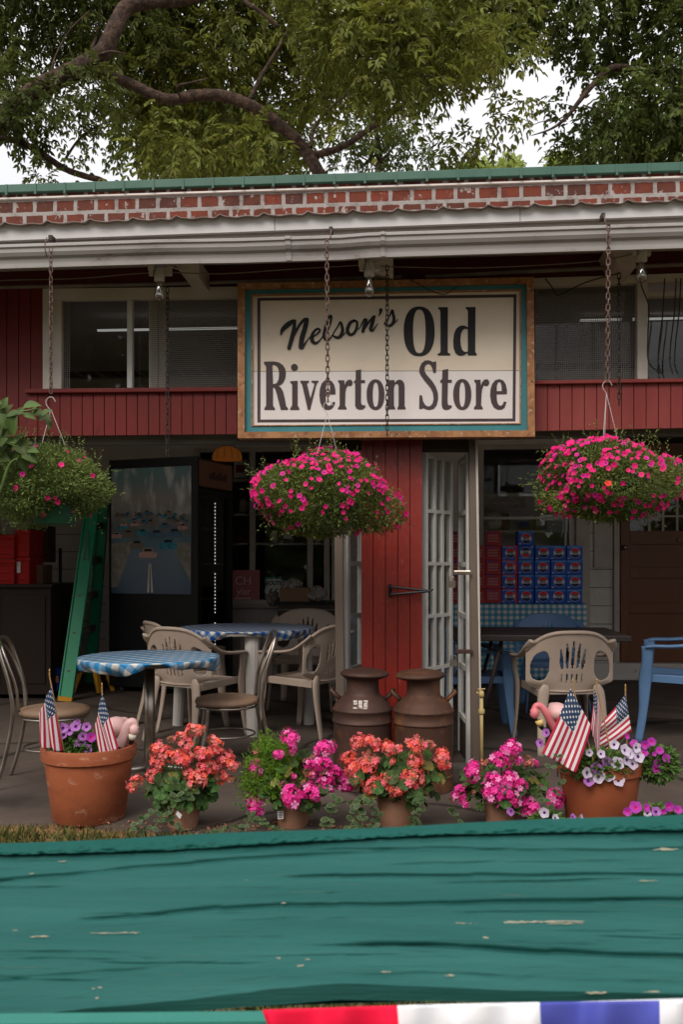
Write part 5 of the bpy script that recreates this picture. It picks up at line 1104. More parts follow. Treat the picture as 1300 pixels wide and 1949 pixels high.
def disc(mb,cx,cz,r,z0,z1,y,m):
    vs=[];K=28
    for i in range(K+1):
        zz=z0+(z1-z0)*i/K; h=math.sqrt(max(0,1-zz*zz)); vs+=[(cx-h*r,y,cz+zz*r),(cx+h*r,y,cz+zz*r)]
    mb.add(vs,[(2*i,2*i+1,2*i+3,2*i+2) for i in range(K)],m)
def drink_box(kind):
    t=thing('drink_box','box','drink box'); 
    mb=MB(); mb.box((-bw_/2+.0015,0,.001),(bw_/2-.0015,bd,bh-.0015)); mb.build('carton',BX if kind!='red' else RX,t,world=False,bevel=.003)
    mb=MB()
    if kind=='red':
        for j in range(3):
            x=-.055
            P=[(x+.1*i/14,-.0012,.10-.028*j+.010*math.sin(i*1.9+j*2)) for i in range(15)]; mb.tube(P,.0022,4,m=1)
        mb.box((-.07,-.001,.128),(.0,-.0002,.136),0)
        mb.build('print',[BX,LW],t,world=False)
    else:
        cx,cz,r=.004,.070,.050
        disc(mb,cx,cz,r*1.06,-1,1,-.0006,1); disc(mb,cx,cz,r,.30,1,-.0012,0); disc(mb,cx,cz,r,-1,-.34,-.0012,2)
        text_mb('PEPSI',.040,mb,V((cx,-.0018,cz)),V((1,0,0)),V((0,0,1)),2,xs=.66,bold=.0012)
        mb.box((-.075,-.0008,.122),(.07,-.0002,.139),3); mb.box((-.072,-.0009,.012),(-.048,-.0002,.02),1)
        if kind=='mix': mb.box((.055,-.0009,.002),(.078,-.0003,.145),4); mb.box((-.078,-.0009,.136),(.078,-.0003,.145),4)
        mb.build('logo_print',[LR,LW,LB,BXL,LR],t,world=False)
    return t
pro={k:drink_box(k) for k in ('blue','red','mix')}; used=set()
names=['bottom','second','third','fourth','fifth']; 
cols=[(870,'red',5,'half hidden column left of the door post','leftmost'),(910,'red',4,'','second'),(940,'red',5,'',''),(971,'mix',4,'',''),(1002,'blue',5,'',''),(1034,'blue',4,'',''),(1064,'blue',4,'',''),(1095,'blue',4,'','')]
cn=['leftmost red column, behind the open door','second red column, beside the door post','tall red column','only mixed blue and red column','tall blue column','blue column right of the tall one','second blue column from the right','rightmost blue column']
for i,(px,kd,n,_,_) in enumerate(cols):
    for j in range(n):
        o=pro[kd] if kd not in used else copy_tree(pro[kd]); used.add(kd)
        o.location=(at(px,1100,YT+.03).x+rnd.uniform(-.003,.003),YT+.035+rnd.uniform(-.012,.018),ZT+.004+bh*j); o.rotation_euler=(0,0,rnd.uniform(-.05,.05))
        if i==4 and j==3: o.rotation_euler=(0,math.pi,0); o.location.z+=bh
        o['group']='stacked drink cartons on the checked table'
        o['label']='%s drink carton, %s from bottom in the %s'%({'blue':'blue','red':'red','mix':'blue and red'}[kd],names[j].replace('bottom','first') ,cn[i])
# ---------------- the drinks cooler with the poster ----------------
C0=AD(376,1300,8.45); a=R(21)
t=thing('drinks_cooler','tall black drinks cooler with a poster on its side and a glass door','cooler',V((C0.x,C0.y,0)),PHI-a+R(0))
# local: corner at origin, side panel runs to -x, door face runs to +y
w_,dp,hh=1.0,.70,2.28
mb=MB(); mb.box((-w_,0,.06),(0,.02,hh)); mb.box((-w_,.02,.06),(-w_+.03,dp,hh)); mb.box((-w_,dp-.03,.06),(-.001,dp,hh)); mb.box((-w_,.02,.06),(-.06,dp-.03,.3)); mb.box((-w_,.02,hh-.25),(-.06,dp-.03,hh)); mb.box((-w_+.03,.02,.3),(-w_+.06,dp-.03,hh-.25)); body=mb.build('cabinet',BLACK,t,world=False)
mb=MB(); mb.box((-.06,.02,.10),(0,.07,hh-.3)); mb.box((-.06,dp-.08,.10),(0,dp-.03,hh-.3)); mb.box((-.06,.07,.10),(0,dp-.08,.2)); mb.box((-.06,.07,hh-.36),(0,dp-.08,hh-.3)); door=mb.build('glass_door',BLACK,t,world=False)
mb=MB(); mb.box((-.035,.07,.2),(-.03,dp-.08,hh-.36)); mb.build('pane',GLASS,door,world=False)
mb=MB(); mb.box((-.06,.02,hh-.28),(.004,dp-.02,hh-.03)); hd=mb.build('header_sign',M('brown_header_sign',(.26,.13,.08),.5,(.32,.16,.10),ns=4),t,world=False)
mb=MB(); 
for i in range(9): mb.box((.0045,.22+.04*i,hh-.20+.0),(.0055,.22+.04*i+.022,hh-.20+.05+.03*((i*7)%3)/2))
mb.build('header_lettering',BLACK,hd,world=False)
mb=MB()
for zz in (.55,.9,1.25,1.6): mb.box((-.8,.05,zz),(-.07,dp-.05,zz+.015))
mb.build('shelf',GREY,t,world=False)
LED=M('led_dot',(.8,.8,.8),.5,emit=((1,.98,.94),1.6))
def leds(y,x,r):
    mb=MB(); z=.32
    while z<hh-.42:
        if not (abs(z-.72)<.03 or abs(z-1.2)<.035): mb.ball((x,y,z),r,6)
        z+=.035
    return mb.build('led_strip',LED,t,world=False)
leds(.46,-.07,.0068); 
mb=MB(); z=.32
while z<hh-.42: mb.ball((-.10,.12,z),.005,6); z+=.035
mb.build('led_strip',M('dim_led_dot',(.3,.3,.3),.5,emit=((1,.98,.94),.35)),t,world=False)
mb=MB()
for x in (-w_+.1,-.08):
    for y in (.08,dp-.08): mb.tube([(x-.012,y,.03),(x+.012,y,.03)],.03,14)
mb.build('casters',GREY,t,world=False,smooth=True)
# generic road poster (plain stand-in)
def poster_mat():
    m=M('poster_print_with_glare',(.10,.13,.16),.35); N=m.node_tree.nodes; L=m.node_tree.links; p=N['Principled BSDF']
    uv=N.new('ShaderNodeUVMap'); sx=N.new('ShaderNodeSeparateXYZ'); L.new(uv.outputs[0],sx.inputs[0])
    cr=N.new('ShaderNodeValToRGB'); e=cr.color_ramp.elements; e[0].position=0; e[0].color=(.09,.14,.21,1); e[1].position=1; e[1].color=(.17,.38,.42,1)
    for q,c in ((.30,(.17,.24,.32)),(.42,(.10,.22,.30)),(.5,(.14,.18,.19)),(.62,(.26,.25,.24)),(.75,(.40,.36,.33)),(.88,(.24,.36,.38))): k=e.new(q); k.color=(*c,1)
    no=N.new('ShaderNodeTexNoise'); no.inputs['Scale'].default_value=5; no.inputs['Detail'].default_value=8; L.new(uv.outputs[0],no.inputs['Vector'])
    ad=N.new('ShaderNodeMath'); ad.operation='MULTIPLY_ADD'; ad.inputs[1].default_value=.10; L.new(no.outputs['Fac'],ad.inputs[0]); s=N.new('ShaderNodeMath'); s.operation='SUBTRACT'; s.inputs[1].default_value=.05; L.new(sx.outputs[1],ad.inputs[2]); L.new(ad.outputs[0],s.inputs[0]); L.new(s.outputs[0],cr.inputs[0]); 
    # busy patches in the middle band
    vo=N.new('ShaderNodeTexVoronoi'); vo.inputs['Scale'].default_value=13; L.new(uv.outputs[0],vo.inputs['Vector']); hs=N.new('ShaderNodeHueSaturation'); hs.inputs['Saturation'].default_value=.55; hs.inputs['Value'].default_value=.30; L.new(vo.outputs['Color'],hs.inputs['Color'])
    t1=N.new('ShaderNodeMapRange'); t1.inputs['From Min'].default_value=.06; t1.inputs['From Max'].default_value=.13; d1=N.new('ShaderNodeMath'); d1.operation='SUBTRACT'; d1.inputs[1].default_value=.52; L.new(sx.outputs[1],d1.inputs[0]); d2=N.new('ShaderNodeMath'); d2.operation='ABSOLUTE'; L.new(d1.outputs[0],d2.inputs[0]); L.new(d2.outputs[0],t1.inputs['Value']); t1.inputs['To Min'].default_value=.35; t1.inputs['To Max'].default_value=0
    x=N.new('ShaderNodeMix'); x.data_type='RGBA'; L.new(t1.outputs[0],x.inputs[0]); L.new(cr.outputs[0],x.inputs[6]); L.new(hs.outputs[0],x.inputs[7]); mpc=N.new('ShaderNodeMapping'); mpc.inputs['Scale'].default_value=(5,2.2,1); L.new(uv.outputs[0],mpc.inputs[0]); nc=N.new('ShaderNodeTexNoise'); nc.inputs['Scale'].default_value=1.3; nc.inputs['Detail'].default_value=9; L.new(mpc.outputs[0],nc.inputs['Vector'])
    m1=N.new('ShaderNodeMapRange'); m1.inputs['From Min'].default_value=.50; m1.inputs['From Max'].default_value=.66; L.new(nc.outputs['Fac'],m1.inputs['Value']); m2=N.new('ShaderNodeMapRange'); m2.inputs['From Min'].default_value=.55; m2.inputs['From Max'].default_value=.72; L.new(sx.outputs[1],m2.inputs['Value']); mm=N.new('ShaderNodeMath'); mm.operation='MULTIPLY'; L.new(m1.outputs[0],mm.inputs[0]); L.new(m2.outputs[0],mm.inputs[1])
    y=N.new('ShaderNodeMix'); y.data_type='RGBA'; L.new(mm.outputs[0],y.inputs[0]); L.new(x.outputs[2],y.inputs[6]); y.inputs[7].default_value=(.85,.88,.90,1)  # white patches painted over the upper print stand in for sky reflections
    L.new(y.outputs[2],p.inputs['Base Color']); p.inputs['Coat Weight'].default_value=.6; return m
mb=MB(); px0,px1,pz0,pz1=-w_+.03,-.07,.97,2.19
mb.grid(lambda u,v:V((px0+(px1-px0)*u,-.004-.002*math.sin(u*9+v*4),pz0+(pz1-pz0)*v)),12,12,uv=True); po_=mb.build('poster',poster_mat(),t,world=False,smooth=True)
mb=MB(); P_=lambda u,v:(px0+(px1-px0)*u,-.0075,pz0+(pz1-pz0)*v)
GV=M('poster_verge',(.36,.34,.30),.4,(.22,.2,.17),ns=14); GL=M('poster_line',(.75,.72,.66),.4); GC=[M('poster_teal_patch',(.04,.42,.60),.4,(.03,.16,.22),ns=22),M('poster_rose_patch',(.70,.42,.38),.4,(.5,.3,.28),ns=22),M('poster_olive_patch',(.22,.18,.13),.4),M('poster_blue_patch',(.05,.14,.28),.4,(.1,.22,.3),ns=20)]
mb.add([P_(0,.05),P_(.08,0.05),P_(.30,.42),P_(0,.40)],[(0,1,2,3)],0); mb.build('poster_verge',[GV,GL],po_,world=False); mb=MB(); mb.add([P_(1,.10),P_(1,.40),P_(.75,.40)],[(0,1,2)],0)
mb.build('poster_verge',[GV,GL],po_,world=False); mb=MB(); mb.add([P_(.46,.01),P_(.485,.01),P_(.49,.24),P_(.48,.24)],[(0,1,2,3)],1); mb.add([P_(.51,.01),P_(.535,.01),P_(.51,.24),P_(.50,.24)],[(0,1,2,3)],1)
mb.build('poster_road_lines',[GV,GL],po_,world=False); mb=MB()
r_=random.Random(5)
for u,v,s,c in [(.47,.31,.085,3),(.33,.38,.07,4),(.72,.38,.085,2),(.58,.46,.075,5),(.22,.47,.06,4),(.80,.47,.07,5),(.07,.46,.05,3),(.40,.48,.055,2),(.68,.53,.05,5),(.9,.52,.05,3),(.15,.53,.05,2),(.3,.55,.04,3),(.5,.56,.045,4)]+[(r_.uniform(.05,.95),r_.uniform(.55,.64),r_.uniform(.02,.035),r_.randrange(2,6)) for _ in range(44)]:
    s*=1.25; mb.add([(x_,b_-.0002*c,z_) for x_,b_,z_ in [P_(u-s,v-s*.25),P_(u+s,v-s*.25),P_(u+s*1.1,v+s*.12),P_(u+s*.62,v+s*.22),P_(u+s*.5,v+s*.5),P_(u-s*.5,v+s*.5),P_(u-s*.62,v+s*.22),P_(u-s*1.1,v+s*.12)]],[tuple(range(8))],c); mb.add([(x_,b_-.0002*c-.0001,z_) for x_,b_,z_ in [P_(u-s*.5,v+s*.24),P_(u+s*.5,v+s*.24),P_(u+s*.4,v+s*.45),P_(u-s*.4,v+s*.45)]],[(0,1,2,3)],6)
hl=[]
mb.build('poster_cars',[GV,GL]+GC+[BLACK],po_,world=False)
# ---------------- left corner clutter ----------------
def boxthing(name,label,cat,px0,px1,yt,yb,d,dp,mat,rz=0,bev=.004,group=None,extra=None):
    a=AD(px0,(yt+yb)/2,d); b=AD(px1,(yt+yb)/2,d); z0=AD(px0,yb,d).z; z1=AD(px0,yt,d).z; z0=max(z0,.0); w2=(b-a).length; c=(a+b)/2
    t=thing(name,label,cat,V((c.x,c.y,z0)),PHI+rz,group); mb=MB(); mb.box((-w2/2,0,0),(w2/2,dp,z1-z0)); mb.build('body',mat,t,world=False,bevel=bev); return t,w2,z1-z0
DKC=M('dark_cabinet_wood',(.022,.012,.009),.6)
t,w2,h2=boxthing('storage_cabinet','long dark wooden cabinet in the left corner under the red crates','cabinet',-90,96,1118,1322,8.3,.9,DKC)
mb=MB(); mb.box((-w2/2-.02,-.03,h2),(w2/2+.02,.92,h2+.03)); mb.build('cabinet_top',DKC,t,world=False); mb=MB(); mb.box((-w2/2+.05,-.012,.1),(-.02,-.001,h2-.08)); mb.box((.02,-.012,.1),(w2/2-.05,-.001,h2-.08)); mb.build('cabinet_door',DKC,t,world=False,bevel=.004)
CR=M('red_crate_plastic',(.48,.010,.010),.4,(.38,.008,.010),ns=4)
def crate(label,px0,px1,yt,yb,d,z=None):
    t,w2,h2=boxthing('red_crate',label,'crate',px0,px1,yt,yb,d,.4,CR,0,.006,'red plastic crates in the left corner')
    mb=MB(); mb.box((-w2/2-.012,-.012,h2-.035),(w2/2+.012,.41,h2)); 
    for k in range(3): mb.box((-w2/2+.04,-.008,h2*.2+k*.07),(w2/2-.04,-.0005,h2*.2+k*.07+.015))
    mb.build('rim',CR,t,world=False,bevel=.003); return t,w2,h2
crate('red plastic crate at the far left, on top of the dark cabinet',-60,26,1018,1064,8.45); crate('lower red crate directly under another red one, on the dark cabinet',-60,26,1065,1115,8.45)
crate('narrow red crate with a pale sticker, right beside the red stack',29,55,1008,1060,8.5); t,w2,h2=crate('bottom red crate right of the stack, beside the brown cartons',29,55,1061,1114,8.5)
mb=MB(); mb.box((-.05,-.014,h2*.45),(-.015,-.009,h2*.85)); mb.build('sticker',PAPER,t,world=False)
boxthing('cardboard_box','dark brown carton leaning at the back of the cabinet beside the red crates','box',52,90,1000,1070,8.9,.35,M('dark_cardboard',(.07,.035,.022),.8),.1,.003)
boxthing('cardboard_box','small tan carton on the cabinet right of the red crates','box',60,80,1075,1116,8.7,.3,CARD,0,.003)
t,w2,h2=boxthing('wooden_crate','pale wooden crate on the floor behind the citrus box','crate',86,122,1236,1300,8.9,.4,M('pale_crate_wood',(.45,.33,.28),.75,(.38,.27,.22),ns=6,st=(6,1,1)),0,.003)
mb=MB(); 
for f in (.33,.66): mb.box((-w2/2+w2*f-.003,-.002,0),(-w2/2+w2*f+.003,.0,h2))
mb.build('slat_gaps',DARKW,t,world=False)
t,w2,h2=boxthing('fruit_box','blue citrus fruit box with orange lettering on the floor by the ladder','box',58,113,1272,1315,8.45,.32,M('citrus_blue',(.015,.04,.34),.45,(.012,.03,.28),ns=5),-.05,.003)
mb=MB(); text_mb('Cuties',.115,mb,V((-.0,-.003,h2*.56)),V((1,0,0)),V((0,0,1)),0,xs=.86,bold=.004); mb.tube([(-.07,-.003,h2*.22),(0,-.003,h2*.18),(.07,-.003,h2*.22)],.003,4)
mb.build('lettering',M('orange_lettering',(.80,.28,.05),.5),t,world=False)
# broom
mb=MB(); a_=AD(114,1044,8.9); b_=AD(114,1228,8.75); t=thing('push_broom','black-handled broom leaning against the pale block wall left of the ladder','broom',V((b_.x,b_.y,.12)))
mb.tube([a_,b_],.016,8); mb.build('handle',BLACK,t,smooth=True); mb=MB(); mb.bar(b_,b_-V((0,.01,.10)),.05,.05); mb.build('ferrule',GREY,t)
mb=MB(); mb.bar(b_-V((0,.01,.10)),b_-V((0,.02,.30)),.10,.05,w2=.30,h2=.06); mb.build('bristles',DARKW,t)
# stepladder
GRN=M('green_fibreglass',(.012,.30,.14),.38,(.016,.34,.165),ns=4,wear=[((.25,.4,.32),30,.70,.74)],st=(1,1,.3)); YEL=M('yellow_plastic',(.70,.33,.03),.45)
f0=AD(126,1326,8.2); f0.z=0; t=thing('step_ladder','tall green stepladder leaning beside the cooler, partly behind the left basket','ladder',f0)
def rail(p0,p1,name,wd=.085,fl=.03):
    mb=MB(); d_=(p1-p0).normalized(); mb.bar(p0,p1,wd,.012,up=V((0,-1,0))); s=d_.cross(V((0,-1,0))).normalized(); mb.bar(p0+s*wd/2,p1+s*wd/2,.012,fl*1.4,up=V((0,-1,0))); mb.bar(p0-s*wd/2,p1-s*wd/2,.012,fl*1.4,up=V((0,-1,0))); return mb.build(name,GRN,t)
A0,A1=AD(124,1322,8.2),AD(176,960,8.75); A0.z=.02; rail(A0,A1,'side_rail',.12)
B0,B1=AD(176,1236,9.3),AD(196,960,9.3); B0=B1+(B0-B1)*1.25; B0.z=max(B0.z,.02); rail(B0,B1,'side_rail',.10)
mb=MB()
for i in range(5):
    u=.12+.19*i; p=A0.lerp(A1,u); q_=B0.lerp(B1,u); mb.bar(p,q_,.03,.07)
mb.build('steps',GREY,t); mb=MB(); mb.tube([A0.lerp(A1,.72)+V((-.02,-.03,0)),A0.lerp(A1,.86)+V((.0,-.03,0)),A0.lerp(A1,.70)+V((.04,-.03,0))],.006,6); mb.build('spreader',STEEL,t)
mb=MB(); mb.bar(A0-V((0,0,.02)),A0+V((.004,0,.02)),.13,.05,up=V((0,-1,0))); mb.build('foot',YEL,t)
# yellow plastic stand behind the small table
c=AD(178,1322,8.75); c.z=0; t=thing('plastic_stand','yellow-orange plastic stand with splayed legs behind the small round table','stand',c)
for (a_,b_) in (((-.10,0,.30),(-.20,-.02,0)),((.0,.0,.30),(.07,-.02,0)),((.06,.1,.30),(.14,.14,0))):
    mb=MB(); mb.bar(a_,b_,.05,.04,w2=.065); mb.build('leg',YEL,t,world=False,bevel=.004)
mb=MB(); mb.box((-.14,-.03,.29),(.12,.15,.325)); mb.build('top',YEL,t,world=False,bevel=.006)
# ---------------- shop window display ----------------
PINK=M('pink_poster',(.62,.20,.22),.5,(.56,.17,.18),ns=3); PL=M('poster_pale_pink',(.85,.60,.58),.5)
y_=YB+.016
def flatsign(px0,px1,yt,yb,Y,mat,name,label,cat):
    a_=at(px0,yb,Y); b_=at(px1,yt,Y); t=thing(name,label,cat,V(((a_.x+b_.x)/2,Y,a_.z))); mb=MB(); mb.box((a_.x,Y,a_.z),(b_.x,Y+.004,b_.z)); mb.build('panel',mat,t); return t,a_,b_
t,a_,b_=flatsign(443,494,1085,1150,YB-.012,PINK,'window_poster','pink poster with white lettering leaning in the shop window','poster')
mb=MB(); X_=V((1,0,0)); Z_=V((0,0,1)); text_mb('CH',.135,mb,V((at(463,1106,YB).x,YB-.016,at(463,1106,YB).z)),X_,Z_,bold=.0005); text_mb('ylar',.11,mb,V((at(464,1126,YB).x,YB-.016,at(464,1126,YB).z)),X_,Z_,bold=.001)
mb.box((a_.x+.02,YB-.0165,a_.z+.03),(b_.x-.12,YB-.0155,a_.z+.05)); mb.box((a_.x+.02,YB-.0165,a_.z+.06),(b_.x-.10,YB-.0155,a_.z+.075)); mb.build('lettering',PL,t)
t=thing('route_sign','shield-shaped white ROUTE 66 sign with a green edge in the shop window','sign',at(521,1148,YB-.05))
sh=[(502,1104),(508,1098),(514,1100),(521,1097),(528,1100),(534,1098),(540,1104),(536,1112),(540,1125),(534,1140),(521,1148),(508,1140),(502,1125),(506,1112)]
mb=MB(); p=[at(x,y,YB-.05) for x,y in sh]; mb.add(p+[q_+V((0,.006,0)) for q_ in p],[tuple(range(14)),tuple(range(27,13,-1))]+[(i,(i+1)%14,14+(i+1)%14,14+i) for i in range(14)]); mb.build('shield',M('shield_green',(.06,.30,.22),.5),t)
cx_,cy_=521,1122; p=[at(cx_+(x-cx_)*.88,cy_+(y-cy_)*.88,YB-.053) for x,y in sh]; mb=MB(); mb.add(p,[tuple(range(14))]); mb.build('shield_face',PAPER,t)
mb=MB(); q_=at(521,1110,YB-.056); text_mb('ROUTE',.062,mb,q_,X_,Z_,xs=.9,bold=.002); q_=at(521,1128,YB-.056); text_mb('66',.12,mb,q_,X_,Z_,bold=.002); mb.build('lettering',M('sign_green_black',(.015,.05,.04),.5),t)
t,w2,h2=boxthing('side_counter','dark counter by the door post holding a carton and paper bags','counter',528,640,1150,1290,9.0,.45,DARKW)
mb=MB(); mb.box((-w2/2-.01,-.02,h2),(w2/2+.01,.46,h2+.025)); mb.build('counter_top',BLACK,t,world=False); mb=MB(); mb.box((-w2/2,-.004,h2-.06),(w2/2,-.0005,h2-.05)); mb.build('edge_trim',GREY,t,world=False)
boxthing('cardboard_box','tan cardboard carton on the dark counter behind the round tables','box',532,588,1119,1145,9.05,.3,CARD,.0,.002)
def crumple(px,py,rx,rz_,d,label,seed):
    g=random.Random(seed); mb=MB(); c=AD(px,py,d); mb.ball(c,1,18,sc_=(rx*d/FPX,.1,rz_*d/FPX)); mb.v=[(x+g.uniform(-.018,.018),y+g.uniform(-.02,.02),z+g.uniform(-.018,.018)) for x,y,z in mb.v]; one(mb,'paper_bag',M('crumpled_paper%d'%seed,(.36,.32,.29),.8,(.28,.25,.22),ns=9,bump=.004,bs=14),label,'bag','crumpled paper bags on the counter')
crumple(556,1112,20,9,9.1,'crumpled white paper sticking out of the carton on the counter',1); crumple(603,1130,20,13,9.1,'crumpled pale paper bag right of the carton on the counter',2); crumple(519,1140,12,12,9.3,'crumpled white bag below the shield-shaped sign',3)
# lamp with an amber shade
c=AD(432,866,9.0); t=thing('hanging_lamp','amber stained-glass lamp hanging above the cooler','lamp',V((c.x,c.y,c.z-.07)))
AM=M('amber_glass',(.30,.10,.015),.4,(.22,.07,.01),ns=9,emit=((1.,.30,.05),.045)); mb=MB(); mb.lathe([(.03,.085),(.07,.078),(.11,.055),(.14,.02),(.15,-.02),(.148,-.05)],c=c,n=24,cap=False); mb.build('lamp_shade',AM,t,smooth=True,solid=.004)
mb=MB()
for i in range(12):
    a_=i*.5236; mb.tube([c+V((math.cos(a_)*r,math.sin(a_)*r,z)) for r,z in ((.032,.088),(.073,.081),(.113,.058),(.143,.022),(.153,-.02),(.151,-.05))],.0025,4)
mb.tube([c+V((0,0,.085)),V((c.x,c.y,3.11))],.004,5); mb.build('lead_frame',BLACK,t); mb=MB(); mb.ball(c+V((-.02,-.1,.02)),.012,8); mb.build('bulb',M('warm_bulb',(1,.6,.3),.5,emit=((1,.55,.25),4)),t)
# window things at the right
t,a_,b_=flatsign(931,1001,949,967,YB-.01,M('grey_notice',(.19,.17,.16),.6,(.12,.11,.10),ns=20),'notice_board','long grey notice strip above the drink boxes in the right shop window','notice')
mb=MB(); q_=at(968,958,YB-.016); mb.tube([(a_.x+.04+.03*i,YB-.016,a_.z+.05+.018*math.sin(i*2.3)) for i in range(11)],.003,4); mb.build('scribble',PL,t)
mb=MB(); q_=at(998,998,YB-.02); mb.ball(q_,.055,20,sc_=(1,.06,.62)); t=one(mb,'oval_badge',M('oval_blue',(.03,.04,.14),.5),'small oval dark blue badge in the window above the tall blue column','badge')
t,a_,b_=flatsign(1040,1072,990,1013,YB-.022,M('picture_print',(.10,.13,.14),.4,(.2,.2,.15),ns=6),'window_picture','small bluish picture in the window above the blue boxes','picture')
FT=M('tube_light',(.7,.7,.68),.5,emit=((1,.97,.92),.5))
for (x0,x1,py,d,lb) in ((185,470,626,7.0,'white tube light strip seen through the left window'),(1105,1330,607,7.0,'white tube light strip seen through the right windows')):
    mb=MB(); mb.bar(AD(x0,py+3,d),AD(x1,py-2,d),.022,.014); one(mb,'tube_light',FT,lb,'light')
# yellow standpipe
c=AD(917,1432,5.35); t=thing('yellow_standpipe','thin yellow standpipe rising beside the open door post','pipe',V((c.x,c.y,0))); YP2=M('yellow_paint',(.52,.40,.17),.45,(.45,.33,.13),ns=9)
zt_=AD(917,1318,5.35).z; zj=AD(917,1354,5.35).z
mb=MB(); mb.tube([(0,0,0),(0,0,zt_)],.010,12); mb.build('pipe',YP2,t,world=False,smooth=True); mb=MB(); mb.lathe([(.016,zj-.015),(.019,zj-.01),(.019,zj+.01),(.016,zj+.015)],n=12); mb.lathe([(.014,zt_-.03),(.017,zt_-.01),(.012,zt_+.01)],n=12); mb.tube([(-.016,0,zt_-.005),(-.03,0,zt_+.0)],.006,8); mb.build('coupling',YP2,t,world=False,smooth=True)
mb=MB(); mb.tube([(-.022,0,zt_+.02),(.022,0,zt_+.022)],.004,6); mb.tube([(0,0,zt_),(0,0,zt_+.02)],.004,6); mb.build('valve_handle',YP2,t,world=False)

# goods on the shelves behind the shop windows
def goods(kind,px,py,mat,label,s=1.):
    c=at(px,py,YB+.14); t=thing('shop_goods',label,'goods',c,0,'goods on the shop window shelves')
    mb=MB()
    if kind=='jar': mb.lathe([(.04*s,0),(.05*s,.01),(.05*s,.11*s),(.035*s,.13*s),(.035*s,.15*s)],n=18); mb.build('jar_body',mat,t,world=False,smooth=True); mb=MB(); mb.lathe([(.038*s,.15*s),(.038*s,.17*s)],n=18); mb.build('lid',GREY,t,world=False)
    elif kind=='bag': mb.ball((0,0,.07*s),.09*s,12,sc_=(1,.6,.85)); mb.v=[(a+rnd.uniform(-.012,.012),b,c_+rnd.uniform(-.012,.012)) for a,b,c_ in mb.v]; mb.build('bag_body',mat,t,world=False)
    else: mb.box((-.06*s,-.03,0),(.06*s,.05,.17*s)); mb.build('carton',mat,t,world=False,bevel=.003); mb=MB(); mb.box((-.045*s,-.0315,.05*s),(.045*s,-.0305,.12*s)); mb.build('print_panel',PAPER if mat is not PAPER else RX,t,world=False)
    return t
PG=M('pale_goods',(.62,.58,.54),.6,(.5,.46,.42),ns=8)
for k_,x_,y_,m_,l_,s_ in (('box',458,910,PAPER,'white box with a red label on the upper shelf beside the cooler',1.2),('jar',500,911,PG,'pale jar on the upper window shelf, right of the white box',1.1),('box',545,911,RX,'red box on the upper window shelf behind the middle basket',1.),
  ('jar',463,976,PG,'squat pale jar on the middle shelf next to the cooler',1.),('bag',510,976,PAPER,'white bundle on the middle shelf left of the middle basket',1.4),('box',560,976,PG,'pale carton on the middle shelf under the middle basket',1.1),('bag',606,976,PG,'pale bundle at the right end of the middle shelf',1.),
  ('bag',462,1034,RX,'small red bundle on the lowest shelf by the cooler',.7),('jar',520,1034,PG,'pale jar on the lowest shelf above the route shield',.9),('box',548,1034,GREY,'grey carton on the lowest shelf above the brown carton',1.),('jar',606,1034,PAPER,'white jar at the right end of the lowest shelf',1.1)): goods(k_,x_,y_,m_,l_,s_)
mb=MB(); mb.box((wx(914),YB+.42,wz(1140)),(wx(1090),YB+.44,wz(935))); mb.build('display_case_back',PG,w4)
mb=MB(); mb.box((wx(916)+.03,YB+.06,wz(1010)-.02),(wx(1075),YB+.3,wz(1010))); mb.build('display_shelf',TRIM,w4)
for k_,x_,y_,m_,l_,s_ in (('bag',940,1009,PG,'pale bundle behind the glass above the red boxes',1.3),('jar',962,1009,CARD,'brown jar behind the glass, left of the tall blue column',1.1),('box',1028,1009,GREY,'grey carton behind the glass, right of the tall blue column',1.),('box',1052,1009,PG,'pale carton behind the glass under the small picture',.9)): goods(k_,x_,y_,m_,l_,s_)
# ---------------- shrub at the left edge ----------------
SHL=M('shrub_leaf',(.115,.17,.045),.5,(.07,.115,.03),ns=9,bump=.0008,bs=50,island=.35,trans=.3)
t=thing('leafy_shrub','tall shrub with broad green leaves reaching in from the left edge, before the left basket','shrub',V((AD(-60,1300,4.5).x,AD(-60,1300,4.5).y,-.05)))
mb=MB(); g=random.Random(4); d=4.5
S=[[(-60,1560),(-70,1200),(-40,960),(-10,860),(10,800),(30,785),(50,782),(70,778)],[(-45,1000),(-20,900),(10,850),(28,845),(40,868)],[(-40,960),(-30,850),(-10,790),(8,775)],[(-50,1050),(0,930),(20,880),(55,870)]]
for s in S:
    pts=spline([AD(x,y,d) for x,y in s],6); mb.tube(pts,[.012-.008*i/len(pts) for i in range(len(pts))],6)
st=mb.build('stems',STEM,t,smooth=True)
lf=MB()
def oval_leaf(px,py,L,wd,ang,tiltv):
    c=AD(px,py,d+g.uniform(-.05,.05)); ax=RT*math.cos(ang)+V((0,0,math.sin(ang)))+V((0,-tiltv,0)); ax.normalize(); s=ax.cross(V((g.uniform(-.3,.3),-.8,.6))).normalized(); n=s.cross(ax); Lm=L*d/FPX; wm=wd*d/FPX
    def fn(u,v):
        q=math.sin(math.pi*min(1,max(0,u))**.8); return c+ax*Lm*(u-.5)+s*wm*.5*(v-.5)*2*q+n*(wm*.22*abs(v-.5)*2*q-.15*Lm*(u-.5)**2*2)
    lf.grid(fn,8,4)
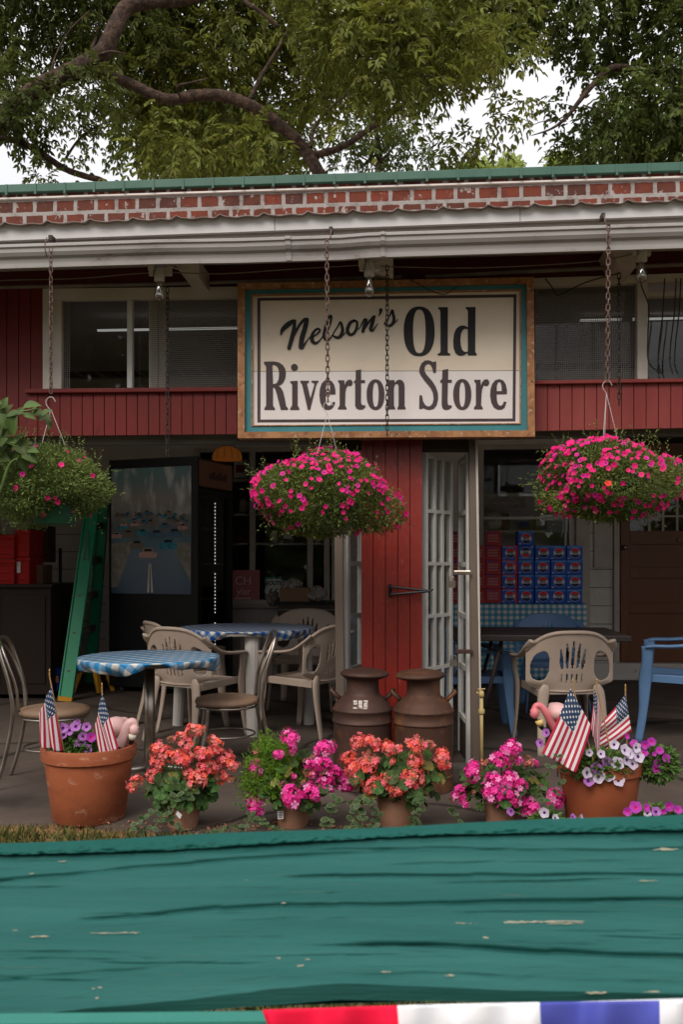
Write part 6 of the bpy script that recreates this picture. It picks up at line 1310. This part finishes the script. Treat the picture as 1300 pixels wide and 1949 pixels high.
for (x,y,L,wd,a) in [(28,788,34,16,.2),(60,772,32,18,.1),(72,788,28,20,-.2),(84,795,26,18,.3),(88,785,22,14,.5),(92,805,26,12,-1.1),(55,792,28,12,-.4),(38,782,22,12,.6),(25,808,42,30,1.2),(12,785,36,26,.9),(5,800,34,24,2.2),(10,830,38,26,.3),(22,842,34,20,-.5),(40,852,40,26,-.9),(55,868,36,22,-.7),(15,862,38,26,-1.6),(30,872,34,24,-2.1),(2,872,34,26,-.3),(5,845,30,22,.8),(20,850,26,18,.1),(48,845,26,16,.2),(-5,815,36,26,1.4),(-12,850,36,26,.4),(-20,790,36,24,.7),(35,835,26,16,.8),(12,815,28,20,-.8),(66,778,22,12,.9),(8,768,26,16,1.2),(45,885,30,18,-1.3),(62,858,24,15,-.2)]:
    oval_leaf(x,y,L*1.12,wd*1.1,a,g.uniform(-.2,.4))
for i in range(150):
    x=g.uniform(-140,-10); oval_leaf(x,g.uniform(760,1500),g.uniform(26,40),g.uniform(16,26),g.uniform(0,6.28),g.uniform(-.2,.5))
lf.build('leaves',SHL,t,smooth=True)
# ---------------- trees beyond the roof ----------------
BARK=M('tree_bark',(.105,.064,.045),.9,(.045,.027,.020),ns=11,lo=.42,hi=.58,bump=.05,bs=12,st=(1,1,1),wear=[((.26,.22,.19),7,.66,.74),((.02,.012,.01),26,.56,.64)])
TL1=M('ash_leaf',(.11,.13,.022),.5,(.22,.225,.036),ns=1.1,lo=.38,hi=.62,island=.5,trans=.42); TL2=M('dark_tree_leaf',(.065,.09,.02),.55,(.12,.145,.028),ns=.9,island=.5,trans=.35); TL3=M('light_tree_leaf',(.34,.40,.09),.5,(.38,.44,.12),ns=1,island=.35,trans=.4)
def fronds(centres,per,rad,L,Wd,seed,nl=4,droop=.35):
    g=np.random.default_rng(seed); C=np.array([[c.x,c.y,c.z] for c in centres]); n=len(C)*per; B=np.repeat(C,per,0)+g.normal(0,1,(n,3))*np.array([rad,rad,rad*.75])*.55
    out=np.repeat(C,per,0); D=unit(unit(B-out)*.6+g.normal(0,.6,(n,3))+np.array([0,0,-droop])); fl=L*g.uniform(2.,3.2,n)
    S=unit(np.cross(D,g.normal(0,.35,(n,3))+np.array([0,0,1.]))); N=np.cross(S,D); Bs=[];As=[];Ns=[];Ls=[]
    for j in range(nl):
        p=B+D*(fl*(.3+.62*j/(nl-1)))[:,None]+np.array([0,0,-1])*(fl*.25*(j/(nl-1))**2)[:,None]
        for sd in (-1,1):
            Bs.append(p); As.append(D*.75+S*sd*.75+np.array([0,0,-.3])+g.normal(0,.12,(n,3))); Ns.append(N+g.normal(0,.25,(n,3))); Ls.append(L*g.uniform(.75,1.2,n))
    p=B+D*(fl*.95)[:,None]+np.array([0,0,-1])*(fl*.25)[:,None]; Bs.append(p); As.append(D+np.array([0,0,-.35])); Ns.append(N); Ls.append(L*g.uniform(.9,1.3,n))
    Bs,As,Ns=map(np.concatenate,(Bs,As,Ns)); Ls=np.concatenate(Ls); return leafs(Bs,As,Ns,Ls,Ls*Wd/L*1.0,.2)
def inpoly(x,y,P):
    c=False; j=len(P)-1
    for i in range(len(P)):
        if (P[i][1]>y)!=(P[j][1]>y) and x<(P[j][0]-P[i][0])*(y-P[i][1])/(P[j][1]-P[i][1])+P[i][0]: c=not c
        j=i
    return c
SKY1=[(-60,285),(20,262),(60,230),(110,190),(150,195),(185,205),(165,240),(172,280),(196,318),(230,350),(240,420),(-80,420)]
SKY3=[(640,352),(655,305),(690,290),(745,312),(775,350)]
SKY2=[(745,350),(770,300),(800,275),(860,262),(905,256),(950,236),(975,200),(1010,180),(1050,200),(1085,228),(1078,262),(1062,290),(1060,350)]
def limb(mb,P,r0,r1,jit=.06):
    pts=spline([AD(x,y,d) for x,y,d in P],7); n=len(pts); mb.tube(pts,[(r0+(r1-r0)*i/(n-1))*.66 for i in range(n)],14,jit=jit)
g=random.Random(12)
def clumps(x0,x1,y0,y1,sx,sy,d0,d1,ok):
    o=[]
    x=x0
    while x<x1:
        y=y0
        while y<y1:
            a=x+g.uniform(-.6,.6)*sx; b=y+g.uniform(-.6,.6)*sy
            if ok(a,b): o.append(AD(a,b,g.uniform(d0,d1)))
            y+=sy
        x+=sx
    return o
def clear(x,y,m=34):
    m*=1.9
    for P in (SKY1,SKY2,SKY3):
        if P is SKY2: m*=1.35
        for dx,dy in ((0,0),(m,0),(-m,0),(0,m),(0,-m),(m*.7,m*.7),(-m*.7,-m*.7),(m*.7,-m*.7),(-m*.7,m*.7),(0,m*1.5),(m*.6,m*1.3),(-m*.6,m*1.3)):
            if inpoly(x+dx,y+dy,P): return False
    return True
def trunk_to_ground(mb,x,y,d,r):
    p=AD(x,y,d); mb.tube([V((p.x,p.y,-.1)),V((p.x+.05,p.y,p.z*.5)),p],[r*1.35,r*1.1,r],14,jit=.05)
# left tree
b=AD(-140,420,12.6); TA=thing('shade_tree','leafy tree whose thick dark limb enters at the upper left corner','tree',V((b.x,b.y,-.1)),0,'trees behind the store')
mb=MB(); trunk_to_ground(mb,-140,420,12.6,.30); limb(mb,[(-140,440,12.6),(-60,330,12.6),(0,235,12.5),(60,178,12.4),(130,140,12.3),(190,105,12.2),(215,60,12.2),(240,15,12.3),(290,2,12.4),(350,-2,12.5),(430,-25,12.5)],.245,.12)
limb(mb,[(130,140,12.3),(165,110,12.6),(185,60,13),(190,10,13.2),(200,-60,13.3)],.05,.02); limb(mb,[(-10,262,12.4),(30,268,12.4),(75,290,12.4),(120,320,12.5),(160,335,12.5),(200,348,12.6),(260,400,12.7)],.07,.06); limb(mb,[(122,305,12.4),(150,265,12.4),(185,240,12.5),(215,232,12.5),(240,250,12.6)],.028,.010); limb(mb,[(62,282,12.4),(70,255,12.4),(78,225,12.4),(95,180,12.4)],.03,.015); limb(mb,[(98,170,12.1),(100,120,12.2),(130,60,12.4),(170,20,12.5)],.02,.01)
limb(mb,[(190,103,12.1),(215,98,12.0),(240,104,12.0)],.035,.012)
mb.build('trunk',BARK,TA,smooth=True)
okA=lambda x,y: clear(x,y,30) and x<330 and not(y>150 and x>200)
cA=clumps(-260,330,-260,200,44,40,12.7,14.6,okA)+[AD(x,y,12.2) for x,y in ((20,205),(62,215),(30,235),(110,200),(150,185),(170,165),(5,180))]
quads_obj('crown',fronds(cA,38,.38,.105,.036,1),TL1 if 0 else M('dark_olive_ash_leaf',(.07,.09,.019),.5,(.14,.16,.03),ns=1.,island=.5,trans=.4),TA)  # left crown is a darker olive than the middle one
sp=[AD(x,y,12.35) for x,y in ((88,325),(80,332),(96,318),(118,205),(125,212),(210,340),(75,345),(140,300))]; quads_obj('hanging_leaves',fronds(sp,6,.10,.085,.030,5,nl=3),TL1,TA)
# middle tree
b=AD(625,420,13.2); TB=thing('shade_tree','big spreading tree in the middle with an arching limb above the parapet','tree',V((b.x,b.y,-.1)),0,'trees behind the store')
mb=MB(); trunk_to_ground(mb,640,420,13.2,.2); limb(mb,[(640,430,13.2),(622,370,13.1),(604,325,13.),(583,290,13.),(555,258,12.9),(515,225,12.8),(470,198,12.7),(420,182,12.7),(370,182,12.7),(330,190,12.7),(290,180,12.6),(250,160,12.6),(205,145,12.5),(160,140,12.4)],.145,.10)
limb(mb,[(590,298,13),(620,290,13),(655,278,13.1),(700,248,13.2),(760,205,13.3),(810,175,13.4),(850,130,13.6),(880,60,13.8)],.085,.03); limb(mb,[(592,280,13),(600,240,13.1),(640,195,13.2),(690,150,13.4),(700,90,13.6)],.045,.02); limb(mb,[(345,190,12.6),(338,165,12.4),(360,158,12.2),(395,150,12.)],.03,.015); limb(mb,[(475,190,12.7),(500,140,12.9),(530,90,13.),(560,30,13.2)],.055,.02)
limb(mb,[(655,-60,11.6),(690,-10,11.6),(730,40,11.5),(770,70,11.5),(815,88,11.5)],.05,.02); limb(mb,[(440,-30,11.4),(465,2,11.4),(495,22,11.4),(530,50,11.4)],.05,.03)
for P in ([(700,-10,11.3),(740,60,11.2),(790,120,11.2),(830,180,11.3),(860,225,11.3)],[(760,20,11.3),(800,90,11.2),(828,150,11.2),(870,170,11.2)],[(720,0,11.3),(755,80,11.3),(765,150,11.3),(770,200,11.3)],[(800,145,11.2),(850,152,11.2),(900,190,11.3)],[(690,-20,11.4),(735,30,11.4),(755,60,11.4)]): limb(mb,P,.016,.006,0)
mb.build('trunk',BARK,TB,smooth=True)
okB=lambda x,y: clear(x,y,34) and not (y>262 and x>640) and y<312 and not(x<250 and y>210 and x<190)
cB=clumps(215,1000,-260,318,46,42,13.5,16.4,okB)+clumps(560,960,-40,240,66,56,11.,12.2,lambda x,y:clear(x,y,30) and not (x<640 and y>60))+clumps(330,540,285,325,70,40,11.6,12.2,lambda x,y:True)
quads_obj('crown',fronds(cB,38,.40,.12,.040,2),TL1,TB)
# hanging tips over the bright gap at the right
sp=[AD(x,y,11.6) for x,y in ((985,222),(975,205),(960,228),(930,235),(905,250),(880,262),(900,285),(860,270),(995,195),(952,255),(890,275))]; quads_obj('hanging_leaves',fronds(sp,7,.12,.10,.036,6,nl=3),TL1,TB)
# right tree
b=AD(1420,420,14.5); TC=thing('shade_tree','dark tree filling the upper right corner behind the parapet','tree',V((b.x,b.y,-.1)),0,'trees behind the store')
mb=MB(); trunk_to_ground(mb,1420,420,14.5,.32); limb(mb,[(1420,430,14.5),(1390,250,14.5),(1330,160,14.4),(1280,140,14.3),(1220,136,14.3),(1165,130,14.2),(1120,172,14.),(1080,222,13.8),(1050,245,13.7),(1012,258,13.6)],.17,.008); limb(mb,[(1085,215,13.8),(1060,228,13.8),(1030,232,13.8),(1000,245,13.8)],.018,.006); limb(mb,[(1110,200,13.9),(1150,215,13.9),(1180,240,14)],.02,.008)
mb.build('trunk',BARK,TC,smooth=True)
okC=lambda x,y: clear(x,y,30) and (x>1030 or y<180) and (y<300)
cC=clumps(985,1560,-260,200,50,46,13.6,17,okC)+clumps(1110,1560,200,305,40,34,13.4,16.5,lambda x,y: x>1120+(300-y)*-.1+ (0 if y<250 else 0) and clear(x,y,20))
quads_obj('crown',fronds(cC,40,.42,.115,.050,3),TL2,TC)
sp=[AD(x,y,14.) for x,y in ((1085,262),(1075,275),(1100,290),(1065,268),(1060,205),(1045,200),(1110,275),(1085,250))]; quads_obj('hanging_leaves',fronds(sp,8,.12,.09,.045,7,nl=3),TL2,TC)
# dark thin tree farther back
b=AD(722,420,22); t=thing('distant_tree','thin dark tree far behind the parapet, left of the bright gap','tree',V((b.x,b.y,-.1)))
mb=MB(); trunk_to_ground(mb,722,420,22,.2); limb(mb,[(722,430,22),(720,340,22),(722,290,22),(715,230,22),(730,150,22)],.17,.06); limb(mb,[(722,310,22),(745,285,22),(760,260,22)],.05,.02); limb(mb,[(720,320,22),(690,300,22),(665,290,22)],.04,.015); mb.build('trunk',BARK,t,smooth=True)
cc=[AD(g.gauss(722,50),g.uniform(215,305),g.uniform(21.5,23)) for _ in range(34)]+[AD(x,y,22) for x,y in ((860,300),(868,318),(852,286),(660,300),(640,290),(655,315),(846,300),(880,310))]; cc+=[AD(g.gauss(400,90),g.uniform(200,320),g.uniform(20,23)) for _ in range(70)]
quads_obj('crown',fronds(cc[:42],11,.36,.13,.05,8,nl=3),TL2,t)
b=AD(380,420,21); t=thing('distant_tree','dark tree behind the arching limb, seen through the leaves above the parapet','tree',V((b.x,b.y,-.1))); mb=MB(); trunk_to_ground(mb,400,350,21,.2); limb(mb,[(400,360,21),(405,250,21),(395,150,21)],.17,.06); mb.build('trunk',BARK,t,smooth=True); quads_obj('crown',fronds(cc[42:],24,.6,.15,.06,9,nl=3),TL2,t)
for (px,w0,top,lb) in ((905,42,298,'pale green treetop above the parapet, leftmost and widest of three'),(968,24,292,'pale green treetop above the parapet, the middle of three'),(1070,34,288,'pale green treetop above the parapet, right of the gap')):
    b=AD(px,420,34); t=thing('poplar_tree',lb,'tree',V((b.x,b.y,-.1)),0,'pale green treetops beyond the roof'); mb=MB(); trunk_to_ground(mb,px,330,34,.16); mb.build('trunk',BARK,t,smooth=True)
    cc=[AD(px+g.uniform(-1,1)*w0*(.35+.65*(y-top)/70.),y,g.uniform(33,35.5)) for y in [g.uniform(top+16,top+110) for _ in range(int(w0*2.0))]]; quads_obj('crown',fronds(cc,30,.26,.10,.06,int(px),nl=3,droop=-.3),TL3,t)
# ---------------- unseen trees behind the viewer, added and shaped to darken reflections and low sky ----------------
g2_=np.random.default_rng(3); n=16000; X=g2_.uniform(-26,22,n); top=2.6+.6*np.sin(X*.7)+.5*np.sin(X*1.9+1)+6.6*np.exp(-((X+7.5)/5.)**4); Zz=g2_.random(n)**.8*top; P=np.stack([X,-13+g2_.normal(0,1.2,n),Zz],1)
props(quads_obj('unseen_trees',leafs(P,g2_.normal(0,1,(n,3)),g2_.normal(0,1,(n,3)),g2_.uniform(.5,.9,n),g2_.uniform(.35,.6,n)),TL2),'mass of dark trees added behind the viewer, tallest where the left window mirrors them','trees',kind='stuff')
# ---------------- the green board in front ----------------
def plank_mat():
    m=M('weathered_green_board',(.013,.082,.073),.62,(.026,.120,.108),spec=.14,ns=3.2,lo=.36,hi=.64,st=(.16,5.,5.),bump=.0016,bs=40,wear=[((.008,.070,.060),2.6,.52,.80),((.30,.27,.18),24,.70,.76),((.05,.10,.08),40,.62,.72)]); return m
PM=plank_mat()
CR_=[([(-420,1690),(0,1675),(110,1665),(250,1652),(370,1642),(520,1629),(650,1621),(760,1615)],3.,.010),([(140,1658),(190,1650),(230,1647)],3.,.006),([(505,1669),(650,1667),(900,1664),(1300,1664),(1700,1662)],2.6,.009),
([(120,1752),(250,1743),(420,1727),(540,1722),(650,1720),(850,1719),(1060,1713),(1300,1712),(1700,1706)],3.6,.010),([(640,1798),(760,1797),(900,1802),(1050,1811),(1300,1820),(1700,1830)],4.,.011),([(560,1618),(800,1614),(1050,1617),(1240,1617),(1500,1612)],2.4,.006),([(1165,1600),(1260,1598)],2.5,.006),([(-420,1860),(0,1862),(150,1855),(330,1838)],4.,.004),([(300,1790),(420,1784),(600,1786)],3.5,.003),([(640,1858),(800,1852),(1000,1862),(1300,1872)],4.,.003),([(0,1640),(90,1634)],2.5,.004),([(880,1680),(1040,1678),(1200,1676)],2.,.003),([(200,1695),(420,1690),(600,1692)],2.,.0025)]
_q=random.Random(77)
for _i in range(46):   # fine short checks in the paint
    _x=_q.uniform(-300,1500); _L=_q.uniform(60,420); _v=_q.uniform(.05,.9); _y0=1620-.035*_x+_v*(270+.02*_x); _y1=_y0-.035*_L*(1-_v*1.4)
    CR_.append(([(_x,_y0),(_x+_L*.5,(_y0+_y1)/2+_q.uniform(-2,2)),(_x+_L,_y1)],_q.uniform(1.1,1.7),_q.uniform(.0018,.0045)))
def crack_depth(px,y):
    """long wavy cracks in the wood, given as polylines on the board"""
    d=0
    for P,w_,dp in CR_:
        if P[0][0]<px<P[-1][0]:
            for (x0,y0),(x1,y1) in zip(P[:-1],P[1:]):
                if x0<=px<x1:
                    c=y0+(y1-y0)*(px-x0)/(x1-x0)+1.2*math.sin(px/47.+y0); e=min(1,(px-P[0][0])/70,(P[-1][0]-px)/70); k=(y-c)/w_
                    d+=dp*e*(math.exp(-k*k) if k<0 else math.exp(-k*k*.75))
    return d
c0=AD(650,1720,1.22); TP=thing('green_board','long weathered green-painted wooden board across the bottom of the view','board',V((c0.x,c0.y,AD(650,1890,1.16).z)))
def topy(px): return 1623+(1572-1623)*px/1300.+4*math.sin(px/170.)
def ply(px,P):
    if px<=P[0][0]: return P[0][1]
    for (x0,y0),(x1,y1) in zip(P[:-1],P[1:]):
        if px<=x1: t=(px-x0)/(x1-x0); return y0+(y1-y0)*(t*t*(3-2*t)*.35+t*.65)
    return P[-1][1]
def boty(px): return ply(px,[(-420,1965),(0,1937),(200,1917),(340,1903),(450,1890),(530,1881),(650,1873),(820,1877),(1000,1885),(1300,1893),(1700,1898)])
def lowy(px): return ply(px,[(-420,1968),(0,1942),(200,1931),(350,1926),(500,1914),(650,1903),(870,1906),(1000,1908),(1300,1903),(1700,1900)])
dT,dB=1.36,1.12
NU,NV=430,260
from mathutils import noise as mno
def front(u,v):
    px=-420+2140*u; vv=min(1,v/.92); y=topy(px)+(boty(px)-topy(px))*vv; d=dT+(dB-dT)*vv-.02*math.sin(vv*3.14)
    if v>.92: k=(v-.92)/.08; y+=(lowy(px)-boty(px))*k; d+=.003*k
    p=AD(px,y,d)
    dep=(crack_depth(px,y)+.0030*mno.noise(V((px/260.,vv*14,0)))+.0012*mno.noise(V((px/60.,vv*60,3))))*(1 if v<.92 else .3)
    return p+V((0,.8,-.6)).normalized()*dep*.8
mb=MB(); mb.grid(front,NU,NV)
# back and edges so the board is solid
th=V((0,.03,.0))
nb=len(mb.v); idx=[i for i in range(NU+1)]+[j*(NU+1)+NU for j in range(1,NV+1)]+[NV*(NU+1)+i for i in range(NU-1,-1,-1)]+[j*(NU+1) for j in range(NV-1,0,-1)]
bv=[tuple(V(mb.v[i])+th) for i in idx]; mb.v+=bv; k=len(idx)
for a_ in range(k): mb.f.append((idx[a_],idx[(a_+1)%k],nb+(a_+1)%k,nb+a_)); mb.mi.append(0)
mb.f.append(tuple(nb+a_ for a_ in range(k))[::-1]); mb.mi.append(0)
mb.build('board_face',PM,TP,smooth=True)
# top rail with a gnarly lower edge
def railf(u,v):
    px=-420+2140*u; yt=1605+(1549-1605)*px/1300.+1.5*math.sin(px/90.); yb=topy(px)+3+1.2*mno.noise(V((px/18.,0,0)))+2*mno.noise(V((px/70.,5,0)))
    y=yt+(yb-yt)*v; d=1.375-.03*math.sin(v*3.14*.5); bump=0 if v<.35 else .004*mno.noise(V((px/14.,v*4,0)))
    return AD(px,y,d+bump)
mb=MB(); mb.grid(railf,700,10); n0=len(mb.v)
tv=[];i0=[i for i in range(701)]
tv=[tuple(V(mb.v[i])+V((0,.05,-.024))) for i in i0]; mb.v+=tv; mb.f+=[(i,i+1,n0+i+1,n0+i) for i in range(700)]; mb.mi+=[0]*700
n1=len(mb.v); mb.v+=[tuple(V(mb.v[10*701+i])+V((0,.05,0))) for i in range(701)]; mb.f+=[(10*701+i+1,10*701+i,n1+i,n1+i+1) for i in range(700)]+[(n0+i,n0+i+1,n1+i+1,n1+i) for i in range(700)]; mb.mi+=[0]*1400
mb.build('top_rail',M('rail_green_paint',(.007,.075,.062),.6,(.012,.095,.08),spec=.12,ns=3,bump=.002,bs=30,wear=[((.006,.05,.045),7,.55,.75)],st=(.5,1,1)),TP,smooth=False)
# bare-wood scars
mb=MB(); BW=M('bare_wood_scar',(.36,.30,.21),.8,(.20,.22,.16),ns=30)
def scar(px,py,w_,h_,seed):
    q=random.Random(seed); n=max(5,int(w_/3)); mb=MB(); vs=[]
    for i in range(n+1):
        t=i/n; x=px+w_*(2*t-1); env=math.sin(math.pi*min(1,max(0,t)))**.4; hh=h_*env*q.uniform(.25,1.0)*.6; yc=py+q.uniform(-.4,.4)*h_*.6-w_*.012*(2*t-1)
        for e in (-1,1):
            y=yc+e*hh; vv=(y-topy(x))/(boty(x)-topy(x)); p=AD(x,y,dT+(dB-dT)*vv-.02*math.sin(vv*3.14)); vs.append(p+V((0,-.8,.6)).normalized()*.0012)
    mb.add(vs,[(2*i,2*i+1,2*i+3,2*i+2) for i in range(n)]); mb.build('bare_wood_scar',BW,TP)
for i,(x,y,w_,h_) in enumerate(((990,1755,125,3.5),(935,1757,70,2.5),(1075,1758,40,2.),(31,1770,8,6),(530,1824,5,4),(572,1838,7,4),(585,1826,5,3.5),(1235,1677,20,3),(1268,1617,26,5),(855,1857,11,4),(1135,1890,22,4.5),(735,1850,10,3),(220,1776,50,2.5),(75,1783,20,3),(540,1719,5,2.5),(925,1785,7,2.5),(178,1882,4,3),(185,1900,4,3),(190,1880,5,3),(470,1675,8,2),(60,1663,5,2),(118,1640,9,2),(1240,1888,18,3))): scar(x,y,w_,h_,i)
# lower rail and bunting
RL=M('lower_rail_green',(.04,.20,.16),.5,(.05,.24,.19),ns=3,bump=.001)
dL=1.02
mb=MB(); q=[AD(x,y,dL) for x,y in ((-420,1953),(1700,1932),(1700,2010),(-420,2035))]; mb.add(q+[p+V((0,.03,-.003)) for p in q],[(0,3,2,1),(4,5,6,7),(0,1,5,4),(1,2,6,5),(2,3,7,6),(3,0,4,7)]); ob=one(mb,'lower_rail',RL,'smooth lighter green rail at the bottom left, under the big weathered board','rail')
def stripes_mat():
    m=M('bunting_cloth',(.5,.02,.05),.8); N=m.node_tree.nodes; L=m.node_tree.links; p=N['Principled BSDF']; uv=N.new('ShaderNodeUVMap'); sx=N.new('ShaderNodeSeparateXYZ'); L.new(uv.outputs[0],sx.inputs[0]); cr=N.new('ShaderNodeValToRGB'); cr.color_ramp.interpolation='CONSTANT'; e=cr.color_ramp.elements
    e[0].color=(.88,.006,.05,1); e[1].position=.318; e[1].color=(.92,.92,.96,1)
    for q,c in ((.655,(.085,.10,.46,1)),(.94,(.92,.92,.96,1))): k=e.new(q); k.color=c
    L.new(sx.outputs[0],cr.inputs[0]); L.new(cr.outputs[0],p.inputs['Base Color']); return m
def bun(u,v):
    px=499+805*u; y0=1922-18*u-(3*math.sin(u*3.14)); px+=v*(60 if u<.01 else 22*(1-u)); y=y0+v*170*(1+.1*math.sin(u*25)); return AD(px,y,dL-.024-.007*math.sin(u*40+v*3)-.004*math.sin(u*71+1)-.002*math.sin(v*8))
mb=MB(); mb.grid(bun,120,24,uv=True); ob=mb.build('bunting',stripes_mat(),None,smooth=True,solid=.0008); props(ob,'red, white and blue bunting hanging over the lower rail at the bottom','bunting')
mb=MB(); q=[AD(x,y,1.1) for x,y in ((632,1885),(640,1882),(748,1878),(752,1886))]
mb.add([AD(x,y,1.08) for x,y in ((960,1911),(1300,1901),(1700,1888),(1700,1905),(1300,1908),(960,1914))],[(0,1,4,5),(1,2,3,4)]); ob=mb.build('bunting_hem',M('white_hem',(.78,.78,.84),.8),None,solid=.002); props(ob,'white hem of cloth lying along the rail at the bottom right','cloth')
# legs of the bench the board belongs to
for x_,lb in ((AD(-300,1700,1.35).x,1),(AD(1600,1700,1.35).x,2)):
    p=V((x_,1.38,0)); mb=MB(); mb.box((x_-.04,1.36,-.06),(x_+.04,1.44,.84)); mb.box((x_-.035,1.05,-.06),(x_+.035,1.36,.0)) ; mb.build('post',PM,TP,bevel=.004)
